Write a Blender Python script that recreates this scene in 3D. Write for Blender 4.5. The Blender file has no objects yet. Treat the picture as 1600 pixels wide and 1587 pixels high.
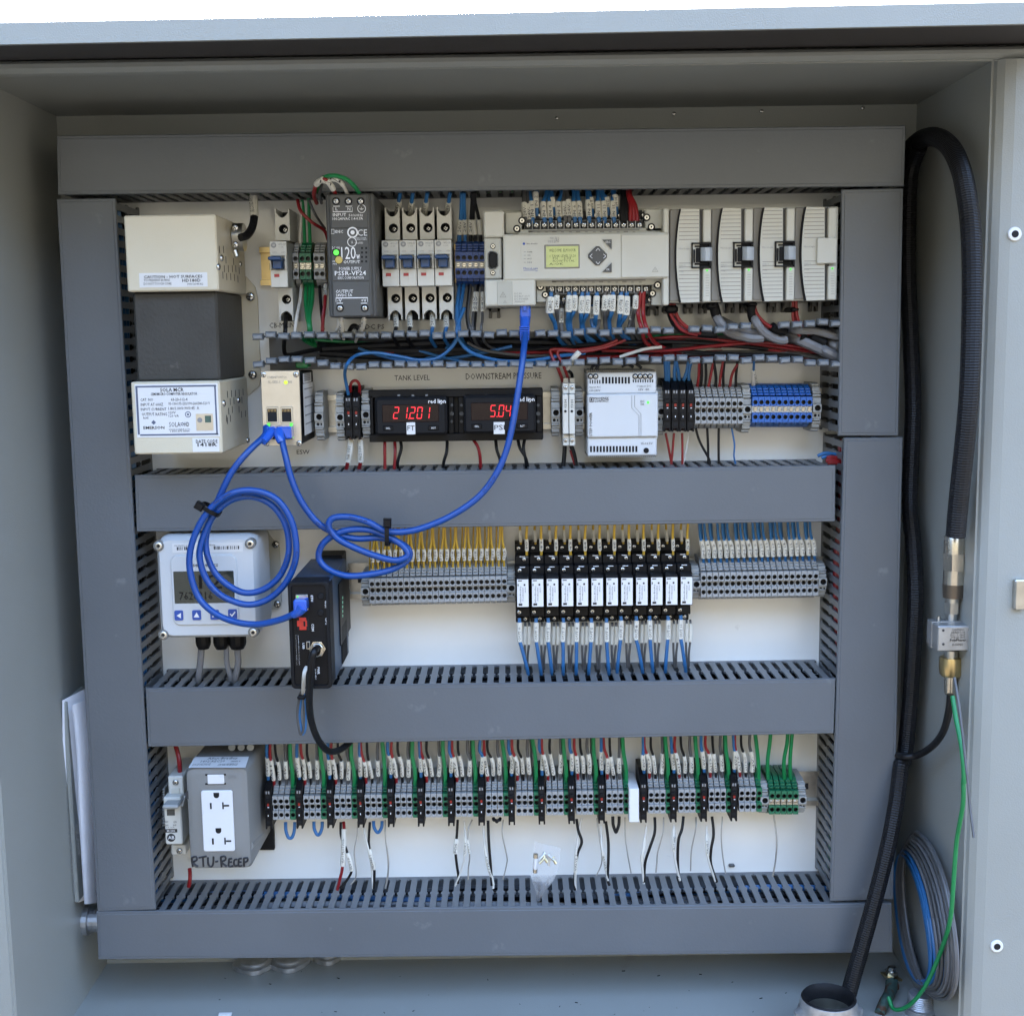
import bpy, bmesh, math, random
from mathutils import Vector, Matrix
random.seed(7)
scene = bpy.context.scene
COL = scene.collection

# ------------------------------------------------------------------ camera
CAM = Vector((0.0, -1.20775, 0.11826))
RM = Matrix(((0.999898944, 0.0142100654, -0.000419779),
             (-0.00231605513, 0.133694794, -0.991019847),
             (-0.0140263346, 0.990920671, 0.133714194)))
F = 1983.594
IW, IH = 1600.0, 1587.0
cd = bpy.data.cameras.new('camera'); cam = bpy.data.objects.new('camera', cd); COL.objects.link(cam)
cam.matrix_world = Matrix.Translation(CAM) @ RM.to_4x4()
cd.sensor_fit = 'HORIZONTAL'; cd.sensor_width = 36.0; cd.lens = F / IW * 36.0
cd.clip_start = 0.02; cd.clip_end = 500
scene.camera = cam

# ------------------------------------------------------------------ light
SUN_EL, SUN_AZ = 42.0, 6.0      # the sun stands behind the cabinet, a little to the left
w = bpy.data.worlds.new('World'); scene.world = w; w.use_nodes = True
nt = w.node_tree; bg = nt.nodes['Background']
sky = nt.nodes.new('ShaderNodeTexSky'); sky.sky_type = 'NISHITA'; sky.sun_disc = False
sky.sun_elevation = math.radians(SUN_EL); sky.sun_rotation = math.radians(-SUN_AZ)
sky.air_density = 1.0; sky.dust_density = 1.8; sky.ozone_density = 1.0
nt.links.new(sky.outputs[0], bg.inputs[0]); bg.inputs[1].default_value = 0.15
sl = bpy.data.lights.new('sun', 'SUN'); sl.energy = 4.0; sl.angle = math.radians(0.5); sl.color = (1.0, 0.94, 0.84)
so = bpy.data.objects.new('sun', sl); COL.objects.link(so)
el, az = math.radians(SUN_EL), math.radians(SUN_AZ)
sdir = Vector((-math.sin(az) * math.cos(el), math.cos(az) * math.cos(el), math.sin(el)))
so.rotation_euler = sdir.to_track_quat('Z', 'Y').to_euler(); so.location = sdir * 5
scene.view_settings.view_transform = 'Standard'; scene.view_settings.look = 'None'
scene.view_settings.exposure = 3.9; scene.view_settings.gamma = 1.0

# ------------------------------------------------------------------ measuring helpers
def ray(q):
    return RM @ Vector(((q[0] - IW / 2) / F, -(q[1] - IH / 2) / F, -1.0))
def P(q, d):                      # point of the cabinet at distance d in front of the mounting panel
    v = ray(q); return CAM + v * ((-d - CAM.y) / v.y)
def PZ(q, z):
    v = ray(q); return CAM + v * ((z - CAM.z) / v.z)
def PX(q, x):
    v = ray(q); return CAM + v * ((x - CAM.x) / v.x)
def MPP(d): return (1.2077 - d) / F * 1.005    # metres per unit at that distance
def view(x, y, s): return lambda u, v: (x + u / s, y + v / s)
Z1 = view(170, 270, 4); Z2 = view(490, 260, 5.333); Z3 = view(740, 280, 5); Z4 = view(1020, 280, 4)
Z5 = view(170, 500, 4); Z6 = view(500, 500, 4); Z7 = view(840, 500, 3.2); Z8 = view(200, 780, 3.81)
A1 = view(540, 800, 3.81); A2 = view(900, 800, 3.636); A3 = view(220, 1130, 4); A4 = view(600, 1130, 4)
A5 = view(940, 1130, 4); A6 = view(1240, 180, 3.053); A7 = view(1300, 780, 3.45); A8 = view(1200, 1180, 3.9)
B3 = view(0, 1000, 3.175)

# ------------------------------------------------------------------ materials
def lin(c):
    return tuple(((v / 255) / 12.92 if v / 255 <= 0.04045 else (((v / 255) + 0.055) / 1.055) ** 2.4) for v in c)
def mat(name, rgb, rough=0.5, metal=0.0, var=0.06, scale=25.0, bump=0.0, bscale=400.0, coat=0.0, emit=None, estr=0.0, spec=0.5, dirt=None, trans=0.0):
    m = bpy.data.materials.new(name); m.use_nodes = True
    t = m.node_tree; b = t.nodes['Principled BSDF']
    c = tuple(rgb)
    b.inputs['Roughness'].default_value = rough; b.inputs['Metallic'].default_value = metal
    b.inputs['Specular IOR Level'].default_value = spec
    b.inputs['Coat Weight'].default_value = coat
    b.inputs['Transmission Weight'].default_value = trans
    if emit:
        b.inputs['Emission Color'].default_value = (*emit, 1); b.inputs['Emission Strength'].default_value = estr
    tc = t.nodes.new('ShaderNodeTexCoord')
    n = t.nodes.new('ShaderNodeTexNoise'); n.inputs['Scale'].default_value = scale; n.inputs['Detail'].default_value = 6
    t.links.new(tc.outputs['Object'], n.inputs['Vector'])
    r = t.nodes.new('ShaderNodeMapRange'); r.inputs[1].default_value = 0.3; r.inputs[2].default_value = 0.7
    r.inputs[3].default_value = 1 - var; r.inputs[4].default_value = 1 + var
    t.links.new(n.outputs['Fac'], r.inputs[0])
    mx = t.nodes.new('ShaderNodeVectorMath'); mx.operation = 'SCALE'; mx.inputs[0].default_value = c
    t.links.new(r.outputs[0], mx.inputs['Scale'])
    last = mx.outputs[0]
    if dirt:
        dc, thr, ds = dirt
        n2 = t.nodes.new('ShaderNodeTexNoise'); n2.inputs['Scale'].default_value = ds; n2.inputs['Detail'].default_value = 8
        t.links.new(tc.outputs['Object'], n2.inputs['Vector'])
        r2 = t.nodes.new('ShaderNodeMapRange'); r2.inputs[1].default_value = thr; r2.inputs[2].default_value = thr + 0.06
        t.links.new(n2.outputs['Fac'], r2.inputs[0])
        mm = t.nodes.new('ShaderNodeMix'); mm.data_type = 'RGBA'; mm.inputs[7].default_value = (*dc, 1)
        t.links.new(r2.outputs[0], mm.inputs[0]); t.links.new(last, mm.inputs[6]); last = mm.outputs[2]
    t.links.new(last, b.inputs['Base Color'])
    rr = t.nodes.new('ShaderNodeMapRange'); rr.inputs[3].default_value = max(0.03, rough - 0.07); rr.inputs[4].default_value = min(1, rough + 0.08)
    t.links.new(n.outputs['Fac'], rr.inputs[0]); t.links.new(rr.outputs[0], b.inputs['Roughness'])
    if bump > 0:
        nb = t.nodes.new('ShaderNodeTexNoise'); nb.inputs['Scale'].default_value = bscale; nb.inputs['Detail'].default_value = 3
        t.links.new(tc.outputs['Object'], nb.inputs['Vector'])
        bp = t.nodes.new('ShaderNodeBump'); bp.inputs['Strength'].default_value = bump; bp.inputs['Distance'].default_value = 0.001
        t.links.new(nb.outputs['Fac'], bp.inputs['Height']); t.links.new(bp.outputs[0], b.inputs['Normal'])
    return m
M = {}
def dm(k, *a, **kw): M[k] = mat(k, *a, **kw)
dm('cabinet_paint', (0.285, 0.295, 0.272), 0.38, var=0.03, scale=8, bump=0.25, bscale=900, dirt=((0.25, 0.25, 0.23), 0.72, 14))
dm('hood_paint', (0.19, 0.172, 0.142), 0.45, var=0.04, scale=10, bump=0.2, bscale=600, dirt=((0.02, 0.015, 0.01), 0.73, 160))
dm('panel_white', (0.84, 0.84, 0.80), 0.16, var=0.03, scale=14, bump=0.06, bscale=30, coat=0.3, dirt=((0.62, 0.61, 0.57), 0.70, 38))
dm('duct_grey', (0.108, 0.119, 0.130), 0.36, var=0.06, scale=9, bump=0.12, bscale=500, dirt=((0.15, 0.16, 0.17), 0.69, 45))
dm('finger_grey', (0.145, 0.153, 0.16), 0.42, var=0.05, scale=30)
dm('tip_grey', (0.20, 0.22, 0.24), 0.35, var=0.08, scale=60)
dm('beige', (0.62, 0.56, 0.42), 0.42, var=0.025, scale=20, bump=0.15, bscale=900)
dm('core_steel', (0.042, 0.041, 0.037), 0.5, 0.1, var=0.16, scale=30, bump=0.3, bscale=350, dirt=((0.085, 0.082, 0.074), 0.69, 60))
dm('cast_metal', (0.36, 0.36, 0.35), 0.42, 0.7, var=0.15, scale=70, bump=0.2, bscale=500)
dm('white_label', (0.70, 0.70, 0.69), 0.45, var=0.02)
dm('sleeve', (0.66, 0.64, 0.56), 0.5, var=0.06, scale=80)
dm('ink', (0.015, 0.015, 0.018), 0.5)
dm('ink_grey', (0.25, 0.25, 0.25), 0.5)
dm('ink_white', (0.80, 0.80, 0.80), 0.5)
dm('ink_blue', (0.03, 0.08, 0.35), 0.5)
dm('frame_ink', (0.10, 0.12, 0.18), 0.5)
dm('ink_red', (0.6, 0.03, 0.03), 0.5)
dm('plc_grey', (0.44, 0.435, 0.375), 0.45, var=0.03, bump=0.1, bscale=1200)
dm('plc_light', (0.54, 0.53, 0.46), 0.45, var=0.03, bump=0.1, bscale=1200)
dm('plc_dark', (0.22, 0.21, 0.185), 0.5, var=0.05)
dm('breaker_grey', (0.60, 0.595, 0.54), 0.42, var=0.03)
dm('psu_grey', (0.072, 0.073, 0.070), 0.5, var=0.05, bump=0.15, bscale=1500)
dm('black', (0.005, 0.005, 0.006), 0.45, spec=0.22, var=0.15, scale=60)
dm('black_soft', (0.008, 0.008, 0.009), 0.6, spec=0.22, var=0.15, scale=60, bump=0.1, bscale=800)
dm('void', (0.004, 0.004, 0.005), 0.8)
dm('slot_shadow', (0.03, 0.03, 0.032), 0.7)
dm('metal', (0.62, 0.62, 0.60), 0.24, 1.0, var=0.1, scale=120, bump=0.1, bscale=600)
dm('zinc', (0.55, 0.54, 0.50), 0.3, 1.0, var=0.12, scale=60, bump=0.12, bscale=500)
dm('galvanised', (0.45, 0.46, 0.47), 0.45, 0.8, var=0.25, scale=90, bump=0.3, bscale=300)
dm('brass', (0.62, 0.48, 0.24), 0.3, 1.0, var=0.12, scale=60)
dm('nickel', (0.60, 0.56, 0.48), 0.25, 1.0, var=0.12, scale=60)
dm('silver_plate', (0.62, 0.58, 0.50), 0.34, 0.85, var=0.08, scale=50, bump=0.1, bscale=900)
dm('terminal_grey', (0.30, 0.305, 0.30), 0.42, var=0.05, scale=60)
dm('terminal_blue', (0.015, 0.11, 0.40), 0.35, var=0.08, scale=60)
dm('terminal_navy', (0.015, 0.06, 0.24), 0.35, var=0.08, scale=60)
dm('terminal_green', (0.01, 0.13, 0.06), 0.38, var=0.08, scale=60)
dm('clamp_grey', (0.32, 0.325, 0.31), 0.42, var=0.05, scale=60)
dm('toggle_blue', (0.016, 0.055, 0.15), 0.35, var=0.05)
dm('flag_red', (0.35, 0.03, 0.03), 0.4)
dm('led_red', (0.28, 0.012, 0.008), 0.3)
dm('led_green', (0.06, 0.4, 0.06), 0.3, emit=(0.15, 1.0, 0.1), estr=0.06)
dm('led_dim', (0.35, 0.80, 0.55), 0.3)
dm('led_yellow', (0.4, 0.5, 0.05), 0.3, emit=(0.6, 1.0, 0.05), estr=0.06)
dm('trim_yellow', (0.55, 0.42, 0.12), 0.3)
dm('digit_red', (0.3, 0.01, 0.015), 0.3, emit=(1.0, 0.025, 0.05), estr=0.075)
dm('display_dark', (0.010, 0.003, 0.005), 0.12, spec=0.25)
dm('lcd', (0.33, 0.36, 0.17), 0.2, var=0.06, scale=200, coat=0.4, emit=(0.5, 0.6, 0.15), estr=0.02)
dm('lcd_dark', (0.028, 0.036, 0.028), 0.2, var=0.06, scale=60, coat=0.5)
dm('ethernet_blue', (0.006, 0.060, 0.28), 0.30, var=0.06, scale=60, bump=0.08, bscale=400)
dm('plug_blue', (0.02, 0.10, 0.50), 0.22, var=0.1, scale=60, coat=0.3)
dm('wire_blue', (0.025, 0.13, 0.32), 0.35, var=0.1, scale=80)
dm('wire_red', (0.24, 0.010, 0.013), 0.35, var=0.1, scale=80)
dm('wire_black', (0.008, 0.008, 0.009), 0.4, spec=0.3, var=0.2, scale=80)
dm('wire_grey', (0.085, 0.085, 0.085), 0.38, var=0.15, scale=80)
dm('wire_green', (0.01, 0.20, 0.06), 0.35, var=0.1, scale=80)
dm('wire_white', (0.62, 0.60, 0.54), 0.4, var=0.1, scale=80)
dm('wire_yellow', (0.52, 0.34, 0.04), 0.38, var=0.12, scale=80)
dm('wire_bare', (0.38, 0.37, 0.34), 0.4, 0.5, var=0.1, scale=80)
dm('coil_grey', (0.13, 0.13, 0.135), 0.4, var=0.1)
dm('cable_grey', (0.19, 0.19, 0.195), 0.42, var=0.08, scale=60)
dm('cable_black', (0.007, 0.007, 0.008), 0.42, spec=0.3, var=0.25, scale=50, bump=0.25, bscale=250)
dm('ribbon', (0.45, 0.48, 0.50), 0.45, var=0.05)
dm('red_jack', (0.55, 0.03, 0.02), 0.35)
dm('navy_plastic', (0.018, 0.045, 0.085), 0.42, var=0.1, bump=0.1, bscale=900)
dm('housing_white', (0.58, 0.60, 0.61), 0.3, var=0.02, bump=0.05, bscale=900)
dm('socket_grey', (0.20, 0.20, 0.19), 0.5, var=0.04, bump=0.1, bscale=900)
dm('outlet_white', (0.68, 0.69, 0.70), 0.28, var=0.02)
dm('paper', (0.80, 0.81, 0.85), 0.7, var=0.03, scale=40, bump=0.1, bscale=80)
dm('corroded', (0.07, 0.12, 0.10), 0.5, 0.5, var=0.4, scale=120, bump=0.4, bscale=300, dirt=((0.10, 0.05, 0.03), 0.5, 90))
dm('jacket_print', (0.003, 0.012, 0.06), 0.5)
dm('soffit_dark', (0.035, 0.03, 0.027), 0.85, var=0.2, scale=90, bump=0.4, bscale=900)  # dark brown, used on the soffit
dm('ground', (0.03, 0.026, 0.02), 0.9, var=0.25, scale=3, bump=0.4, bscale=40)
dm('added_slope', (0.045, 0.042, 0.03), 0.95, var=0.4, scale=0.3)
m = mat('clear_plastic', (0.92, 0.93, 0.95), 0.12, bump=0.5, bscale=110, trans=0.85)
M['clear_plastic'] = m; m.node_tree.nodes['Principled BSDF'].inputs['IOR'].default_value = 1.12
m.node_tree.nodes['Principled BSDF'].inputs['Alpha'].default_value = 0.55

# ------------------------------------------------------------------ objects
def top(o, label, cat, group=None):
    o['label'] = label; o['category'] = cat
    if group: o['group'] = group
    return o
def thing(name, label, cat, loc=(0, 0, 0), group=None):
    o = bpy.data.objects.new(name, None); COL.objects.link(o); o.location = loc
    o.empty_display_size = 0.01
    return top(o, label, cat, group)
def oloc(o):
    v = Vector((0, 0, 0))
    while o is not None: v += Vector(o.location); o = o.parent
    return v
class MB:
    def __init__(s): s.v = []; s.f = []; s.m = []; s.sm = []
    def add(s, vs, fs, m=0, smooth=False):
        b = len(s.v); s.v += [tuple(v) for v in vs]
        for f in fs: s.f.append(tuple(i + b for i in f)); s.m.append(m); s.sm.append(smooth)
    def hull(s, A, B, m=0, smooth=False, caps=True):      # two loops of equal count
        n = len(A); s.add(list(A) + list(B), [(i, (i + 1) % n, n + (i + 1) % n, n + i) for i in range(n)], m, smooth)
        if caps: s.add(A, [tuple(range(n))[::-1]], m); s.add(B, [tuple(range(n))], m)
    def loft(s, loops, m=0, smooth=False, caps=True):
        n = len(loops[0]); vs = [v for L in loops for v in L]; fs = []
        for k in range(len(loops) - 1):
            for i in range(n): fs.append((k * n + i, k * n + (i + 1) % n, (k + 1) * n + (i + 1) % n, (k + 1) * n + i))
        s.add(vs, fs, m, smooth)
        if caps: s.add(loops[0], [tuple(range(n))[::-1]], m); s.add(loops[-1], [tuple(range(n))], m)
    def box(s, x0, x1, z0, z1, d0, d1, c=0.0, m=0):        # d1 = front; front edges chamfered by c
        if x0 > x1: x0, x1 = x1, x0
        if z0 > z1: z0, z1 = z1, z0
        R = lambda x0, x1, z0, z1, d, k: [(x0 + k, -d, z0), (x1 - k, -d, z0), (x1, -d, z0 + k), (x1, -d, z1 - k), (x1 - k, -d, z1), (x0 + k, -d, z1), (x0, -d, z1 - k), (x0, -d, z0 + k)]
        if c > 0:
            c = min(c, (x1 - x0) / 3, (z1 - z0) / 3)
            s.loft([R(x0, x1, z0, z1, d0, c), R(x0, x1, z0, z1, d1 - c, c), R(x0 + c, x1 - c, z0 + c, z1 - c, d1, c * 0.5)], m)
        else:
            q = lambda d: [(x0, -d, z0), (x1, -d, z0), (x1, -d, z1), (x0, -d, z1)]
            s.hull(q(d0), q(d1), m)
    def pb(s, q0, q1, d0, d1, c=0.0, m=0):
        a, b = P(q0, d1), P(q1, d1); s.box(a.x, b.x, b.z, a.z, d0, d1, c, m)
    def cyl(s, x, z, r, d0, d1, n=12, m=0, c=0.0, smooth=True):
        C = lambda r, d: [(x + r * math.cos(2 * math.pi * i / n), -d, z + r * math.sin(2 * math.pi * i / n)) for i in range(n)]
        L = [C(r, d0), C(r, d1 - c)] + ([C(r - c, d1)] if c else [])
        s.loft(L, m, smooth)
    def prism(s, pts, a, b, axis='x', m=0):                # pts = (d,z) for x; (x,z) for d; (x,d) for z
        if axis == 'x': A = [(a, -d, z) for d, z in pts]; B = [(b, -d, z) for d, z in pts]
        elif axis == 'd': A = [(x, -a, z) for x, z in pts]; B = [(x, -b, z) for x, z in pts]
        else: A = [(x, -d, a) for x, d in pts]; B = [(x, -d, b) for x, d in pts]
        s.hull(A, B, m)
    def holeface(s, x0, x1, z0, z1, d, cx, cz, r, depth, m=0, mi=1, n=12):   # a face with a round recess in it
        ring = [(cx + r * math.cos(2 * math.pi * i / n), -d, cz + r * math.sin(2 * math.pi * i / n)) for i in range(n)]
        out = []
        for i in range(n):
            a = 2 * math.pi * i / n; ca, sa = math.cos(a), math.sin(a)
            t = min(((x1 - cx) / ca if ca > 1e-6 else (x0 - cx) / ca if ca < -1e-6 else 9), ((z1 - cz) / sa if sa > 1e-6 else (z0 - cz) / sa if sa < -1e-6 else 9))
            out.append((cx + ca * t, -d, cz + sa * t))
        s.add(out + ring, [(i, (i + 1) % n, n + (i + 1) % n, n + i) for i in range(n)], m)
        for (x, z) in ((x0, z0), (x1, z0), (x1, z1), (x0, z1)):
            a = math.atan2(z - cz, x - cx) % (2 * math.pi); k = int(a / (2 * math.pi) * n) % n
            s.add([(x, -d, z), out[k], out[(k + 1) % n]], [(0, 1, 2)], m)
        back = [(x, -(d - depth), z) for x, _, z in ring]
        s.add(ring + back, [(i, (i + 1) % n, n + (i + 1) % n, n + i) for i in range(n)], mi, True)
        s.add(back, [tuple(range(n))], mi)
    def tube(s, pts, r, n=8, m=0, caps=True, r1=None):
        N = len(pts); loops = []; up = Vector((0.13, -0.9, 0.21)).normalized(); prev = None
        for i, p in enumerate(pts):
            t = (pts[min(i + 1, N - 1)] - pts[max(i - 1, 0)])
            t = t.normalized() if t.length > 1e-9 else Vector((0, 0, 1))
            if prev is None:
                a = up - t * up.dot(t)
                if a.length < 0.1: a = Vector((1, 0, 0)) - t * t.x
            else: a = prev - t * prev.dot(t)
            a.normalize(); prev = a; b = t.cross(a)
            rr = r if r1 is None else r + (r1 - r) * i / (N - 1)
            loops.append([p + (a * math.cos(2 * math.pi * k / n) + b * math.sin(2 * math.pi * k / n)) * rr for k in range(n)])
        s.loft(loops, m, True, caps)
    def quad(s, a, b, c, d, m=0): s.add([a, b, c, d], [(0, 1, 2, 3)], m)
    def build(s, name, mats, parent=None, smooth=None):
        me = bpy.data.meshes.new(name)
        off = oloc(parent) if parent is not None else Vector((0, 0, 0))
        me.from_pydata([(v[0] - off.x, v[1] - off.y, v[2] - off.z) for v in s.v], [], s.f)
        for k in (mats if isinstance(mats, (list, tuple)) else [mats]): me.materials.append(M[k] if isinstance(k, str) else k)
        me.polygons.foreach_set('material_index', s.m); me.polygons.foreach_set('use_smooth', s.sm)
        bm = bmesh.new(); bm.from_mesh(me); bmesh.ops.remove_doubles(bm, verts=bm.verts, dist=1e-7)
        bmesh.ops.recalc_face_normals(bm, faces=bm.faces); bm.to_mesh(me); bm.free()
        if any(s.sm): me.set_sharp_from_angle(angle=math.radians(40))
        me.update()
        o = bpy.data.objects.new(name, me); COL.objects.link(o)
        if parent is not None: o.parent = parent
        return o
def part(parent, name, mats, fn):
    b = MB(); fn(b); return b.build(name, mats, parent)
def pbox(parent, name, m, q0, q1, d0, d1, c=0.0004):
    b = MB(); b.pb(q0, q1, d0, d1, c); return b.build(name, m, parent)
KIDS = {}
def copytree(root, loc, label=None, group=None):
    if root not in KIDS:
        KIDS[root] = [(c, list(c.children)) for c in root.children]
    r = root.copy(); COL.objects.link(r); r.location = loc
    if label: r['label'] = label
    if group: r['group'] = group
    for ch, gs in KIDS[root]:
        c = ch.copy(); COL.objects.link(c); c.parent = r
        for g in gs: k = g.copy(); COL.objects.link(k); k.parent = c
    return r

# unit pieces shared by many parts
def unit(fn, mats, name='piece'):
    b = MB(); fn(b); o = b.build(name, mats); me = o.data; bpy.data.objects.remove(o); return me
def _screw(b):
    n = 14
    C = lambda r, d: [(r * math.cos(2 * math.pi * i / n), -d, r * math.sin(2 * math.pi * i / n)) for i in range(n)]
    b.loft([C(1, 0), C(1, 0.25), C(0.86, 0.5), C(0.55, 0.62)], 0, True)
    b.box(-0.62, 0.62, -0.11, 0.11, 0.55, 0.66, 0, 1); b.box(-0.11, 0.11, -0.62, 0.62, 0.55, 0.665, 0, 1)
SCREW = unit(_screw, ['metal', 'void'], 'screw')
def _hexs(b):
    n = 16
    C = lambda r, d: [(r * math.cos(2 * math.pi * i / n), -d, r * math.sin(2 * math.pi * i / n)) for i in range(n)]
    b.loft([C(1, 0), C(1, 0.5), C(0.85, 0.6), C(0.5, 0.6), C(0.45, 0.2)], 0, True); b.cyl(0, 0, 0.45, 0.2, 0.25, 6, 1)
HEXSCREW = unit(_hexs, ['metal', 'void'], 'hex_screw')
def place(me, name, parent, pos, r, rot=0.0, rx=0.0, rz=0.0, label=None):
    o = bpy.data.objects.new(name, me); COL.objects.link(o); o.parent = parent
    o.location = pos - (oloc(parent) if parent is not None else Vector((0, 0, 0)))
    o.scale = (r, r, r) if not isinstance(r, tuple) else r
    o.rotation_euler = (rx, rot, rz)
    if label: o['label'] = label
    return o
def screw(parent, q, d, rpx, me=None, name='screw'):
    return place(me or SCREW, name, parent, P(q, d), rpx * MPP(d), random.uniform(-.7, .7))

# ------------------------------------------------------------------ lettering
TX = {}
def glyphs(s, bold=0.0):
    k = (s, bold)
    if k not in TX:
        c = bpy.data.curves.new('t', 'FONT'); c.body = s; c.size = 1; c.resolution_u = 1 if len(s) > 3 else 2; c.offset = bold
        o = bpy.data.objects.new('t', c); me = bpy.data.meshes.new_from_object(o)
        vs = [(v.co.x, v.co.y) for v in me.vertices]; fs = [tuple(p.vertices) for p in me.polygons]
        bpy.data.objects.remove(o); bpy.data.curves.remove(c); bpy.data.meshes.remove(me)
        x0 = min(v[0] for v in vs); x1 = max(v[0] for v in vs); y0 = min(v[1] for v in vs); y1 = max(v[1] for v in vs)
        TX[k] = ([((x - x0) / (x1 - x0), (y - y0) / (y1 - y0)) for x, y in vs], fs)
    return TX[k]
def put(b, s, o, u, v, m=0, bold=0.0):                       # lower-left corner o, width vector u, height vector v
    vs, fs = glyphs(s, bold); b.add([o + u * x + v * y for x, y in vs], fs, m)
def tx(b, s, q0, q1, d, m=0, bold=0.0, ang=0.0):               # fit between two measured corners on the plane at d
    a, c = P(q0, d), P(q1, d); ce = (a + c) / 2; W, H = abs(c.x - a.x), abs(a.z - c.z)
    if ang in (90, -90): W, H = H, W
    r = math.radians(ang); u = Vector((math.cos(r), 0, math.sin(r))) * W; v = Vector((-math.sin(r), 0, math.cos(r))) * H
    put(b, s, ce - u / 2 - v / 2, u, v, m, bold)
def words(parent, name, m, items, d, bold=0.0):
    b = MB()
    for it in items: tx(b, it[0], it[1], it[2], d, 0, it[4] if len(it) > 4 else bold, it[3] if len(it) > 3 else 0)
    return b.build(name, m, parent)

# ------------------------------------------------------------------ wires
def spline(pts, seg=6):
    if len(pts) == 2: return [pts[0].lerp(pts[1], i / seg) for i in range(seg + 1)]
    out = []; n = len(pts)
    for i in range(n - 1):
        p0 = pts[max(i - 1, 0)]; p1 = pts[i]; p2 = pts[i + 1]; p3 = pts[min(i + 2, n - 1)]
        for k in range(seg):
            t = k / seg
            out.append(0.5 * ((2 * p1) + (p2 - p0) * t + (2 * p0 - 5 * p1 + 4 * p2 - p3) * t * t + (3 * p1 - p0 - 3 * p2 + p3) * t ** 3))
    out.append(pts[-1]); return out
def sub(path, a, b, n=5):
    L = [0.0]
    for i in range(len(path) - 1): L.append(L[-1] + (path[i + 1] - path[i]).length)
    def at(t):
        s = t * L[-1]
        for i in range(len(path) - 1):
            if L[i + 1] >= s: return path[i].lerp(path[i + 1], (s - L[i]) / max(1e-9, L[i + 1] - L[i]))
        return path[-1].copy()
    return [at(a + (b - a) * k / n) for k in range(n + 1)]
def PS(q, d, m=0.017):            # right-hand things keep clear of the side wall
    v = P(q, d)
    return PX(q, 0.385 - m) if q[0] > 1400 and v.x > 0.385 - m else v
STUFF = {}
def add_stuff(key, mkey, path, r, n, tags):
    mats, b = STUFF.setdefault(key, ([], MB()))
    for k in (mkey, 'sleeve'):
        if k not in mats: mats.append(k)
    b.tube(path, r, n, mats.index(mkey))
    for tg in tags: b.tube(sub(path, tg[0], tg[1]), r * (tg[3] if len(tg) > 3 else 1.5), 8, mats.index('sleeve'))
def ribbed(label, pts, rpx, step=0.0011):
    path = spline([PS(q, d) for q, d in pts], 24); out = [path[0]]; acc = 0.0
    for a, c in zip(path, path[1:]):
        L = (c - a).length; t = step - acc
        while t < L: out.append(a.lerp(c, t / L)); t += step
        acc = (acc + L) % step
    r = rpx * MPP(pts[len(pts) // 2][1]); b = MB(); loops = []; prev = Vector((0, -1, 0)); N = len(out)
    for i, p in enumerate(out):
        t = (out[min(i + 1, N - 1)] - out[max(i - 1, 0)]).normalized(); a = prev - t * prev.dot(t); a.normalize(); prev = a; w_ = t.cross(a)
        rr_ = r * (1.0 if i % 2 else 0.95); loops.append([p + (a * math.cos(math.tau * k / 14) + w_ * math.sin(math.tau * k / 14)) * rr_ for k in range(14)])
    b.loft(loops, 0, False); o = b.build('cable', 'cable_black'); return top(o, label, 'cable')
def flush_stuff(key, label):
    mats, b = STUFF.pop(key); o = b.build('small_wires', mats); o['kind'] = 'stuff'; o['label'] = label; o['category'] = 'wires'; return o
def wire(name, label, mkey, pts, rpx, tags=(), group=None, cat='wire', seg=6, n=8, extra=None, stuff=None):
    """pts = (q, d); tags = (from, to, text) along the length"""
    W = [PS(q, d) for q, d in pts]; path = spline(W, seg); r = rpx * MPP(pts[len(pts) // 2][1])
    if stuff: return add_stuff(stuff, mkey, path, r, n, tags)
    if tags or extra:
        t = thing(name, label, cat, W[0], group)
        b = MB(); b.tube(path, r, n); b.build('insulation', mkey, t)
        for tg in tags:
            a, c, s = tg[:3]; k = tg[3] if len(tg) > 3 else 1.5
            sp = sub(path, a, c); rr = r * k
            b = MB(); b.tube(sp, rr, 8); so_ = b.build('marker_sleeve', 'sleeve', t)
            if s:
                u = sp[-1] - sp[0]; u.y = 0; ln = u.length
                if ln < 1e-5: continue
                u /= ln
                if u.z < 0 and not (len(tg) > 4): u = -u
                v = Vector((-u.z, 0, u.x)); ce = (sp[0] + sp[-1]) / 2; ce = sp[len(sp) // 2] * 0.6 + ce * 0.4
                dmax = min(p.y for p in sp)
                ce = Vector((ce.x, dmax - rr * 1.04, ce.z)); b = MB()
                put(b, s, ce - u * ln * 0.34 - v * rr * 0.48, u * ln * 0.68, v * rr * 0.96); b.build('lettering', 'ink', so_)
        return t
    b = MB(); b.tube(path, r, n); o = b.build(name, mkey); return top(o, label, cat, group)
ORD = ['first', 'second', 'third', 'fourth', 'fifth', 'sixth', 'seventh', 'eighth', 'ninth', 'tenth', 'eleventh', 'twelfth', 'thirteenth', 'fourteenth', 'fifteenth', 'sixteenth', 'seventeenth', 'eighteenth', 'nineteenth', 'twentieth', 'twenty-first', 'twenty-second', 'twenty-third', 'twenty-fourth']
def ln(qa, qb, t): return (qa[0] + (qb[0] - qa[0]) * t, qa[1] + (qb[1] - qa[1]) * t)
def struct(o): o['kind'] = 'structure'; return o
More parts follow.
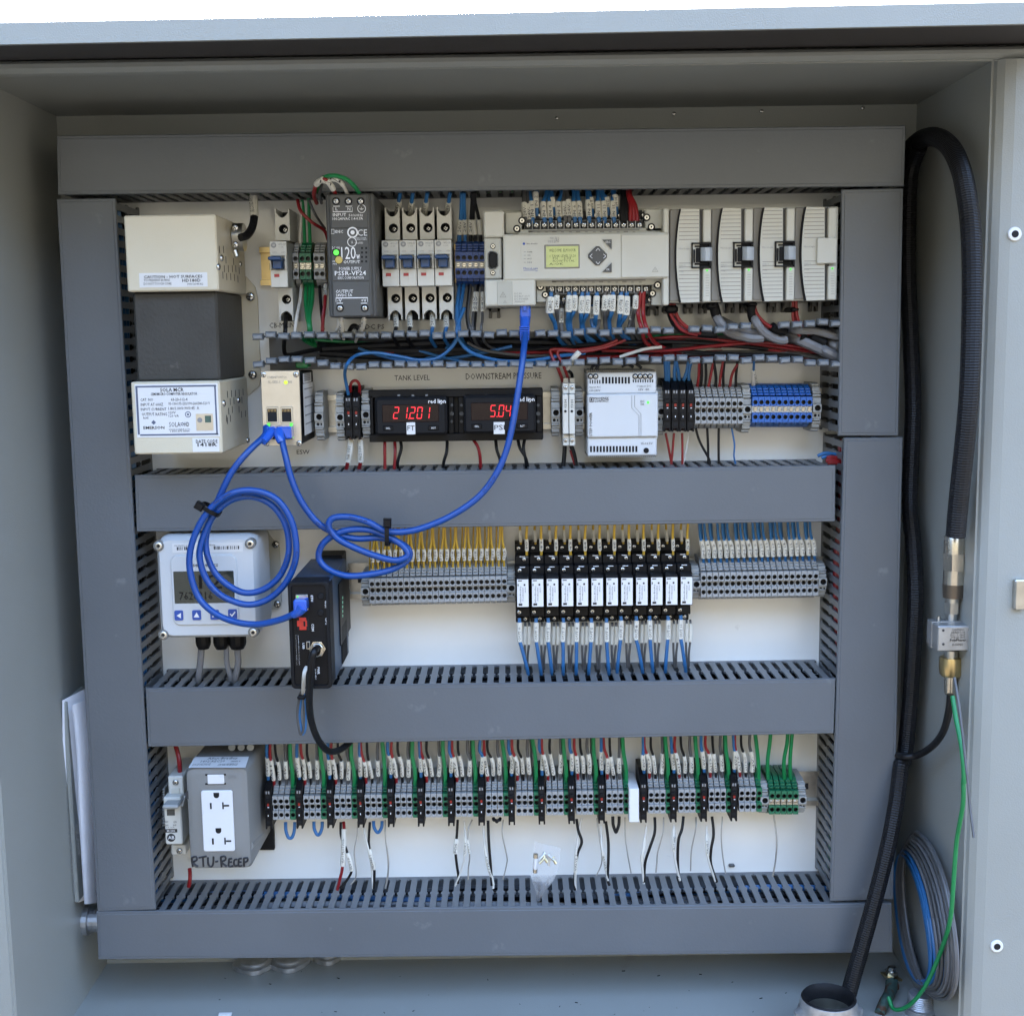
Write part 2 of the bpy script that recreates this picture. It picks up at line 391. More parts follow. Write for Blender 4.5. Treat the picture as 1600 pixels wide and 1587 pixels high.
# ================================================================== GROUND AND CABINET
b = MB(); b.quad((-60, -60, -1.35), (60, -60, -1.35), (60, 60, -1.35), (-60, 60, -1.35)); struct(b.build('ground', 'ground'))
def added_hills(b, R0=22.0, R1=55.0, H=24.0):
    n, m_ = 72, 7; vs = []
    for j in range(m_):
        f = j / (m_ - 1)
        for i in range(n):
            a = math.tau * i / n; r = R0 + (R1 - R0) * f; h = H * (math.sin(f * math.pi / 2) ** 1.2) * (1 + .16 * math.sin(3 * a + 1) + .08 * math.sin(7 * a + 2) + .04 * math.sin(17 * a))
            vs.append((r * math.cos(a), r * math.sin(a), -1.36 + h))
    b.add(vs, [(j * n + i, j * n + (i + 1) % n, (j + 1) * n + (i + 1) % n, (j + 1) * n + i) for j in range(m_ - 1) for i in range(n)], 0, True)
b = MB(); added_hills(b); struct(b.build('added_hillside', 'added_slope'))  # unseen ring of hills, added to block low sky light
XL, XR, ZC, ZF, DB, DF = -0.4208, 0.3850, 0.3284, -0.512, -0.02, 0.168
cab = thing('cabinet', 'large light grey painted steel cabinet standing open, with rolled rim and sloping top', 'cabinet', (0, 0.02, ZF - 0.02))
part(cab, 'back_wall', 'cabinet_paint', lambda b: b.box(XL, XR, ZF, ZC, DB - 0.003, DB))
part(cab, 'side_wall', 'cabinet_paint', lambda b: b.box(XL - 0.003, XL, ZF - 0.003, ZC + 0.003, DB - 0.003, DF + 0.04))
part(cab, 'side_wall', 'cabinet_paint', lambda b: b.box(XR, XR + 0.003, ZF - 0.003, ZC + 0.003, DB - 0.003, DF - 0.002))
part(cab, 'ceiling_panel', 'cabinet_paint', lambda b: b.box(XL, XR, ZC, ZC + 0.003, DB - 0.003, DF))
part(cab, 'bottom_panel', 'cabinet_paint', lambda b: b.box(XL, XR, ZF - 0.003, ZF, DB - 0.003, DF))
def rim(b):    # rolled rim, right side
    pr = [(XR + 0.003, DF - 0.022), (XR + 0.0005, DF - 0.006), (XR + 0.003, DF + 0.002), (XR + 0.008, DF + 0.006), (XR + 0.016, DF + 0.008), (XR + 0.075, DF + 0.008), (XR + 0.075, DF - 0.022)]
    b.prism(pr, ZF - 0.05, ZC + 0.0, 'z')
part(cab, 'rim', 'cabinet_paint', rim)
part(cab, 'rim', 'cabinet_paint', lambda b: b.prism([(XL - 0.003, DF + 0.018), (XL - 0.0005, DF + 0.034), (XL - 0.003, DF + 0.042), (XL - 0.016, DF + 0.048), (XL - 0.075, DF + 0.048), (XL - 0.075, DF + 0.018)], ZF - 0.05, ZC, 'z'))
part(cab, 'rim', 'cabinet_paint', lambda b: b.prism([(DF - 0.02, ZF - 0.003), (DF + 0.002, ZF - 0.002), (DF + 0.008, ZF - 0.012), (DF + 0.008, ZF - 0.06), (DF - 0.02, ZF - 0.06)], XL, XR, 'x'))
# top lip, soffit, drip edge and sloping hood, pushed forward to shade the upper rows; they run a hair off level, as in the photo
def tilt(b, pts, m=0):
    A = []; B_ = []
    for q0, q1, d in pts: A.append(P(q0, d)); B_.append(P(q1, d))
    b.hull(A, B_, m)
def lip(b):
    x0, x1 = -60, 1660
    def y(ya, yb, x): return ya + (yb - ya) * x / 1600.0
    L = [(121.0, 94.5, DF - 0.004), (116.5, 90.5, DF + 0.003), (108, 82.5, DF + 0.0075), (101, 77, DF + 0.0075), (97, 73, DF + 0.005), (96, 68, DF - 0.012), (122, 95, DF - 0.012)]
    tilt(b, [((x0, y(a, c, x0)), (x1, y(a, c, x1)), d) for a, c, d in L])
part(cab, 'top_lip', 'cabinet_paint', lip)
part(cab, 'soffit', 'soffit_dark', lambda b: tilt(b, [((-60, 98), (1660, 69), DF - 0.006), ((-60, 73), (1660, 38.5), DF + 0.118), ((-60, 66), (1660, 31), DF + 0.118), ((-60, 80), (1660, 50), DF - 0.006)]))
part(cab, 'drip_edge', 'cabinet_paint', lambda b: tilt(b, [((-60, 73), (1660, 38.5), DF + 0.118), ((-60, 71), (1660, 36.5), DF + 0.121), ((-60, 37.5), (1660, 2.5), DF + 0.121), ((-60, 36), (1660, 1), DF + 0.119), ((-60, 36), (1660, 1), DF + 0.110), ((-60, 72), (1660, 37.5), DF + 0.110)]))
DOOR = 97; dp = MB()      # unseen door, added open past the left edge to darken the interior
def dr_(b):
    hx, hy = XL - 0.08, -(DF + 0.06); a = math.radians(DOOR); u = Vector((math.cos(a) * 1.0, -math.sin(a), 0)); n_ = Vector((u.y, -u.x, 0)) * 0.022
    q = [Vector((hx, hy, ZF - 0.05)), Vector((hx, hy, ZC + 0.02)), Vector((hx, hy, ZC + 0.02)) + u * 0.88, Vector((hx, hy, ZF - 0.05)) + u * 0.88]
    b.hull(q, [p + n_ for p in q])
part(cab, 'door', 'cabinet_paint', dr_)
a, c = P((-60, 36.2), DF + 0.1188), P((1660, 1.2), DF + 0.1188)
part(cab, 'sloping_hood', 'hood_paint', lambda b: b.hull([a, c, c + Vector((0, 0.26, 0.15)), a + Vector((0, 0.26, 0.15))], [v - Vector((0, -0.002, 0.004)) for v in (a, c, c + Vector((0, 0.26, 0.15)), a + Vector((0, 0.26, 0.15)))]))
part(cab, 'outer_back', 'cabinet_paint', lambda b: b.box(XL - 0.07, XR + 0.07, ZF - 0.06, 0.52, -0.09, -0.085))
part(cab, 'sun_block_board', 'cabinet_paint', lambda b: b.box(XL - 0.07, XR + 0.07, -1.35, ZF - 0.06, -0.085, -0.03))  # unseen board added to stop sun passing under the cabinet
part(cab, 'leg', 'galvanised', lambda b: b.box(XL - 0.03, XL + 0.02, -1.35, ZF - 0.06, 0.0, 0.05))
part(cab, 'leg', 'galvanised', lambda b: b.box(XR - 0.02, XR + 0.03, -1.35, ZF - 0.06, 0.0, 0.05))
def bush(b): b.cyl(0, 0, 1, 0, 0.3, 20, 0, 0.12); b.cyl(0, 0, 0.52, 0.3, 0.34, 16, 1)
BUSH = unit(bush, ['white_label', 'void'], 'bushing')
place(BUSH, 'hole_bushing', cab, P((1585, 366), DF + 0.008), 10.5 * MPP(0.17))
place(BUSH, 'hole_bushing', cab, P((1557, 1477), DF + 0.008), 10.5 * MPP(0.17))
part(cab, 'latch_tongue', 'zinc', lambda b: b.pb((1587, 906), (1603, 953), DF + 0.008, DF + 0.014, 0.001))
for q in ((870, 185), (1053, 178), (1190, 174), (1348, 169)): place(SCREW, 'rivet', cab, P(q, -0.02), 3.0 * MPP(0))
for q, z in (((640, 1455), 0),): pass

pan = thing('mounting_panel', 'glossy white enamelled steel mounting panel carrying all the devices', 'panel', (0, 0, -0.49))
part(pan, 'plate', 'panel_white', lambda b: b.box(-0.388, 0.345, -0.455, 0.29, -0.004, 0.0, 0.0005))
PLATE_TEXT = [('CB-MAIN', Z1(1003, 938), Z1(1160, 968)), ('24VDC PS', Z2(330, 1318), Z2(588, 1355)), ('ESW', Z5(1174, 812), Z5(1255, 837)),
              ('TANK LEVEL', Z6(465, 346), Z6(686, 375)), ('DOWNSTREAM PRESSURE', Z6(911, 334), Z6(1384, 366))]
words(pan, 'lettering', 'ink', PLATE_TEXT, 0.0004)
for q in (Z8(880, 268), ): pass

# ------------------------------------------------------------------ wire ducts
PITCH = 0.0107
def finger(b, w=0.0029, hp=PITCH / 2):
    prof = [(hp, 0.0), (hp, 0.005), (w, 0.007), (w, 0.034), (hp * .78, 0.036), (hp * .78, 0.039), (w, 0.041), (w, 0.066), (hp * .6, 0.0685), (hp, 0.0695), (hp, 0.0715)]
    T = 0.0009
    for i in range(len(prof) - 1):
        (a, d0), (c, d1) = prof[i], prof[i + 1]
        b.add([(-a, -d0, -T), (a, -d0, -T), (c, -d1, -T), (-c, -d1, -T), (-a, -d0, T), (a, -d0, T), (c, -d1, T), (-c, -d1, T)],
              [(0, 1, 2, 3), (4, 7, 6, 5), (1, 5, 6, 2), (0, 3, 7, 4)])
FING = unit(finger, 'finger_grey', 'finger')
def duct(label, quad, open_sides, long='x', ends=()):
    """quad = measured corners of the cover (TL, TR, BR, BL); open_sides: 't','b','l','r' = slotted wall that can be seen"""
    TL, TR, BR, BL = [P(q, 0.075) for q in quad]
    x0 = (TL.x + BL.x) / 2; x1 = (TR.x + BR.x) / 2; z0 = (BL.z + BR.z) / 2; z1 = (TL.z + TR.z) / 2
    t = thing('wire_duct', label, 'wire duct', ((x0 + x1) / 2, 0, z0))
    def cover(b):
        k = 0.0012; ce = (TL + TR + BR + BL) / 4
        F_ = lambda d, s: [Vector((v.x + (s if v.x < ce.x else -s), -d, v.z + (s if v.z < ce.z else -s))) for v in (BL, BR, TR, TL)]
        b.loft([F_(0.0716, 0), F_(0.0738, 0), F_(0.0746, 0.0007), F_(0.0746, 0.0026), F_(0.0750, 0.0030)])
    part(t, 'cover', 'duct_grey', cover)
    e = 0.0024
    part(t, 'base', 'finger_grey', lambda b: b.box(x0 + e, x1 - e, z0 + e, z1 - e, 0.0, 0.0018))
    for s in 'tblr':
        hz = s in 'tb'
        if hz != (long == 'x'): continue
        A, B_ = (x0 + 0.001, x1 - 0.001) if hz else (z0 + 0.001, z1 - 0.001)
        n = max(1, round((B_ - A) / PITCH)); st = (B_ - A) / n
        pos = {'t': z1 - e, 'b': z0 + e, 'l': x0 + e, 'r': x1 - e}[s]
        if s in open_sides:
            for i in range(n):
                c = A + (i + 0.5) * st
                o = bpy.data.objects.new('finger', FING); COL.objects.link(o); o.parent = t
                if hz: o.location = Vector((c, 0, pos)) - t.location
                else: o.location = Vector((pos, 0, c)) - t.location; o.rotation_euler = (0, math.pi / 2, 0)
                o.scale = (st / PITCH, 1, 1)
        else:
            def wall(b):
                if hz: b.box(A, B_, pos - 0.0009, pos + 0.0009, 0, 0.0715)
                else: b.box(pos - 0.0009, pos + 0.0009, A, B_, 0, 0.0715)
            part(t, 'plain_wall', 'finger_grey', wall)
    DUCTS.append((x0, x1, z0, z1, long)); return t
DUCTS = []
duct('wide grey wire duct cover across the very top of the panel, the darkest', [(88, 212), (1416, 196), (1413, 291), (90, 304.5)], 'b')
duct('tall grey vertical wire duct along the left edge of the panel', [(88, 311), (180, 309.5), (243, 1421), (152, 1424)], 'r', 'z')
duct('upper grey vertical wire duct at right, beside the expansion modules', [(1315, 296), (1412, 294), (1404, 681), (1310, 681)], 'l', 'z')
duct('lower grey vertical wire duct at right, running down beside the coiled cables', [(1319, 684), (1411, 683), (1396, 1405), (1297, 1408)], 'l', 'z')
duct('grey horizontal wire duct under the red digital meters, crossed by blue cables', [(210, 742), (1306, 727), (1305, 815), (213, 831)], 't')
duct('grey horizontal wire duct below the black relay row', [(227, 1075), (1306, 1060), (1303, 1146), (231, 1167)], 't')
duct('widest grey horizontal wire duct along the bottom of the panel', [(150, 1424), (1394, 1411), (1395, 1488), (153, 1499)], 't')
def fill(b):
    rs = random.Random(11)
    for (x0, x1, z0, z1, long) in DUCTS:
        for k in range(26):
            r = rs.choice((.0028, .0036, .0045)); d = rs.uniform(.008, .060); m_ = rs.choice((0, 0, 0, 0, 0, 1, 2, 3, 4))
            lo, hi = (z0, z1) if long == 'x' else (x0, x1); c = rs.uniform(lo + .008, hi - .008); A, B_ = (x0 + .004, x1 - .004) if long == 'x' else (z0 + .004, z1 - .004)
            pts = []
            for j in range(9):
                s = A + (B_ - A) * j / 8; cc = min(max(c + rs.uniform(-.006, .006), lo + .007), hi - .007); dd = min(max(d + rs.uniform(-.006, .006), .007), .064)
                pts.append(Vector((s, -dd, cc)) if long == 'x' else Vector((cc, -dd, s)))
            b.tube(spline(pts, 3), r, 6, m_)
b = MB(); fill(b); o = b.build('bundled_wires', ['wire_black', 'wire_blue', 'wire_grey', 'wire_green', 'wire_red']); o['kind'] = 'stuff'; o['label'] = 'mass of bundled wires filling the covered wire ducts'; o['category'] = 'wires'
# slot wall of the bottom duct lies between the uprights; open duct whose cover has been taken off
od = thing('open_wire_duct', 'grey wire duct with its cover off, finger tips framing loose wires', 'wire duct', P((850, 580), 0))
part(od, 'base', 'finger_grey', lambda b: (lambda a, c: b.box(a.x, c.x, c.z, a.z, 0.0, 0.002))(P((420, 524), 0.002), P((1296, 566), 0.002)))
def ofinger(b):
    w = 0.0036
    b.box(-w, w, -0.0008, 0.0008, 0.002, 0.066)
def otip(b):
    w = 0.0048; h = 0.0030
    b.loft([[(-w, -0.0655, -h * .6), (w, -0.0655, -h * .6), (w, -0.0655, h * .9), (-w, -0.0655, h * .9)],
            [(-w, -0.069, -h), (w, -0.069, -h), (w, -0.069, h), (-w, -0.069, h)],
            [(-w * .86, -0.0735, -h * .75), (w * .86, -0.0735, -h * .75), (w * .9, -0.0735, h * .6), (-w * .9, -0.0735, h * .6)],
            [(-w * .6, -0.0745, -h * .5), (w * .6, -0.0745, -h * .5), (w * .7, -0.0745, h * .35), (-w * .7, -0.0745, h * .35)]])
OF = unit(ofinger, 'finger_grey', 'finger'); OT = unit(otip, 'tip_grey', 'finger_tip')
def frow(pts, skip=()):
    x = pts[0][0]
    xs = []
    while x < pts[-1][0] + 1:
        for i in range(len(pts) - 1):
            if pts[i][0] <= x <= pts[i + 1][0] + 1:
                y = ln(pts[i], pts[i + 1], (x - pts[i][0]) / (pts[i + 1][0] - pts[i][0]))[1]; break
        if not any(a <= x <= c for a, c in skip): xs.append((x, y))
        x += 20.1
    for x, y in xs:
        p = P((x, y + random.choice((-1.2, 0, 0.4, 2.5)) + random.uniform(-.8, .8)), 0.073)
        f = bpy.data.objects.new('finger', OF); COL.objects.link(f); f.parent = od; f.location = Vector((p.x, 0, p.z)) - od.location
        g = bpy.data.objects.new('finger_tip', OT); COL.objects.link(g); g.parent = f; g.rotation_euler = (0, random.uniform(-.08, .08), 0)
frow([(402, 525), (560, 524), (700, 521), (860, 521), (1180, 510), (1310, 503)], skip=[(810, 830), (1065, 1085), (1180, 1200), (1205, 1220)])
frow([(403, 567), (430, 564), (480, 562), (520, 571), (880, 568), (1000, 560), (1240, 560), (1310, 570)])

# ------------------------------------------------------------------ DIN rails
def rail(label, q0, q1, mk='zinc'):
    a, c = P(q0, 0.0075), P(q1, 0.0075); zc = (a.z + c.z) / 2; t = thing('din_rail', label, 'rail', (a.x, 0, zc))
    h = 0.0175
    def f(b):
        pr = [(0.0075, zc + h), (0.0075, zc + h - 0.005), (0.001, zc + h - 0.0055), (0.001, zc - h + 0.0055), (0.0075, zc - h + 0.005), (0.0075, zc - h),
              (0.0065, zc - h), (0.0065, zc - h + 0.004), (0.0, zc - h + 0.0045), (0.0, zc + h - 0.0045), (0.0065, zc + h - 0.004), (0.0065, zc + h)]
        n = len(pr); A = [(a.x, -d, z) for d, z in pr]; B_ = [(c.x, -d, z) for d, z in pr]
        b.hull(A, B_, 0, caps=False)
    part(t, 'profile', mk, f)
    def holes(b):
        x = a.x + 0.008
        while x < c.x - 0.01: b.box(x, x + 0.012, zc - 0.003, zc + 0.003, 0.0008, 0.0014, 0.0); x += 0.025
    part(t, 'mounting_slots', 'slot_shadow', holes)
    return zc
rail('yellowish steel rail behind the top row of breakers and modules', (406, 418), (1292, 402), 'brass')
rail('bright steel rail behind the meter row', (478, 646), (1292, 636))
rail('bright steel rail behind the relay row', (545, 912), (1288, 893))
rail('bright steel rail behind the bottom row of terminals', (400, 1247), (1283, 1228))
# ================================================================== TERMINAL BLOCKS (one of each kind, then copies)
dm('hole_shade', (0.018, 0.018, 0.018), 0.4, 0.3)  # recess shade put into the colour of terminal hole walls and bottoms
dm('plated_screw', (0.55, 0.52, 0.45), 0.3, 1.0, var=0.2, scale=200)
TW = 0.00515
def tier_block(name, body, dark='hole_shade', w=TW, mid='hole', cat='terminal block'):
    t = thing(name, '-', cat); x0, x1 = -w / 2 + 0.0001, w / 2 - 0.0001; r = 0.00205
    def f(b):
        b.prism([(0.004, 0.021), (0.030, 0.021), (0.036, 0.0185), (0.0425, 0.0112), (0.036, 0.0104), (0.036, -0.0128), (0.036, -0.0150), (0.030, -0.0185), (0.004, -0.0190)], x0 + .00015, x1 - .00015)
        for za, zb, hz, d in ((0.0020, 0.0104, 0.0054, 0.0478), (-0.0128, -0.0042, -0.0080, 0.0478)):
            b.holeface(x0, x1, za, zb, d, 0, hz, r, 0.006, 0, 1)
            b.hull([(x0, -0.036, za), (x1, -0.036, za), (x1, -0.036, zb), (x0, -0.036, zb)], [(x0, -d, za), (x1, -d, za), (x1, -d, zb), (x0, -d, zb)], 0, caps=False)
        if mid == 'hole':
            b.holeface(x0, x1, -0.0042, 0.0020, 0.0452, 0.0001, -.0010, 0.0021, 0.006, 0, 1)
            b.hull([(x0, -.036, -.0042), (x1, -.036, -.0042), (x1, -.036, .002), (x0, -.036, .002)], [(x0, -.0452, -.0042), (x1, -.0452, -.0042), (x1, -.0452, .002), (x0, -.0452, .002)], 0, caps=False)
    part(t, 'housing', [body, dark], f)
    def g(b):      # raised ridges on the sloping top
        for k in range(3):
            z = 0.0118 + k * 0.0024; d = 0.0433 - k * 0.0026
            b.box(x0 + .0004, x1 - .0004, z, z + 0.0011, d - .003, d + 0.0008)
    part(t, 'marker_ridges', body, g)
    if mid == 'screw':
        def s(b):
            b.box(x0, x1, -0.0040, 0.0019, 0.042, 0.0462, 0.0002)
        part(t, 'bridge_bar', 'wire_white' if body != 'terminal_green' else 'silver_plate', s)
        def s2(b):
            b.cyl(0, -0.001, 0.00215, 0.046, 0.0475, 12, 0, 0.0004); b.box(-0.0016, 0.0016, -0.00125, -0.00075, 0.0474, 0.0477, 0, 1)
        part(t, 'bridge_screw', ['plated_screw', 'slot_shadow'], s2)
    return t
def fuse_block(name, w=0.0064):
    t = thing(name, '-', 'fuse terminal'); x0, x1 = -w / 2 + .0001, w / 2 - .0001
    def f(b):
        b.prism([(0.004, 0.026), (0.028, 0.026), (0.040, 0.022), (0.050, 0.0165), (0.050, -0.0185), (0.036, -0.0215), (0.004, -0.0215)], x0, x1)
        b.box(x0, x0 + 0.0015, -0.0215, -0.018, 0.036, 0.0505, .0002); b.box(x1 - 0.0015, x1, -0.0215, -0.018, 0.036, 0.0505, .0002)
        b.box(x0 + .0008, x1 - .0008, 0.0045, 0.0082, 0.05, 0.0515, .0003); b.box(x0 + .0008, x1 - .0008, -0.0118, -0.0040, 0.05, 0.0512, .0003)
    part(t, 'housing', 'black', f)
    part(t, 'screw_pocket', ['black_soft', 'void'], lambda b: (b.cyl(0, 0.0105, .0016, .049, .0503, 10, 1), b.cyl(0, -0.0148, .0016, .049, .0503, 10, 1)))
    part(t, 'indicator', ['led_red', 'ink_white'], lambda b: (b.box(-.0009, .0011, 0.0014, 0.0040, 0.0495, 0.0508), b.box(-.0004, .0010, -0.0003, 0.0004, 0.0495, 0.0506, 0, 1), b.box(-.0003, .0004, -0.0085, -0.0068, 0.0495, 0.0515, 0, 1)))
    part(t, 'marker_ridges', 'ink_grey', lambda b: (b.box(-.0018, -.0005, 0.0133, 0.0160, 0.0495, 0.0504), b.box(.0005, .0018, 0.0133, 0.0160, 0.0495, 0.0504)))
    return t
def end_clamp(name, w=0.0078, h=0.0225):
    t = thing(name, '-', 'end clamp'); x0, x1 = -w / 2, w / 2
    def f(b):
        b.prism([(0.004, h), (0.030, h), (0.040, h * .8), (0.040, -h * .8), (0.034, -h), (0.004, -h)], x0 + .0006, x1 - .0006)
        k = 5; st = h * 0.52 / k
        for s in (1, -1):
            for i in range(k):
                zz = s * (h * 0.46 + i * st); b.box(x0 + (i % 2) * .0004, x1 - ((i + 1) % 2) * .0005, zz, zz + s * st * 0.72, 0.034, 0.0435 - i * 0.0016, .0003)
        b.box(x0, x1, 0.0035, h * 0.40, 0.036, 0.0425, .0003)
        b.holeface(x0, x1, -0.0040, 0.0033, 0.0455, 0.0004, -0.0003, 0.0028, 0.005, 0, 1, 12)
        b.hull([(x0, -.036, -.004), (x1, -.036, -.004), (x1, -.036, .0033), (x0, -.036, .0033)], [(x0, -.0455, -.004), (x1, -.0455, -.004), (x1, -.0455, .0033), (x0, -.0455, .0033)], 0, caps=False)
        b.holeface(x0, x1, -h * 0.44, -0.0042, 0.0430, -0.0012, -0.0072, 0.0014, 0.0026, 0, 1, 10)
        b.box(0.0012, 0.0026, -.0082, -.0062, 0.0428, 0.0433, 0, 1)
    part(t, 'housing', ['clamp_grey', 'void'], f)
    return t
PROTO = {}
def proto(k, fn): PROTO[k] = [fn(), False]
def stand(k, q, d, label, group=None, zfix=None):
    p = P(q, d); L = Vector((p.x, 0, p.z if zfix is None else zfix)); pr = PROTO[k]
    if not pr[1]:
        r = pr[0]; r.location = L; r['label'] = label
        if group: r['group'] = group
        pr[1] = True; return r
    r = copytree(pr[0], L, label, group)
    if not group and 'group' in r: del r['group']
    return r
proto('grey', lambda: tier_block('terminal_block', 'terminal_grey'))
proto('blue', lambda: tier_block('terminal_block', 'terminal_blue', mid='screw', w=0.00535))
proto('navy', lambda: tier_block('terminal_block', 'terminal_navy', mid='screw', w=0.00535))
proto('green', lambda: tier_block('ground_terminal', 'terminal_green'))
proto('greens', lambda: tier_block('ground_terminal', 'terminal_green', mid='screw'))
proto('greys', lambda: tier_block('terminal_block', 'terminal_grey', mid='screw'))
proto('fuse', lambda: fuse_block('fuse_terminal'))
proto('clamp', lambda: end_clamp('end_clamp'))
proto('clamp_low', lambda: end_clamp('end_clamp', 0.0078, 0.0165))

# row one small terminals
for i, (u, k, nm) in enumerate(((1170, 'greys', 'grey terminal left of the two green ones, right of the main breaker'), (1212, 'greens', 'left one of two green screw terminals beside the main breaker'), (1248, 'greens', 'right one of two green screw terminals beside the main breaker'), (1300, 'greys', 'left one of two grey terminals against the dark power supply'), (1335, 'greys', 'right one of two grey terminals touching the dark power supply'))):
    stand(k, Z1(u, 576), .046, nm)
for i in range(5):
    stand('navy', Z2(1205 + i * 49.5, 812), .046, '%s navy blue terminal counted from the small white breakers, beside the controller' % ORD[i])
# row two
stand('clamp', Z5(1312, 603), .045, 'grey end clamp right beside the metal network switch')
stand('clamp', Z5(1443, 606), .045, 'grey end clamp left of the two red-wired fuse terminals')
stand('clamp', Z6(284, 590), .045, 'grey end clamp squeezed between fuse terminals and left meter')
for i, u in enumerate((178, 226)): stand('fuse', Z6(u, 598), .050, ('left' if i == 0 else 'right') + ' black fuse terminal of the pair beside the tank level meter')
stand('clamp', Z7(90, 462), .045, 'dark-looking end clamp just right of the black meter carrier')
stand('clamp', Z7(208, 462), .045, 'end clamp between the two slim white breakers and white power supply')
stand('clamp', Z7(616, 456), .045, 'end clamp at the right side of the white power supply')
for i, u in enumerate((648, 688, 726, 766)): stand('fuse', Z7(u, 440), .050, '%s of four black fuse terminals right of the white power supply' % ORD[i])
for i in range(8): stand('grey', Z7(800 + i * 30.4, 447), .046, '%s grey terminal from the left between black fuse terminals and blue block row' % ORD[i])
stand('clamp', Z7(1048, 445), .045, 'end clamp between the grey terminals and bright blue terminals')
for i in range(10): stand('blue', Z7(1087 + i * 30, 440), .046, '%s bright blue terminal from the left in the meter row' % ORD[i])
stand('clamp', Z7(1398, 438), .045, 'end clamp closing the bright blue terminals at right')
# row three
qa, qb = A1(160, 458), A1(945, 442)
for i in range(24): stand('grey', ln(qa, qb, i / 23), .0445, '%s grey terminal from the left in the yellow-wired row' % ORD[i])
stand('clamp_low', A1(116, 470), .045, 'end clamp at the left end of the yellow-wired terminals')
stand('clamp_low', A1(986, 450), .045, 'end clamp between the yellow-wired terminals and the relays')
stand('clamp_low', A2(682, 408), .045, 'end clamp between the last relay and blue-wired terminals')
stand('clamp_low', A2(1402, 394), .045, 'end clamp at the right end of the blue-wired terminals')
qa, qb = A2(722, 402), A2(1358, 392)
for i in range(20): stand('grey', ln(qa, qb, i / 19), .0445, '%s grey terminal from the left in the blue-wired row right of the relays' % ORD[i])
# row four: sixteen groups
GX = [419, 467.3, 515.3, 563, 610.2, 657.2, 704.5, 752, 799.3, 846.4, 893, 940, 1005.5, 1052.3, 1099.8, 1147]
def r4y(x): return 1259 - (x - 419) * 0.0172     # middle holes
for g, x in enumerate(GX):
    o = ORD[g]
    stand('fuse', (x, r4y(x) + 2), .050, 'black fuse terminal heading the %s group from the left in bottom row' % o)
    for j in range(3):
        stand('grey', (x + 11.6 + j * 9.1, r4y(x)), .046, '%s grey terminal of the %s bottom row group' % (ORD[j], o))
    stand('green', (x + 11.6 + 3 * 9.1, r4y(x)), .046, 'green ground terminal ending the %s bottom row group' % o)
stand('clamp_low', A5(1019, 478), .045, 'end clamp left of the five green screw terminals')
stand('clamp_low', A5(1255, 476), .045, 'end clamp right of the five green screw terminals')
for i in range(5): stand('greens', A5(1062 + i * 37, 480), .045, '%s green screw terminal in the cluster at right end of bottom row' % ORD[i])
b = MB(); b.pb(A5(172, 408), A5(234, 618), .01, .056, .0006); top(b.build('marker_carrier', 'white_label'), 'blank white marker block in the gap of the bottom terminal row', 'marker block')
b = MB(); b.pb(A5(797, 884), A5(834, 900), .0, .004, .001); top(b.build('adhesive_clip', 'wire_grey'), 'tiny grey adhesive clip on the white panel above bottom duct', 'clip')

# ================================================================== ROW ONE DEVICES
# --- transformer
T = thing('line_conditioner', 'tall beige and dark steel transformer with white rating label at upper left', 'transformer', P((270, 700), 0))
D1 = 0.118
a0, a1 = P((193, 337), D1), P((342, 454), D1); b0, b1 = P((204, 597), D1), P((348, 708), D1)
part(T, 'top_housing', 'beige', lambda b: b.box(a0.x, a1.x, a1.z, a0.z, 0.006, D1, .0012))
part(T, 'bottom_housing', 'beige', lambda b: b.box(b0.x, b1.x, b1.z, b0.z, 0.006, D1, .0012))
part(T, 'iron_core', 'core_steel', lambda b: b.box(P((209, 500), .108).x, P((340, 500), .108).x, b0.z, a1.z, 0.006, .108, .002))
def flange(b):
    xr = P(Z1(930, 800), 0.003).x; z1_ = P(Z1(930, 700), .003).z; z0_ = P(Z5(940, 440), .003).z; x0 = P((360, 500), .003).x
    b.prism([(x0, z0_ - .006), (xr - .012, z0_ - .004), (xr - .002, z0_ + .004), (xr, z0_ + .012), (xr, z1_ - .012), (xr - .002, z1_ - .002), (xr - .010, z1_ + .008), (x0, z1_ + .01)], 0.0005, 0.003, 'd')
part(T, 'mounting_flange', 'beige', flange)
for q in (Z1(886, 775), Z5(900, 343)): screw(T, q, .0035, 7)
def side_pt(x, q): return PX(q, x)
for box_, us in ((a1, [(690, 480), (715, 480), (730, 545), (778, 555), (720, 600), (745, 600), (770, 600), (792, 600), (813, 612), (711, 640), (735, 650), (760, 650), (783, 655), (805, 665)]),):
    def sl(b):
        for u, v in us:
            p = side_pt(box_.x, Z1(u, v)); b.add([(box_.x + .0003, p.y - .0011, p.z - .0030), (box_.x + .0003, p.y + .0011, p.z - .0030), (box_.x + .0003, p.y + .0011, p.z + .0030), (box_.x + .0003, p.y - .0011, p.z + .0030)], [(0, 1, 2, 3)])
    part(T, 'vent_slots', 'void', sl)
def sl(b):
    for u, v in [(740, 465), (765, 460), (790, 458), (813, 455), (837, 450), (757, 510), (780, 505), (830, 500), (748, 570), (770, 560), (812, 558), (852, 585), (828, 590), (735, 615), (758, 615), (740, 628)]:
        p = side_pt(b1.x, Z5(u, v)); b.add([(b1.x + .0003, p.y - .0011, p.z - .0030), (b1.x + .0003, p.y + .0011, p.z - .0030), (b1.x + .0003, p.y + .0011, p.z + .0030), (b1.x + .0003, p.y - .0011, p.z + .0030)], [(0, 1, 2, 3)])
part(T, 'vent_slots', 'void', sl)
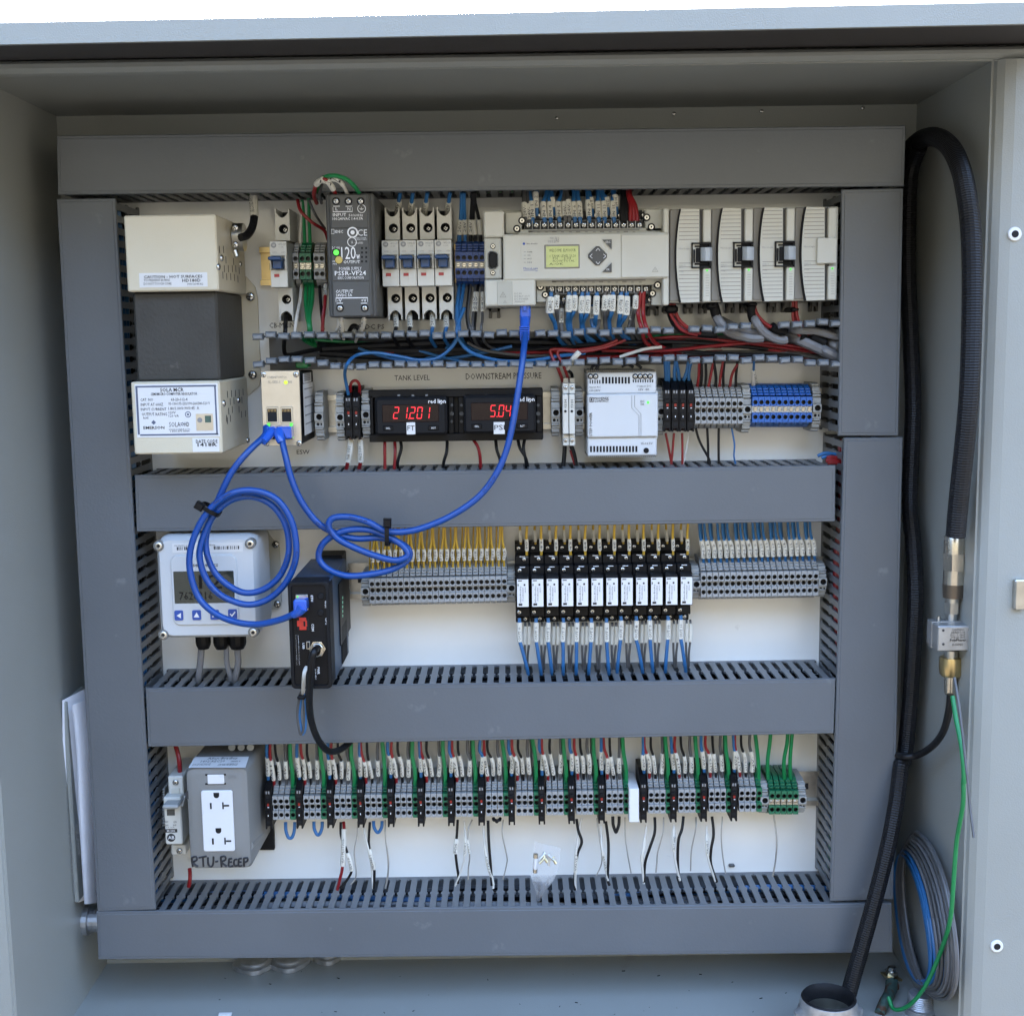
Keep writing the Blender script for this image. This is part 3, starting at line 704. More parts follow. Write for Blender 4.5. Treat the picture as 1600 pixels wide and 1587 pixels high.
for X_, q, r in ((a1.x, Z1(683, 588), 5), (a1.x, Z1(702, 533), 5), (a1.x, Z1(820, 570), 4.5), (b1.x, Z5(716, 520), 5), (b1.x, Z5(808, 500), 5), (b1.x, Z5(866, 750), 5)):
    p = side_pt(X_, q); place(SCREW, 'screw', T, p, r * MPP(.06), 0, 0, math.pi / 2)
for q in (Z1(96, 597), Z5(134, 522)): p = P(q, .06); place(SCREW, 'screw', T, Vector((a0.x if q[1] < 500 else b0.x, -.085, p.z)), .003, 0, 0, -math.pi / 2)
cl = part(T, 'cable_clamp', 'zinc', lambda b: (b.tube([Vector((a1.x + .001, 0, 0)) + Vector((0, side_pt(a1.x, Z1(778, 405)).y, side_pt(a1.x, Z1(778, 405)).z)), Vector((a1.x + .010, side_pt(a1.x, Z1(778, 405)).y, side_pt(a1.x, Z1(778, 405)).z))], .0125, 16)))
for v in (345, 450): screw(T, Z1(790, v), .085, 5)
lab = part(T, 'warning_label', 'white_label', lambda b: b.pb(Z1(188, 628), Z1(618, 712), D1, D1 + .0004))
words(lab, 'lettering', 'ink', [('CAUTION - HOT SURFACES', Z1(218, 643), Z1(585, 656), 0, .012), ('TO PREVENT BURNS', Z1(218, 665), Z1(382, 678)), ('DO NOT TOUCH CORE', Z1(218, 687), Z1(392, 700)), ('HD180D', Z1(458, 663), Z1(575, 682), 0, .012), ('P/N 56044-R2', Z1(492, 690), Z1(590, 701))], D1 + .0007)
lab = part(T, 'rating_label', 'white_label', lambda b: b.pb(Z5(160, 402), Z5(694, 728), D1, D1 + .0004))
ttl = [('SOLA MCR', Z5(320, 425), Z5(468, 447), 0, .012), ('SEMI/MICRO COMPUTER REGULATOR', Z5(262, 455), Z5(553, 468), 0, .008), ('CAT  NO', Z5(197, 490), Z5(277, 506)), ('63-23-112-4', Z5(388, 488), Z5(492, 504), 0, .008), ('INPUT AT 60HZ', Z5(199, 520), Z5(340, 536)), ('95-130/175-235/190-260/380-520 V', Z5(372, 514), Z5(633, 528)), ('INPUT CURRENT', Z5(200, 550), Z5(360, 565)), ('1.80/1.00/0.90/0.45  A', Z5(372, 543), Z5(565, 559)), ('OUTPUT RATING', Z5(206, 580), Z5(364, 597)), ('120V', Z5(374, 571), Z5(418, 585)), ('120 VA', Z5(374, 592), Z5(438, 606)), ('RoHS', Z5(216, 605), Z5(248, 618)), ('EMERSON', Z5(216, 664), Z5(348, 681), 0, .012), ('SOLA', Z5(376, 638), Z5(448, 667), 0, -.004), ('HD', Z5(470, 638), Z5(502, 664), 0, .008), ('www.solahd.com', Z5(374, 678), Z5(508, 686)), ('1.800.377.4384', Z5(384, 690), Z5(504, 699))]
words(lab, 'lettering', 'ink', ttl, D1 + .0007)
def frm(b):
    d = D1 + .0006
    for q0, q1 in ((Z5(178, 412), Z5(671, 415)), (Z5(196, 714), Z5(684, 717)), (Z5(178, 412), Z5(182, 716)), (Z5(668, 412), Z5(672, 716))): b.pb(q0, q1, d - .0002, d)
    p = P(Z5(495, 590), d); b.cyl(p.x, p.z, .0026, d - .0002, d, 16); b.cyl(p.x, p.z, .0019, d, d + .0001, 16, 1); b.cyl(p.x, p.z, .0010, d, d + .0002, 16)
    p = P(Z5(280, 640), d); b.prism([(p.x - .002, p.z), (p.x, p.z - .002), (p.x + .002, p.z), (p.x, p.z + .002)], d - .0002, d, 'd')
    p = P(Z5(459, 650), d)
    for i in range(5):
        a = i * math.tau / 5; b.cyl(p.x + .0011 * math.cos(a), p.z + .0011 * math.sin(a), .0005, d - .0002, d, 8)
part(lab, 'print_frame', ['frame_ink', 'white_label'], frm)
s_ = part(lab, 'approval_sticker', ['silver_plate', 'ink_grey', 'corroded'], lambda b: (b.pb(Z5(543, 586), Z5(655, 690), D1 + .0004, D1 + .0007), b.pb(Z5(600, 598), Z5(640, 640), D1 + .0007, D1 + .0008, 0, 2), b.cyl(P(Z5(570, 625), D1).x, P(Z5(570, 625), D1).z, .0022, D1 + .0007, D1 + .0008, 12, 1)))
lab = part(T, 'date_label', 'white_label', lambda b: b.pb(Z5(522, 738), Z5(690, 822), D1, D1 + .0004))
words(lab, 'lettering', 'ink', [('DATE CODE', Z5(544, 748), Z5(680, 768), 0, .012), ('1418R', Z5(554, 768), Z5(676, 789), 0, .016)], D1 + .0007)

# --- breakers
def make_breaker():
    t = thing('circuit_breaker', '-', 'circuit breaker', (0, 0, 0))
    px = lambda u, d: P(Z2(u, 800), d).x
    x0, x1 = px(570, .07), px(710, .07); w = x1 - x0
    zz = lambda v, d: P(Z2(640, v), d).z
    def body(b):
        b.box(x0, x1, zz(1000, .07), zz(618, .07), .008, .066, .0004)
        b.box(x0, x1, zz(1000, .07), zz(856, .07), .05, .070, .0004); b.box(x0, x1, zz(738, .07), zz(618, .07), .05, .070, .0004)
        b.box(x0, x0 + w * .1, zz(856, .07), zz(738, .07), .05, .072, .0004); b.box(x1 - w * .12, x1, zz(856, .07), zz(738, .07), .05, .072, .0004)
        b.box(x0 + w * .5, x0 + w * .51, zz(998, .0702), zz(860, .0702), .069, .0703)
        b.box(x0, x1, zz(930, .0704), zz(926, .0704), .069, .0704)
    part(t, 'body', 'breaker_grey', body)
    for up in (1, -1):
        d = .047
        if up > 0: za, zb = zz(612, d), zz(345, d); xa, xb = x0 + w * .1, x1 - w * .02; sz = zz(517, d); cut = zz(430, d)
        else: za, zb = zz(1280, d), zz(1008, d); xa, xb = x0 + w * .14, x1 - w * .0; sz = zz(1102, d); cut = zz(1190, d)
        def hs(b, up=up):
            lo, hi = (za, cut) if up > 0 else (cut, zb)
            n = 12; cx = (xa + xb) / 2; r = .0042
            b.holeface(xa, xb, lo, hi, d, cx + .0008, sz, r, .012, 0, 1, 14)
            b.hull([(xa, -.008, lo), (xb, -.008, lo), (xb, -.008, hi), (xa, -.008, hi)], [(xa, -d, lo), (xb, -d, lo), (xb, -d, hi), (xa, -d, hi)], 0, caps=False)
            e0, e1 = (hi, zb) if up > 0 else (za, lo)
            b.box(xa, xa + .0011, e0, e1, .008, d, .0002); b.box(xb - .0011, xb, e0, e1, .008, d, .0002)
            b.box(xa + .0011, xb - .0011, e0, e1, .008, .012, 0, 1)
            # curved lip of the wire entry
            m = 10
            for i in range(m):
                f0, f1 = i / m, (i + 1) / m; X0 = xa + .0011 + (xb - xa - .0022) * f0; X1 = xa + .0011 + (xb - xa - .0022) * f1
                h0 = .0045 * (2 * f0 - 1) ** 2; h1 = .0045 * (2 * f1 - 1) ** 2; s = 1 if up > 0 else -1; base = hi if up > 0 else lo
                b.add([(X0, -d, base), (X1, -d, base), (X1, -d, base + s * (.001 + h1)), (X0, -d, base + s * (.001 + h0)), (X0, -.03, base + s * (.001 + h0)), (X1, -.03, base + s * (.001 + h1))], [(0, 1, 2, 3), (3, 2, 5, 4)])
        part(t, 'terminal_housing', ['breaker_grey', 'slot_shadow'], hs)
        place(SCREW, 'screw', t, Vector(((xa + xb) / 2 + .0008, -(d - .009), sz)), .0030, .6)
    def tog(b):
        b.box(x0 + w * .06, x0 + w * .84, zz(775, .082), zz(745, .082), .066, .086, .0008)
        b.box(x0 + w * .24, x0 + w * .78, zz(845, .078), zz(775, .078), .066, .079, .0006)
    part(t, 'toggle', 'toggle_blue', tog)
    part(t, 'trip_flag', 'flag_red', lambda b: b.box(x0 + w * .22, x0 + w * .52, zz(915, .0705), zz(890, .0705), .069, .0706))
    def pr(b):
        d = .0704; c = P(Z2(600, 650), d); b.cyl(c.x, c.z, .0024, d - .0002, d, 16)
        tx(b, '1492-SP', Z2(637, 634), Z2(702, 650), d); tx(b, 'C 5A', Z2(640, 660), Z2(680, 671), d)
        tx(b, 'AB', Z2(590, 642), Z2(610, 658), d + .0002, 1, .02)
        for u in (590, 665): tx(b, '277V', Z2(u, 705), Z2(u + 35, 714), d)
    part(t, 'printing', ['ink_grey', 'breaker_grey'], pr)
    return t
bk = make_breaker(); s0 = P(Z2(570, 800), .07)
bk['label'] = 'first small white breaker with blue toggle, directly right of the dark power supply'
for i, lb in enumerate(('second of the four small white breakers with blue toggles', 'third of the four small white breakers with blue toggles', 'fourth small white breaker, next to the navy terminals')):
    s1 = P(Z2(570 + 146.5 * (i + 1), 800 - 3 * (i + 1)), .07); copytree(bk, bk.location + Vector((s1.x - s0.x, 0, 0)), lb)
s1 = P(Z1(1010, 600), .07); cm = copytree(bk, bk.location + Vector((s1.x - s0.x, 0, .0006)), 'single white main breaker with blue toggle standing alone beside the transformer')

# --- dark power supply
D2 = .105
S = thing('power_supply', 'dark grey din rail power supply with white lettering and 120W in large type', 'power supply', P((545, 490), 0))
f0, f1 = P(Z2(92, 226), D2), P(Z2(524, 1252), D2)
part(S, 'housing', 'psu_grey', lambda b: (b.box(f0.x, f1.x, f1.z, f0.z, .008, D2 - .004, .0012), b.box(f0.x + .003, f1.x - .003, f1.z + .0006, f0.z - .0006, .05, D2, .0012)))
part(S, 'face_plate', 'psu_grey', lambda b: (b.pb(Z2(140, 240), Z2(452, 510), D2 - .001, D2 + .0007, .0004), b.pb(Z2(143, 518), Z2(468, 952), D2 - .001, D2 + .0007, .0004), b.pb(Z2(158, 962), Z2(474, 1245), D2 - .001, D2 + .0007, .0004)))
D3 = D2 + .0009
for q in (Z2(187, 291), Z2(290, 291), Z2(392, 291), Z2(220, 1181), Z2(426, 1181)):
    p = P(q, D3); part(S, 'screw_well', ['black', 'void'], lambda b: b.cyl(p.x, p.z, .0034, D2, D3, 16)); screw(S, q, D3 + .0001, 4.4)
IT = [('L', Z2(183, 342), Z2(203, 368)), ('N', Z2(282, 342), Z2(306, 368)), ('INPUT', Z2(160, 392), Z2(272, 417), 0, .008), ('50/60Hz', Z2(293, 398), Z2(411, 417)), ('100-240VAC 1.4-0.7A', Z2(158, 427), Z2(411, 446), 0, .01), ('IDEC', Z2(178, 533), Z2(246, 555), 0, .012), ('CE', Z2(368, 528), Z2(446, 578), 0, -.005), ('US LISTED', Z2(345, 632), Z2(412, 645)), ('ITEM POWER', Z2(345, 595), Z2(440, 603)), ('SUPPLY 12KU', Z2(345, 607), Z2(445, 615)), ('DC ON', Z2(154, 670), Z2(217, 690)), ('120', Z2(229, 672), Z2(352, 773), 0, .0), ('w', Z2(356, 735), Z2(386, 773), 0, .01), ('VR.', Z2(154, 786), Z2(184, 798)), ('ADJ', Z2(158, 808), Z2(192, 821)), ('OUTPUT', Z2(249, 785), Z2(387, 809), 0, .012), ('POWER SUPPLY', Z2(212, 840), Z2(400, 865)), ('PS5R-VF24', Z2(176, 873), Z2(437, 907), 0, .008), ('IDEC CORPORATION', Z2(202, 919), Z2(417, 938)), ('OUTPUT', Z2(185, 1029), Z2(330, 1056), 0, .008), ('24VDC 5A', Z2(186, 1063), Z2(321, 1084), 0, .01), ('-V', Z2(195, 1104), Z2(236, 1131)), ('+V', Z2(396, 1104), Z2(440, 1131)), ('UL', Z2(312, 622), Z2(330, 642))]
words(S, 'lettering', 'ink_white', IT, D3)
def lines(b):
    d = D3
    for q0, q1 in ((Z2(163, 331), Z2(218, 335)), (Z2(266, 331), Z2(321, 335)), (Z2(160, 376), Z2(324, 380)), (Z2(160, 342), Z2(164, 380)), (Z2(320, 342), Z2(324, 380)), (Z2(184, 1094), Z2(452, 1098)), (Z2(184, 1094), Z2(188, 1130)), (Z2(448, 1094), Z2(452, 1130)), (Z2(192, 1138), Z2(244, 1143)), (Z2(394, 1138), Z2(446, 1143)), (Z2(382, 352), Z2(416, 355)), (Z2(390, 360), Z2(408, 363)), (Z2(397, 340), Z2(400, 354)), (Z2(146, 525), Z2(172, 528)), (Z2(146, 560), Z2(172, 563)), (Z2(146, 525), Z2(149, 563)), (Z2(169, 525), Z2(172, 563))): b.pb(q0, q1, d - .0003, d)
    for q, r, r2 in ((Z2(325, 551), .0046, .0034), (Z2(325, 551), .0018, .0001), (Z2(320, 631), .0040, .0034), (Z2(400, 353), .0036, .0031)):
        p = P(q, d); n = 24
        b.loft([[(p.x + k * math.cos(i * math.tau / n), -d, p.z + k * math.sin(i * math.tau / n)) for i in range(n)] for k in (r, r2)], 0, caps=False)
part(S, 'printed_lines', 'ink_white', lines)
p = P(Z2(188, 718), D3); part(S, 'status_lamp', ['black', 'led_green'], lambda b: (b.cyl(p.x, p.z, .0034, D2, D3, 16), b.cyl(p.x, p.z, .0025, D2, D3 + .0006, 16, 1, .0006)))
p = P(Z2(210, 780), D3); part(S, 'adjuster', ['black', 'trim_yellow'], lambda b: (b.cyl(p.x, p.z, .0036, D2, D3, 16), b.cyl(p.x, p.z, .0032, D2, D3 + .0004, 16, 1, .0004)))
part(S, 'vent_slots', 'void', lambda b: [b.pb(Z2(395 + i * 35, 673 + j * 37), Z2(412 + i * 35, 690 + j * 37), D2, D3 - .0001) for i in range(2) for j in range(4)])

# --- controller
C_ = thing('controller', 'long light grey programmable controller with small green display and two screw strips', 'controller', P((900, 480), 0))
def bd(b):
    b.pb(Z3(78, 248), Z3(1526, 985), .008, .050, .001)
part(C_, 'base', 'plc_grey', bd)
part(C_, 'front_panel', 'plc_light', lambda b: (b.pb(Z3(228, 432), Z3(1526, 774), .04, .082, .0012)))
part(C_, 'port_panel', 'plc_grey', lambda b: b.pb(Z3(82, 458), Z3(222, 778), .04, .078, .001))
part(C_, 'corner_block', 'plc_light', lambda b: b.pb(Z3(76, 247), Z3(240, 452), .04, .081, .0012))
part(C_, 'corner_block', 'plc_grey', lambda b: b.pb(Z3(246, 256), Z3(376, 426), .04, .068, .001))
part(C_, 'corner_block', 'plc_grey', lambda b: b.pb(Z3(1340, 232), Z3(1480, 412), .04, .068, .001))
part(C_, 'end_block', 'plc_light', lambda b: b.pb(Z3(1482, 228), Z3(1526, 428), .04, .080, .001))
part(C_, 'end_block', 'plc_light', lambda b: b.pb(Z3(1478, 762), Z3(1526, 984), .04, .080, .001))
part(C_, 'lower_cover', 'plc_light', lambda b: b.pb(Z3(86, 786), Z3(486, 986), .04, .0815, .0012))
part(C_, 'lower_block', 'plc_grey', lambda b: (b.pb(Z3(488, 786), Z3(1474, 824), .04, .070, .0006), b.pb(Z3(490, 826), Z3(566, 960), .04, .064, .0006), b.pb(Z3(1392, 826), Z3(1474, 984), .04, .064, .0006)))
part(C_, 'upper_ledge', 'plc_grey', lambda b: b.pb(Z3(346, 394), Z3(1474, 428), .04, .068, .0006))
part(C_, 'hatch', 'plc_grey', lambda b: (b.pb(Z3(182, 800), Z3(305, 984), .08, .0822, .0003)))
part(C_, 'right_cover', 'plc_light', lambda b: b.pb(Z3(1154, 434), Z3(1524, 764), .08, .0832, .0005))
for i, (n_, u0, du, v, vb) in enumerate(((15, 428, 62.0, 360, 283), (13, 612, 61.2, 858, 942))):
    st = part(C_, 'terminal_strip', ['clamp_grey', 'slot_shadow'], lambda b: (b.pb(Z3(u0 - 32, v - 34), Z3(u0 + du * (n_ - 1) + 34, v + 32), .05, .0632, .0006), b.pb(Z3(u0 - 28, v - 30), Z3(u0 + du * (n_ - 1) + 30, v + 27), .06, .0635, 0, 1), [b.pb(Z3(u0 + du * (k + .5) - 3, v - 34), Z3(u0 + du * (k + .5) + 3, v + 30), .06, .067) for k in range(n_ - 1)]))
    part(C_, 'rear_strip', ['slot_shadow', 'plc_dark'], lambda b: (b.pb(Z3(u0 + 10, vb - 28), Z3(u0 + du * (n_ - 1) + 20, vb + 30), .05, .0555, .0004), [b.pb(Z3(u0 + du * (k + .5) - 3, vb - 28), Z3(u0 + du * (k + .5) + 3, vb + 28), .05, .0585, 0, 1) for k in range(n_ - 1)]))
    for k in range(n_):
        p = P(Z3(u0 + du * k, v), .0636); rr = 4.6 * MPP(.06)
        o = place(SCREW, 'terminal_screw', st, p, rr, random.uniform(-.8, .8))
        if k: place(SCREW, 'terminal_screw', st, P(Z3(u0 + du * (k - .5) + 62, vb), .0556), rr * .9, random.uniform(-.8, .8))
for q, d in ((Z3(378, 325), .068), (Z3(338, 388), .068), (Z3(1352, 300), .068), (Z3(1388, 374), .068), (Z3(522, 843), .064), (Z3(560, 903), .064), (Z3(1437, 828), .070), (Z3(1397, 893), .064)):
    p = P(q, d); part(C_, 'captive_screw', ['void', 'zinc', 'void'], lambda b: (b.cyl(p.x, p.z, .0033, d - .002, d + .0006, 16), b.cyl(p.x, p.z, .0020, d, d + .0010, 14, 1), b.cyl(p.x, p.z, .0008, d, d + .0012, 8, 2)))
DL = .0824
def bez(b):
    b.pb(Z3(553, 514), Z3(829, 696), .08, DL + .0004, .0004, 1); b.pb(Z3(566, 526), Z3(819, 685), .08, DL + .0006)
scn = part(C_, 'display', ['lcd', 'plc_dark'], bez)
words(scn, 'lettering', 'lcd_dark', [('WELCOME  ELM HOUR', Z3(590, 546), Z3(798, 566)), ('1 TANK LEVEL 21.20', Z3(596, 592), Z3(800, 608)), ('PSI     5.04', Z3(620, 612), Z3(760, 626)), ('FLOW TOTAL', Z3(620, 632), Z3(790, 645)), ('A-OK', Z3(592, 655), Z3(700, 670))], DL + .0008)
def key(b):
    p = P(Z3(968, 600), DL); r = .0094
    def dia(r, d): 
        o = []
        for k in range(4):
            a = k * math.pi / 2
            for s in (-.16, .16): o.append((p.x + r * (math.cos(a) * .86 + math.cos(a + math.pi / 2) * s), -d, p.z + r * (math.sin(a) * .86 + math.sin(a + math.pi / 2) * s)))
        return o
    b.loft([dia(r, DL - .001), dia(r, DL + .0008), dia(r * .9, DL + .0014)])
part(C_, 'arrow_key', 'psu_grey', key)
def arr(b):
    d = DL + .0016
    for (u, v, du, dv) in ((972, 550, 0, -1), (972, 655, 0, 1), (918, 602, -1, 0), (1024, 602, 1, 0)):
        p = P(Z3(u, v), d); U = Vector((du, 0, -dv)) * .0011; V = Vector((-U.z, 0, U.x)) * 1.6
        for s in (1, -1):
            a, c = p + U, p - U + V * s * 1.0; n_ = (c - a).normalized(); n2 = Vector((-n_.z, 0, n_.x)) * .00022
            b.add([a - n2, c - n2, c + n2, a + n2], [(0, 1, 2, 3)])
part(C_, 'key_arrows', 'ink_white', arr)
def tri(q3, nm, tq0, tq1):
    pp = [P(q, DL) for q in q3]; o = part(C_, nm, 'psu_grey', lambda b: b.hull([(p.x, -DL + .001, p.z) for p in pp], [(p.x, -DL - .0011, p.z) for p in pp]))
    words(o, 'lettering', 'ink_white', [(nm.split('_')[0].upper() if nm != 'escape_key' else 'ESC', tq0, tq1)], DL + .0013)
tri([Z3(1006, 474), Z3(1078, 472), Z3(1078, 548)], 'escape_key', Z3(1032, 484), Z3(1070, 500))
tri([Z3(1006, 725), Z3(1078, 653), Z3(1078, 727)], 'ok_key', Z3(1036, 698), Z3(1062, 714))
lb_ = part(C_, 'name_label', 'plc_light', lambda b: b.pb(Z3(370, 476), Z3(524, 745), .08, DL))
words(lb_, 'lettering', 'ink', [('Allen-Bradley', Z3(412, 500), Z3(500, 512)), ('POWER', Z3(420, 565), Z3(458, 574)), ('RUN', Z3(422, 591), Z3(444, 599)), ('FAULT', Z3(420, 618), Z3(454, 627)), ('FORCE', Z3(420, 646), Z3(456, 655))], DL + .0003)
words(lb_, 'lettering', 'ink_blue', [('MicroLogix', Z3(390, 690), Z3(504, 708)), ('1400', Z3(480, 712), Z3(504, 721))], DL + .0003)
part(lb_, 'printed_mark', ['ink_blue', 'ink_grey'], lambda b: (b.cyl(P(Z3(393, 505), DL).x, P(Z3(393, 505), DL).z, .0011, DL, DL + .0003, 12), b.pb(Z3(390, 711), Z3(476, 713), DL, DL + .0003), [b.pb(Z3(392, v), Z3(408, v + 3), DL, DL + .0003, 0, 1) for v in (568, 594, 621, 649)]))
words(C_, 'lettering', 'ink_grey', [('MAC ID', Z3(598, 452), Z3(650, 470)), ('0012', Z3(580, 476), Z3(640, 496)), ('A3', Z3(640, 458), Z3(668, 492))], DL + .0003)
words(C_, 'lettering', 'plc_dark', [('DC IN', Z3(320, 888), Z3(374, 900)), ('DC RLY OUT', Z3(320, 909), Z3(440, 921)), ('DC POWER', Z3(320, 930), Z3(428, 943)), ('ANALOG', Z3(320, 951), Z3(400, 963))], .0818)
def warn(b):
    for u, v, s, d in ((230, 905, 26, .0825), (245, 958, 13, .0825), (1418, 708, 24, .0836)):
        a = [P(Z3(u, v - s), d), P(Z3(u - s, v + s * .7), d), P(Z3(u + s, v + s * .7), d)]; ce = (a[0] + a[1] + a[2]) / 3
        b.loft([[tuple(x) for x in a], [tuple(ce + (x - ce) * .82) for x in a]], 0, caps=False); b.pb(Z3(u - 1.5, v - s * .3), Z3(u + 1.5, v + s * .35), d - .0002, d)
part(C_, 'warning_marks', 'plc_dark', warn)
def tick(b):
    for (v, u0, du, n_, d) in ((408, 428, 62, 15, .0684), (800, 612, 61, 13, .0704)):
        for k in range(n_ - 1):
            b.pb(Z3(u0 + k * du, v - 2), Z3(u0 + k * du + 34, v + 7), d - .0002, d) if k % 3 == 0 else b.pb(Z3(u0 + k * du + 8, v + 2), Z3(u0 + k * du + 30, v + 8), d - .0002, d)
        b.pb(Z3(u0, v - 8), Z3(u0 + du * (n_ - 1), v - 6.5), d - .0002, d)
part(C_, 'terminal_print', 'plc_dark', tick)
def db9(b):
    p0, p1 = P(Z3(112, 562), .078), P(Z3(192, 704), .078); x0, x1, z0, z1 = p0.x, p1.x, p1.z, p0.z; c = .002
    O = lambda k, d: [(x0 + k, -d, z0 + c + k), (x0 + c + k, -d, z0 + k), (x1 - c - k, -d, z0 + c * .3 + k), (x1 - k, -d, z0 + c * 1.3 + k), (x1 - k, -d, z1 - c * 1.3 - k), (x1 - c - k, -d, z1 - c * .3 - k), (x0 + c + k, -d, z1 - k), (x0 + k, -d, z1 - c - k)]
    b.loft([O(0, .076), O(0, .0795), O(.0007, .0795), O(.0007, .078)], 0); b.hull(O(.0012, .078), O(.0012, .0786), 1)
    for j in range(9):
        cx = x0 + (.0035 if j < 5 else .0062); zz_ = z0 + (z1 - z0) * (.2 + .15 * (j if j < 5 else j - 4.5)); b.cyl(cx, zz_, .0006, .0786, .0789, 8, 2)
sp = part(C_, 'serial_port', ['psu_grey', 'black', 'void'], db9)
for v in (525, 732):
    p = P(Z3(151, v), .078); part(C_, 'jack_post', ['void', 'metal', 'void'], lambda b: (b.cyl(p.x, p.z, .0022, .077, .0785, 14), b.cyl(p.x, p.z, .0017, .078, .0800, 6, 1), b.cyl(p.x, p.z, .0008, .079, .0803, 8, 2)))
def foot(b, u, v, w_=90, h_=75, V=Z3, d=.012):
    p0, p1 = P(V(u, v), d), P(V(u + w_, v + h_), d); x0, x1, z0, z1 = p0.x, p1.x, p1.z, p0.z; W_ = (x1 - x0)
    b.box(x0, x0 + W_ * .28, z0, z1 + .012, .003, d, .0004); b.box(x1 - W_ * .28, x1, z0, z1 + .012, .003, d, .0004); b.box(x0, x1, z1 - (z1 - z0) * .35, z1 + .012, .003, d, .0004)
for u, v in ((118, 1010), (1356, 992)): part(C_, 'rail_foot', 'plc_dark', lambda b: foot(b, u, v))

# --- four expansion modules
for k in range(4):
    ox = k * 261; oy = -k * 4.2
    u = lambda a, v: Z4(a + ox, v + oy)
    m_ = thing('expansion_module', ['expansion module with curved dark edge touching the controller', 'second expansion module from the controller, ribbon plug in its front', 'third expansion module from the controller, ribbon plug in its front', 'rightmost expansion module, its front connector closed by a plain cover'][k], 'expansion module', P(u(235, 770), 0))
    part(m_, 'housing', 'plc_grey', lambda b: b.pb(u(105, 188), u(366, 768), .008, .074, .0008))
    part(m_, 'side_bevel', 'plc_dark', lambda b: b.pb(u(106, 190), u(166, 764), .06, .0752, .0008))
    # arched front door
    NA = 12
    def arch(off, d): 
        o = []
        for i in range(NA + 1):
            t_ = i / NA; v = 186 + (772 - 186) * t_; uu = 178 + off - 30 * math.sin(math.pi * t_) ** .8; o.append(P(u(uu, v), d))
        return o
    def door(b):
        A_ = arch(0, .080); R_ = [P(u(291, 188), .080), P(u(291, 768), .080)]
        L = [(p.x, p.z) for p in A_] + [(R_[1].x, R_[1].z), (R_[0].x, R_[0].z)]
        b.prism(L, .07, .080, 'd')
    dr = part(m_, 'door', 'plc_light', door)
    def edge(b):
        A_ = arch(-9, .0795); B_ = arch(1, .0795)
        L = [(p.x, p.z) for p in A_] + [(p.x, p.z) for p in reversed(B_)]
        b.add([(x, -.0796, z) for x, z in L], [(i, i + 1, 2 * NA - i, 2 * NA + 1 - i) for i in range(NA)])
        b.add([(p.x, -.0796, p.z) for p in A_] + [(p.x, -.074, p.z) for p in A_], [(i, i + 1, NA + 2 + i, NA + 1 + i) for i in range(NA)])
    part(m_, 'dark_edge', 'black_soft', edge)
    def rul(b):
        for i in range(23):
            v = 205 + i * 24.5
            if 395 < v < 520: continue
            b.pb(u(172 + (0 if i in (0, 1, 21, 22) else -8), v), u(288, v + 1.8), .0799, .0802)
    part(dr, 'ruled_lines', 'plc_dark', rul)
    words(dr, 'lettering', 'ink_grey', [('MicroLogix', u(163, 430), u(230, 442)), ('ANALOG', u(163, 536), u(204, 543)), ('INPUT', u(163, 549), u(192, 556)), ('POWER', u(163, 574), u(193, 581)), ('INPUT', u(163, 620), u(190, 626))], .0803)
    part(m_, 'recess_strip', 'psu_grey', lambda b: b.pb(u(292, 190), u(315, 766), .07, .0755))
    part(m_, 'status_strip', 'plc_light', lambda b: b.pb(u(316, 190), u(364, 395), .07, .0805, .0008))
    part(m_, 'status_strip', 'plc_light', lambda b: b.pb(u(314, 556), u(362, 766), .07, .0805, .0008))
    part(m_, 'status_print', 'plc_dark', lambda b: [b.pb(u(330, 600 + j * 16), u(352, 601.5 + j * 16), .080, .0808) for j in range(9)])
    p = P(u(339, 571), .0806); part(m_, 'status_lamp', 'led_green', lambda b: b.cyl(p.x, p.z, .0009, .079, .0812, 10))
    if k < 3:
        cn = part(m_, 'connector', ['black', 'void', 'black_soft'], lambda b: (b.pb(u(243, 397), u(364, 404), .07, .0822), b.pb(u(243, 548), u(364, 555), .07, .0822), b.pb(u(243, 397), u(250, 555), .07, .0822), b.pb(u(357, 397), u(364, 555), .07, .0822), b.pb(u(248, 402), u(360, 550), .07, .0795, 0, 1), b.pb(u(262, 415), u(345, 424), .07, .081, .0003, 2), b.pb(u(262, 525), u(345, 535), .07, .081, .0003, 2), b.pb(u(270, 430), u(300, 520), .07, .0812, .0003, 2), b.pb(u(255, 440), u(264, 520), .07, .0815, 0, 0)))
        def rib(b):
            for j in range(11):
                v = 432 + j * 7.4
                A_ = [P(u(302, v), .080), P(u(306, v), .084), P(u(330, v), .0872), P(u(352, v), .086), P(u(367, v), .081)]
                b.tube(A_, .00085, 6)
        part(cn, 'ribbon_cable', 'ribbon', rib)
    else:
        part(m_, 'connector_cover', 'plc_light', lambda b: b.pb(u(246, 380), u(365, 538), .07, .0835, .0006))
    for uu in (200, 290): part(m_, 'rail_foot', 'plc_dark', lambda b: foot(b, uu + ox, 790 + oy, 50, 50, Z4))
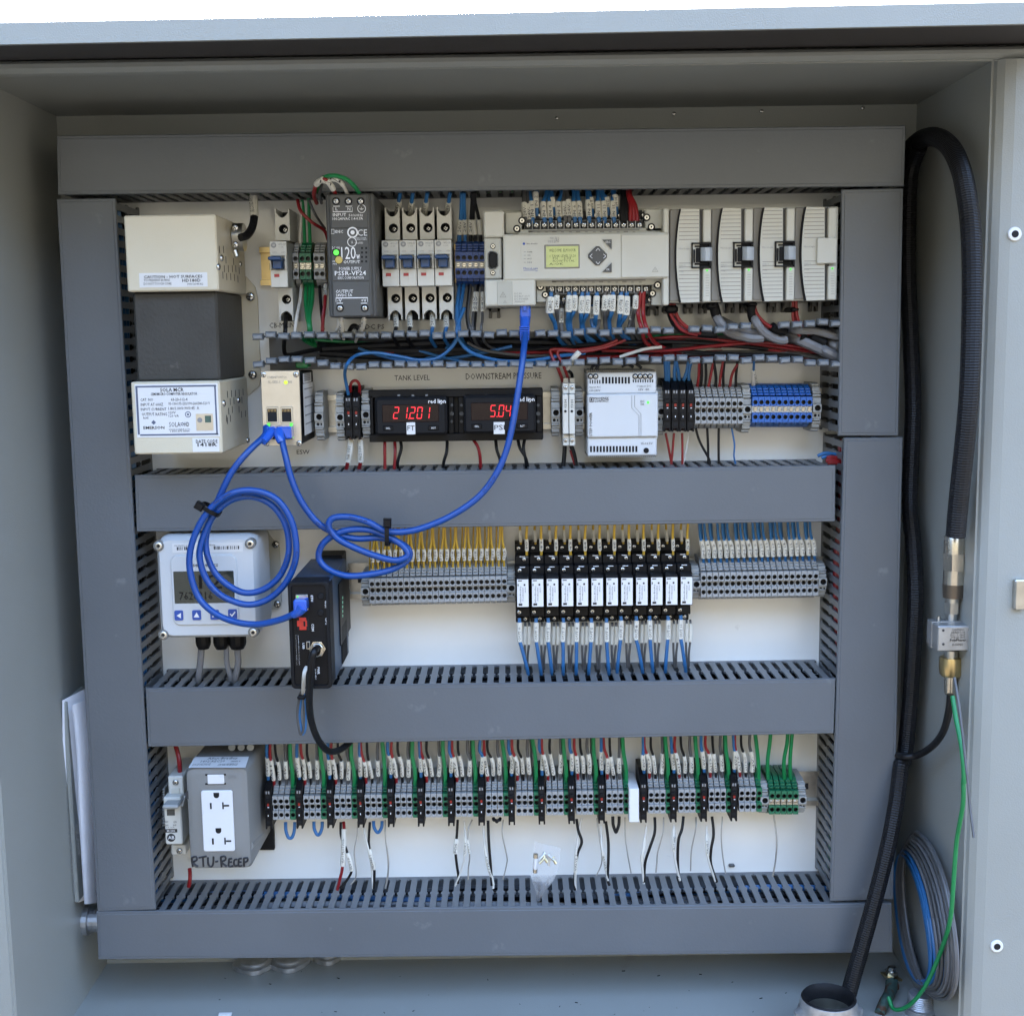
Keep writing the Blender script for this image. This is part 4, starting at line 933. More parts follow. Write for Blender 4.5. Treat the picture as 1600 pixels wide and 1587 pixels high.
# ================================================================== ROW TWO DEVICES
DS = .088
N = thing('network_switch', 'small upright network switch with bright metal face and two blue plugs', 'network switch', P((440, 698), 0))
part(N, 'housing', 'black_soft', lambda b: b.pb(Z5(956, 330), Z5(1205, 778), .008, DS - .002, .001))
part(N, 'face_plate', 'silver_plate', lambda b: b.pb(Z5(948, 318), Z5(1206, 784), DS - .002, DS, .0004))
for q in (Z5(967, 341), Z5(1170, 341), Z5(988, 771), Z5(1190, 770)): screw(N, q, DS, 4.5)
for (u0, v0) in ((982, 543), (1072, 543), (988, 652), (1078, 652)):
    up = v0 < 600
    def jack(b):
        b.pb(Z5(u0, v0), Z5(u0 + 80, v0 + (100 if up else 96)), DS - .001, DS + .0012, .0004)
        b.pb(Z5(u0 + 8, v0 + 12), Z5(u0 + 70, v0 + 92), DS, DS + .0014, 0, 1)
        for k in range(6): b.pb(Z5(u0 + 14 + k * 9, v0 + 16), Z5(u0 + 17 + k * 9, v0 + 30), DS, DS + .0016, 0, 2)
    j_ = part(N, 'jack', ['zinc', 'void', 'brass'], jack)
for q in (Z5(998, 656), Z5(1140, 655), Z5(1146, 725)):
    p = P(q, DS + .0016); part(N, 'link_lamp', 'led_green', lambda b: b.box(p.x - .0012, p.x + .0012, p.z - .0014, p.z + .0014, DS + .0004, DS + .0022))
p = P(Z5(1106, 390), DS); part(N, 'power_lamp', 'led_yellow', lambda b: b.cyl(p.x, p.z, .0017, DS - .001, DS + .0012, 12, 0, .0005))
words(N, 'lettering', 'plc_dark', [('PWR', Z5(1120, 380), Z5(1145, 396)), ('ETHERNET SWITCH', Z5(992, 352), Z5(1110, 364)), ('SL-5ES-1', Z5(994, 380), Z5(1070, 396))], DS + .0003)
xs_ = P(Z5(1205, 550), DS).x
def slab(b):
    for (q0, q1, m_) in ((Z5(1212, 400), Z5(1290, 690), 0), (Z5(1212, 335), Z5(1265, 385), 0)):
        a = PX(q0, xs_ + .0003); c = PX(q1, xs_ + .0003); y0, y1 = a.y, min(c.y, -.02)
        b.add([(xs_ + .0004, y0, c.z), (xs_ + .0004, y1, c.z), (xs_ + .0004, y1, a.z), (xs_ + .0004, y0, a.z)], [(0, 1, 2, 3)], m_)
        for k in range(5):
            z = a.z + (c.z - a.z) * (.12 + k * .17); b.add([(xs_ + .0006, y0 + .006, z), (xs_ + .0006, y1 - .006, z), (xs_ + .0006, y1 - .006, z + .0012), (xs_ + .0006, y0 + .006, z + .0012)], [(0, 1, 2, 3)], 1)
part(N, 'side_label', ['white_label', 'ink_grey'], slab)
part(N, 'power_connector', 'wire_green', lambda b: (b.pb(Z5(1165, 262), Z5(1245, 300), .045, .062, .001), b.pb(Z5(1185, 250), Z5(1225, 270), .048, .058, .0005)))

# --- meter carrier and two meters
mc = thing('meter_carrier', 'long black plastic carrier on the rail holding both red digit meters', 'carrier', P((710, 690), 0))
def car(b):
    b.pb(Z6(302, 448), Z6(1396, 742), .008, .036, .0008)
    b.pb(Z6(302, 440), Z6(1392, 474), .03, .044, .0006); b.pb(Z6(308, 715), Z6(1394, 748), .03, .044, .0006)
    b.pb(Z6(310, 470), Z6(338, 715), .03, .044, .0006)
    for u in (800, 862, 1352): b.pb(Z6(u, 470), Z6(u + 40, 715), .03, .042, .0006)
part(mc, 'frame', 'black', car)
part(mc, 'rivet_holes', 'psu_grey', lambda b: [b.cyl(P(Z6(u, v), .0425).x, P(Z6(u, v), .0425).z, r * .00014, .041, .0428, 10) for u in (824, 884, 1364) for v, r in ((532, 10), (585, 14), (634, 10))])
part(mc, 'clip_tabs', 'ink_grey', lambda b: [b.pb(Z6(u, 466), Z6(u + 16, 476), .04, .0455) for u in (484, 572, 658, 1030, 1112, 1198)])
for k, (ox, txt_, tag_) in enumerate(((0, '2120 1', 'FT'), (555, '5.0 4', 'PSI'))):
    oy = -12 if k else 0
    u = lambda a, v: Z6(a + ox, v + oy)
    DM = .064
    mt = thing('panel_meter', ['digital meter reading 21.201 with small FT tag, left in the carrier', 'digital meter reading 5.04 with small PSI tag, partly behind blue cable'][k], 'meter', P(u(568, 715), 0))
    part(mt, 'bezel', 'black_soft', lambda b: (b.pb(u(340, 486), u(796, 717), .03, DM, .0022), b.pb(u(345, 486), u(790, 717), .02, .05)))
    part(mt, 'window', 'display_dark', lambda b: b.pb(u(387, 530), u(744, 636), DM - .001, DM + .0004, .0004))
    SEG = {'0': 'abcdef', '1': 'bc', '2': 'abged', '4': 'fgbc', '5': 'afgcd'}
    def digits(b):
        seq = [('2', 458), ('1', 512), ('2', 560), ('0', 605), ('1', 652)] if k == 0 else [('5', 508), ('0', 560), ('4', 603)]
        for ch, uu in seq:
            h = 76; w_ = 34; v0 = 542; s = 6; t_ = 7
            def seg(x0, y0, x1, y1):
                sh = lambda x, y: (x + (v0 + h - y) * .10 - 3, y)
                q = [sh(x0, y0), sh(x1, y0), sh(x1, y1), sh(x0, y1)]; pp = [P(u(*z), DM + .0007) for z in q]
                b.add(pp, [(0, 1, 2, 3)])
            X, Y = uu, v0
            R_ = {'a': (X + 4, Y, X + w_ - 4, Y + t_), 'g': (X + 4, Y + h / 2 - 3, X + w_ - 4, Y + h / 2 + 3), 'd': (X + 4, Y + h - t_, X + w_ - 4, Y + h), 'f': (X, Y + 4, X + s, Y + h / 2 - 4), 'b': (X + w_ - s, Y + 4, X + w_, Y + h / 2 - 4), 'e': (X, Y + h / 2 + 4, X + s, Y + h - 4), 'c': (X + w_ - s, Y + h / 2 + 4, X + w_, Y + h - 4)}
            for c in SEG[ch]: seg(*R_[c])
        uu = 552 if k == 0 else 548; pp = [P(u(*z), DM + .0007) for z in ((uu, 612), (uu + 7, 612), (uu + 7, 619), (uu, 619))]; b.add(pp, [(0, 1, 2, 3)])
    part(mt, 'digits', 'digit_red', digits)
    part(mt, 'button', 'black', lambda b: (b.pb(u(392, 660), u(458, 692), DM - .001, DM + .0008, .0007),))
    part(mt, 'button', 'black', lambda b: (b.pb(u(674, 658), u(744, 690), DM - .001, DM + .0008, .0007),))
    words(mt, 'lettering', 'ink_white', [('red lion', u(676, 494), u(786, 520), 0, .012), ('SEL', u(412, 671), u(440, 682)), ('RST', u(697, 669), u(724, 680))], DM + .0011)
    def lion(b):
        p = P(u(756, 512), DM + .0009); n_ = 16; b.loft([[(p.x + r * .9 * math.cos(i * math.tau / n_), p.y, p.z - .0002 + r * 1.5 * math.sin(i * math.tau / n_)) for i in range(n_)] for r in (.0013, .0010)], 0, caps=False)
    part(mt, 'printed_mark', 'ink_white', lion)
    tg = part(mt, 'unit_tag', 'white_label', lambda b: b.pb(u(540 - k * 10, 640 + k * 10), u(596 + k * 4, 714 + k * 10), DM, DM + .0006))
    words(tg, 'lettering', 'ink', [(tag_, u(546 - k * 12, 660 + k * 8), u(592 + k * 8, 690 + k * 8))], DM + .0009)

# --- slim white breakers
for k in range(2):
    ox = k * 32; u = lambda a, v: Z7(a + ox, v)
    t = thing('slim_breaker', ['left slim white breaker marked 931H right of the meters', 'right slim white breaker marked 931H beside the white power supply'][k], 'circuit breaker', P(u(140, 630), 0))
    D_ = .060
    def sb(b):
        b.pb(u(125, 372), u(155, 570), .008, D_, .0005); b.pb(u(125, 316), u(155, 368), .008, .052, .0005); b.pb(u(127, 574), u(156, 628), .008, .052, .0005); b.pb(u(128, 290), u(154, 314), .008, .040, .0004)
        b.pb(u(128, 492), u(153, 500), D_ - .001, D_ + .0006)
    part(t, 'body', 'breaker_grey', sb)
    words(t, 'lettering', 'ink', [('931H', u(133, 398), u(147, 440), 90, .0)], D_ + .0004)
    for v, d in ((338, .052), (601, .052)): screw(t, u(140, v), d, 3.3)
    p = P(u(139, 456), D_); part(t, 'test_hole', 'void', lambda b: b.cyl(p.x, p.z, .0012, D_ - .001, D_ + .0003, 12))

# --- white power supply
DP = .060
W_ = thing('power_supply', 'square white power supply with vent slots at top and bottom in meter row', 'power supply', P((970, 712), 0))
def wps(b):
    b.pb(Z7(250, 372), Z7(602, 583), .008, DP, .001); b.pb(Z7(250, 264), Z7(594, 366), .008, DP - .003, .001); b.pb(Z7(250, 588), Z7(596, 676), .008, DP - .003, .001)
    b.pb(Z7(252, 360), Z7(600, 592), .008, DP - .006)
part(W_, 'housing', 'housing_white', wps)
def comb(b):
    n_ = 34
    for i in range(n_):
        a = 246 + i * 10.2; b.pb(Z7(a, 250), Z7(a + 6, 268), .012, DP - .006)
        b.pb(Z7(a + 4, 674), Z7(a + 10, 684), .012, DP - .004)
part(W_, 'edge_fins', 'plc_dark', comb)
part(W_, 'vent_slots', 'void', lambda b: ([b.pb(Z7(322 + i * 16.2, 285), Z7(332 + i * 16.2, 318), DP - .004, DP - .0028) for i in range(9)], [b.pb(Z7(262 + i * 16.2, 630), Z7(272 + i * 16.2, 660), DP - .004, DP - .0028) for i in range(15)], [b.pb(Z7(260 + i * 12, 300), Z7(266 + i * 12, 318), DP - .004, DP - .0028) for i in range(5)], [b.pb(Z7(476 + i * 12, 298), Z7(482 + i * 12, 312), DP - .004, DP - .0028) for i in range(9)]))
for u_ in (265, 290, 488, 513, 538, 563):
    p = P(Z7(u_, 282), DP - .0025); part(W_, 'screw_well', 'slot_shadow', lambda b: b.cyl(p.x, p.z, .0026, DP - .004, DP - .0026, 14)); screw(W_, Z7(u_, 282), DP - .0025, 3)
words(W_, 'lettering', 'ink', [('Input AC', Z7(260, 331), Z7(316, 342)), ('100-240V', Z7(260, 347), Z7(314, 357)), ('Output DC', Z7(495, 326), Z7(568, 337)), ('15V  4A', Z7(505, 342), Z7(558, 352)), ('15-16.5V', Z7(518, 612), Z7(575, 622))], DP - .0025)
words(W_, 'lettering', 'ink', [('PHOENIX', Z7(284, 386), Z7(356, 397), 0, .016), ('CONTACT', Z7(284, 399), Z7(356, 410), 0, .016), ('DC', Z7(515, 402), Z7(534, 412)), ('OK', Z7(515, 416), Z7(534, 426)), ('STEP POWER', Z7(259, 462), Z7(273, 580), 90, .01)], DP + .0004)
def pm(b):
    d = DP + .0004
    for q0, q1 in ((Z7(260, 386), Z7(280, 389)), (Z7(260, 407), Z7(280, 410)), (Z7(260, 386), Z7(263, 410)), (Z7(277, 386), Z7(280, 410)), (Z7(266, 392), Z7(273, 404)), (Z7(470, 376), Z7(472, 440)), (Z7(484, 376), Z7(486, 434)), (Z7(506, 478), Z7(508, 580)), (Z7(516, 470), Z7(518, 580))): b.pb(q0, q1, d - .0003, d, 0, 0 if q0[0] < Z7(300, 0)[0] else 1)
    for q0, q1 in ((Z7(470, 440), Z7(506, 478)), (Z7(484, 434), Z7(516, 470))):
        a, c = P(q0, d), P(q1, d); w_ = Vector((.0004, 0, 0)); b.add([a, a + w_, c + w_, c], [(0, 1, 2, 3)], 1)
part(W_, 'printed_lines', ['ink', 'ink_grey'], pm)
p = P(Z7(552, 412), DP + .0002); part(W_, 'status_lamp', 'led_green', lambda b: b.cyl(p.x, p.z, .0012, DP - .001, DP + .0007, 10))
p = P(Z7(543, 652), DP - .0028); part(W_, 'adjuster', ['black_soft', 'void'], lambda b: (b.cyl(p.x, p.z, .0025, DP - .004, DP - .0022, 14), b.box(p.x - .0015, p.x + .0015, p.z - .0003, p.z + .0003, DP - .0023, DP - .0020, 0, 1)))

# ================================================================== ROW THREE DEVICES
# --- flow transmitter
X_ = thing('flow_transmitter', 'white square wall transmitter with grey liquid crystal screen and blue keys', 'transmitter', P((325, 998), 0))
def rr(x0, x1, z0, z1, r, d, n=5):
    o = []
    for cx, cz, a0 in ((x1 - r, z1 - r, 0), (x0 + r, z1 - r, 90), (x0 + r, z0 + r, 180), (x1 - r, z0 + r, 270)):
        for k in range(n): a = math.radians(a0 + 90 * k / (n - 1)); o.append((cx + r * math.cos(a), -d, cz + r * math.sin(a)))
    return o
e0, e1 = P(Z8(155, 222), .086), P(Z8(790, 828), .086); x0, x1, z0, z1 = e0.x, e1.x, e1.z, e0.z
def lid(b):
    K = [(.0, .030, .010), (0, .072, .010), (.0012, .082, .010), (.004, .086, .009)]
    b.loft([rr(x0 + k, x1 - k, z0 + k, z1 - k, r, d) for k, d, r in K], 0, True)
part(X_, 'enclosure', 'housing_white', lid)
part(X_, 'raised_face', 'housing_white', lambda b: (lambda a, c: b.loft([rr(a.x, c.x, c.z, a.z, .006, .085), rr(a.x, c.x, c.z, a.z, .006, .0872), rr(a.x + .0008, c.x - .0008, c.z + .0008, a.z - .0008, .005, .088)], 0))(P(Z8(250, 335), .088), P(Z8(662, 745), .088)))
part(X_, 'mounting_tab', 'housing_white', lambda b: b.pb(Z8(335, 196), Z8(595, 226), .03, .060, .001))
for q in (Z8(183, 277), Z8(727, 264), Z8(211, 806), Z8(746, 790)):
    p = P(q, .0862); part(X_, 'screw_seat', 'socket_grey', lambda b: b.cyl(p.x, p.z, .0048, .08, .0866, 18)); screw(X_, q, .0868, 6.2, HEXSCREW)
sc = part(X_, 'screen', ['lcd_dark'], lambda b: b.pb(Z8(268, 430), Z8(636, 616), .087, .0884, .0004))
words(sc, 'lettering', 'black', [('7628316', Z8(304, 552), Z8(504, 596), 0, .0), ('12', Z8(420, 450), Z8(560, 530)), ('GPM', Z8(560, 436), Z8(610, 446)), ('GAL', Z8(570, 548), Z8(606, 558))], .0887)
words(X_, 'lettering', 'ink', [('seametrics', Z8(385, 378), Z8(536, 400), 0, .008)], .0883)
lb_ = part(X_, 'bar_code_label', ['white_label', 'ink'], lambda b: (b.pb(Z8(262, 262), Z8(684, 312), .0855, .0864), [b.pb(Z8(a, 284 - (a - 290) * .02), Z8(a + random.choice((3, 5, 8)), 303 - (a - 290) * .02), .086, .0867, 0, 1) for a in list(range(290, 348, 11)) + list(range(510, 662, 11))]))
words(lb_, 'lettering', 'ink', [('S/N 10001702 14', Z8(275, 272), Z8(352, 280)), ('TRANSMITTER 0020', Z8(440, 268), Z8(518, 276))], .0867)
for i, (a, v) in enumerate(((275, 662), (381, 660), (488, 658), (595, 655))):
    kb = part(X_, 'key', 'ink_blue', lambda b: (lambda c, e: b.loft([rr(c.x, e.x, e.z, c.z, .0012, .087), rr(c.x, e.x, e.z, c.z, .0012, .0890)]))(P(Z8(a, v), .089), P(Z8(a + 54, v + 58), .089)))
    def sym(b):
        d = .0892; q = {0: ((a + 14, v + 30), (a + 40, v + 14), (a + 40, v + 46)), 1: ((a + 27, v + 12), (a + 44, v + 42), (a + 10, v + 42)), 2: ((a + 40, v + 30), (a + 14, v + 14), (a + 14, v + 46))}.get(i)
        if q: b.add([P(Z8(*z), d) for z in q], [(0, 1, 2)])
        else: b.add([P(Z8(a + x, v + y), d) for x, y in ((10, 28), (15, 23), (23, 33), (40, 12), (45, 17), (24, 44))], [(0, 1, 2), (0, 2, 5), (2, 3, 4), (2, 4, 5)])
    part(kb, 'symbol', 'ink_white', sym)
br = part(X_, 'bracket', 'beige', lambda b: (lambda a, c: b.prism([(a.x - .03, c.z), (c.x - .004, c.z), (c.x, c.z + .006), (c.x, a.z - .006), (c.x - .008, a.z + .004), (c.x - .012, a.z + .012), (a.x - .03, a.z + .012)], .0006, .004, 'd'))(P(Z8(845, 250), .004), P(Z8(915, 655), .004)))
br.data.materials[0] = M['galvanised'] if False else M['plc_light']
for q in (Z8(880, 268), Z8(890, 622)): screw(X_, q, .0042, 6)
for (a, c) in ((388, 484), (494, 596), (584, 696)):
    p0, p1 = P(Z8(a, 832), .060), P(Z8(c, 900), .060)
    def gl(b, p0=p0, p1=p1):
        cx = (p0.x + p1.x) / 2; R_ = (p1.x - p0.x) / 2; n_ = 12
        L = lambda r, z: [(cx + r * math.cos(i * math.tau / n_), -.052 + r * math.sin(i * math.tau / n_), z) for i in range(n_)]
        b.loft([L(R_, p0.z + .004), L(R_, p0.z - .005), L(R_ * .97, p0.z - .0055), L(R_ * .95, p1.z + .004), L(R_ * .7, p1.z)], 0)
    part(X_, 'cable_gland', 'black', gl)
for i, (a, c, e) in enumerate(((436, 430, 420), (585, 590, 610), (652, 655, 640))):
    wire('instrument_cable', 'grey cable from the %s black gland under the white transmitter' % ('left', 'middle', 'right')[i], 'cable_grey', [(Z8(a, 840), .052), (Z8(a, 900), .052), (Z8(c, 980), .052), (Z8(e, 1060), .050), (Z8(e - 6, 1110), .042)], 5.2 if i != 1 else 4.2, cat='cable', group='grey cables under the transmitter')

# --- radio modem
R_O = thing('radio_modem', 'large black and navy radio modem standing proud, ports on its front', 'modem', P((484, 1074), 0))
DR = .148
m0, m1 = P(Z8(948, 492), DR), P(Z8(1216, 1126), DR)
part(R_O, 'housing', 'navy_plastic', lambda b: b.box(m0.x + .001, m1.x - .0005, m1.z + .001, m0.z - .001, .03, DR - .012, .001))
part(R_O, 'side_grip', 'black_soft', lambda b: (lambda X: [b.box(X, X + .0012, m1.z + .004, m0.z - .055, dd, dd + .0022, .0002) for dd in [0.048 + .005 * k for k in range(7)]])(m1.x - .0005))
def face(b):
    x0, x1, z0, z1 = m0.x, m1.x, m1.z, m0.z
    b.loft([rr(x0, x1, z0, z1, .004, DR - .022, 4), rr(x0, x1, z0, z1, .004, DR - .001, 4), rr(x0 + .0008, x1 - .0008, z0 + .0008, z1 - .0008, .004, DR, 4), rr(x0 + .0028, x1 - .0028, z0 + .0028, z1 - .0028, .003, DR, 4), rr(x0 + .0032, x1 - .0032, z0 + .0032, z1 - .0032, .003, DR - .002, 4)], 0)
part(R_O, 'front_frame', 'black_soft', face)
DF2 = DR - .0018
part(R_O, 'front_plate', 'black', lambda b: b.box(m0.x + .0035, m1.x - .0035, m1.z + .0035, m0.z - .0035, DR - .006, DF2))
part(R_O, 'jack', ['zinc', 'led_green', 'void'], lambda b: (b.pb(Z8(995, 568), Z8(1072, 662), DF2 - .001, DF2 + .0016, .0005), b.pb(Z8(1004, 575), Z8(1014, 590), DF2, DF2 + .0020, 0, 1), b.pb(Z8(1006, 594), Z8(1062, 655), DF2, DF2 + .0018, 0, 2)))
def rj(b):
    b.pb(Z8(1002, 700), Z8(1078, 780), DF2 - .001, DF2 + .001, .0004, 1)
    b.pb(Z8(1018, 704), Z8(1062, 776), DF2, DF2 + .0015); b.pb(Z8(1006, 722), Z8(1066, 756), DF2, DF2 + .0016); b.pb(Z8(1036, 716), Z8(1060, 766), DF2, DF2 + .0022, 0); b.pb(Z8(1044, 726), Z8(1056, 756), DF2, DF2 + .0024, 0, 1)
part(R_O, 'red_jack', ['red_jack', 'void'], rj)
for v in (576, 676):
    p = P(Z8(1148, v), DF2); part(R_O, 'aerial_plug', ['black_soft'], lambda b: b.cyl(p.x, p.z, .0028, DF2 - .001, DF2 + .0012, 16, 0, .0005))
words(R_O, 'lettering', 'ink_white', [('ETH', Z8(1088, 572), Z8(1102, 608), -90, .01), ('WIFI', Z8(1170, 602), Z8(1184, 644), -90, .01), ('GPS', Z8(1174, 706), Z8(1188, 744), -90, .01), ('COM', Z8(1092, 742), Z8(1108, 784), -90, .01), ('USB', Z8(1038, 854), Z8(1052, 890), -90, .01), ('PWR', Z8(1126, 998), Z8(1142, 1040), -90, .01), ('10-30 VDC', Z8(1112, 1010), Z8(1122, 1072), -90), ('WARNING: EXPLOSION HAZARD', Z8(1012, 808), Z8(1022, 986), -90), ('DO NOT CONNECT WHEN LIVE', Z8(998, 808), Z8(1007, 986), -90)], DF2 + .0004)
part(R_O, 'usb_port', ['zinc', 'void'], lambda b: (b.pb(Z8(1060, 846), Z8(1084, 892), DF2 - .001, DF2 + .0012, .0003), b.pb(Z8(1065, 852), Z8(1080, 886), DF2, DF2 + .0014, 0, 1)))
cn = part(R_O, 'aerial_connector', ['nickel', 'black'], lambda b: (lambda p: (b.cyl(p.x, p.z, .0072, DF2, DF2 + .003, 6), b.cyl(p.x, p.z, .0060, DF2, DF2 + .008, 18, 0, .0006), b.cyl(p.x, p.z, .0052, DF2, DF2 + .011, 18, 0, .0006), b.cyl(p.x, p.z, .0040, DF2, DF2 + .0115, 16, 1)))(P(Z8(1130, 885), DF2)))
xr_ = m1.x
def ledp(b):
    for k in range(5):
        p = PX(Z8(1278, 585 + k * 27), xr_ + .0008); b.box(xr_ + .0002, xr_ + .0011, p.z - .0011, p.z + .0011, -p.y - .0013, -p.y + .0013, 0)
part(R_O, 'status_lamps', 'led_dim', ledp)
def sidep(b):
    for q, s in ((Z8(1262, 500), 0), (Z8(1318, 770), 1)): pass
    a = PX(Z8(1255, 505), xr_ + .0004); c = PX(Z8(1325, 765), xr_ + .0004); b.box(xr_ - .0002, xr_ + .0006, c.z, a.z, -c.y, -a.y)
part(R_O, 'lamp_window', 'black', sidep)
part(R_O, 'foot', 'black_soft', lambda b: b.box(m0.x + .006, m1.x - .004, m1.z + .01, m0.z + .002, .001, .03, .001))

# --- twelve relays
def make_relay():
    t = thing('relay', '-', 'relay'); q0 = A1(1055, 480); cx = P(q0, .066).x
    z = lambda v, d: P(A1(1055, v), d).z
    hw = .0066
    def so_(b):
        b.box(cx - hw, cx + hw, z(658, .034), z(182, .024), .008, .022, .0003)
        for v0, v1, d in ((182, 245, .024), (258, 312, .038), (322, 380, .049), (568, 622, .046), (622, 656, .034)):
            b.box(cx - hw, cx + hw, z(v1, d), z(v0, d), .008, d, .0006)
        b.box(cx - hw, cx + hw, z(568, .05), z(380, .05), .008, .050, .0004)
    part(t, 'socket', 'black', so_)
    def pk(b):
        for u, v, d in ((1030, 215, .0242), (1062, 281, .0382), (1036, 348, .0492), (1060, 588, .0462), (1072, 634, .0342)):
            p = P(A1(u, v), d); b.cyl(p.x, p.z, .0026, d - .0002, d + .0002, 14)
        for v, d in ((262, .0382), (326, .0492)): b.box(cx - .0024, cx + .0026, z(v + 3.5, d), z(v, d), d - .001, d + .0006, 0, 1)
        b.box(cx - .001, cx + .0058, z(272, .0384), z(262, .0384), .038, .0386, 0, 2)
    part(t, 'socket_print', ['void', 'ink_white', 'psu_grey'], pk)
    for u, v, d in ((1030, 215, .0246), (1062, 281, .0386), (1036, 348, .0496), (1034, 594, .0466), (1070, 634, .0346)): place(SCREW, 'terminal_screw', t, P(A1(u, v), d), .0021, random.uniform(-.8, .8))
    part(t, 'relay_body', 'black_soft', lambda b: b.box(cx - .0056, cx + .0056, z(568, .066), z(386, .066), .045, .066, .0008))
    lb_ = part(t, 'relay_label', ['white_label', 'ink'], lambda b: (b.box(cx - .0052, cx + .0052, z(563, .0662), z(400, .0662), .0655, .0664), b.pb(A1(1030, 544), A1(1052, 556), .066, .0667, 0, 1), b.pb(A1(1060, 428), A1(1070, 438), .066, .0667, 0, 1), b.pb(A1(1024, 428), A1(1030, 440), .066, .0667, 0, 1), b.pb(A1(1026, 406), A1(1050, 411), .066, .0667, 0, 1)))
    words(lb_, 'lettering', 'ink', [('Allen-Bradley', A1(1036, 440), A1(1048, 540), 90), ('700-HK36Z24', A1(1052, 450), A1(1060, 530), 90), ('24V DC', A1(1066, 446), A1(1073, 480), 90)], .0668)
    return t
rl = make_relay(); r0 = P(A1(1055, 480), .066)
rl['label'] = 'first black relay with white label from the left'; rl['location0'] = 0; del rl['location0']
for i in range(1, 12):
    r1 = P(ln((A1(1055, 480)), (A2(628, 447)), i / 11), .066)
    copytree(rl, rl.location + Vector((r1.x - r0.x, 0, 0)), '%s black relay with white label from the left' % ORD[i])

# ================================================================== ROW FOUR DEVICES
K_ = thing('small_breaker', 'small white breaker with grey lever, left of the utility outlet', 'circuit breaker', P((265, 1330), 0))
def sbk(b):
    b.pb(A3(140, 462), A3(262, 755), .008, .070, .001); b.pb(A3(168, 330), A3(268, 458), .008, .060, .001); b.pb(A3(188, 758), A3(282, 822), .008, .050, .001)
    b.prism([(.070, P(A3(200, 520), .07).z), (.060, P(A3(200, 455), .06).z), (.05, P(A3(200, 455), .06).z), (.05, P(A3(200, 520), .07).z)], P(A3(140, 500), .07).x, P(A3(262, 500), .07).x)
part(K_, 'body', 'breaker_grey', sbk)
part(K_, 'lever', 'clamp_grey', lambda b: b.pb(A3(132, 512), A3(234, 536), .06, .084, .0015))
part(K_, 'lever_slot', 'psu_grey', lambda b: b.pb(A3(162, 538), A3(212, 574), .069, .0708))
part(K_, 'test_window', 'plc_light', lambda b: b.pb(A3(188, 406), A3(244, 438), .059, .0608, .0003))
for q, d in ((A3(218, 367), .0604), (A3(242, 795), .0504)): screw(K_, q, d, 5)
bb = part(K_, 'badge', 'ink', lambda b: (b.pb(A3(148, 660), A3(228, 680), .07, .0704), b.cyl(P(A3(190, 712), .07).x, P(A3(190, 712), .07).z, .0039, .0695, .0704, 20)))
words(bb, 'lettering', 'ink_white', [('M 200', A3(164, 663), A3(214, 677), 0, .008), ('AB', A3(170, 702), A3(210, 722), 0, .012)], .0707)
words(K_, 'lettering', 'ink', [('OFF', A3(146, 609), A3(172, 620)), ('ON', A3(204, 609), A3(224, 620)), ('240', A3(152, 630), A3(172, 640)), ('3HP', A3(200, 630), A3(222, 640)), ('10 kA', A3(160, 646), A3(212, 651))], .0704)
part(K_, 'side_ribs', 'clamp_grey', lambda b: [b.pb(A3(134, 408 + k * 16), A3(150, 418 + k * 16), .02, .045, .0003) for k in range(15) if k not in (5, 6, 7)])

DO = .092
O_ = thing('outlet_box', 'grey moulded box holding a white double power outlet, RTU-RECEP written below', 'outlet', P((345, 1357), 0))
o0, o1 = P(A3(272, 278), DO), P(A3(696, 912), DO)
def ob(b):
    x0, x1, z0, z1 = o0.x, o1.x, o1.z, o0.z
    b.loft([rr(x0 + .002, x1 + .001, z0 - .0, z1, .004, .006), rr(x0, x1, z0, z1, .005, .06), rr(x0, x1, z0, z1, .006, DO - .006), rr(x0 + .0015, x1 - .0015, z0 + .0015, z1 - .0015, .006, DO - .0015), rr(x0 + .005, x1 - .005, z0 + .005, z1 - .005, .006, DO)], 0, True)
part(O_, 'housing', 'socket_grey', ob)
part(O_, 'back_flange', 'black_soft', lambda b: b.box(o0.x + .008, o1.x + .004, o0.z - .115, o0.z + .004, .001, .006))
w0 = part(O_, 'outlet_face', 'outlet_white', lambda b: (lambda a, c: b.loft([rr(a.x, c.x, c.z, a.z, .002, DO - .001), rr(a.x, c.x, c.z, a.z, .002, DO + .0012), rr(a.x + .0006, c.x - .0006, c.z + .0006, a.z - .0006, .002, DO + .0018)]))(P(A3(374, 421), DO + .0018), P(A3(588, 798), DO + .0018)))
part(O_, 'outlet_surround', 'socket_grey', lambda b: (lambda a, c: b.loft([rr(a.x, c.x, c.z, a.z, .003, DO - .001), rr(a.x, c.x, c.z, a.z, .003, DO + .0004)]))(P(A3(366, 408), DO), P(A3(596, 808), DO)))
def slots(b):
    d = DO + .0020
    for oy, ox in ((0, 0), (221, 13)):
        b.pb(A3(431 + ox, 496 + oy), A3(444 + ox, 534 + oy), d - .0006, d); b.pb(A3(508 + ox, 492 + oy), A3(519 + ox, 534 + oy), d - .0006, d); b.pb(A3(519 + ox, 508 + oy), A3(552 + ox, 518 + oy), d - .0006, d)
        p = P(A3(472 + ox, 447 + oy), d); n_ = 10
        L = [(p.x - .0026, p.z + .0022)] + [(p.x + .0026 * math.cos(math.pi + math.pi * i / n_), p.z - .0003 + .0026 * math.sin(math.pi + math.pi * i / n_)) for i in range(n_ + 1)] + [(p.x + .0026, p.z + .0022)]
        b.prism(L, d - .0006, d, 'd')
part(w0, 'contact_slots', 'void', slots)
sw = part(O_, 'indicator_window', ['outlet_white', 'void'], lambda b: (b.pb(A3(415, 320), A3(521, 378), DO - .001, DO + .001, .0004), b.pb(A3(402, 316), A3(532, 324), DO - .001, DO + .0004, 0, 1), b.pb(A3(402, 373), A3(532, 381), DO - .001, DO + .0004, 0, 1)))
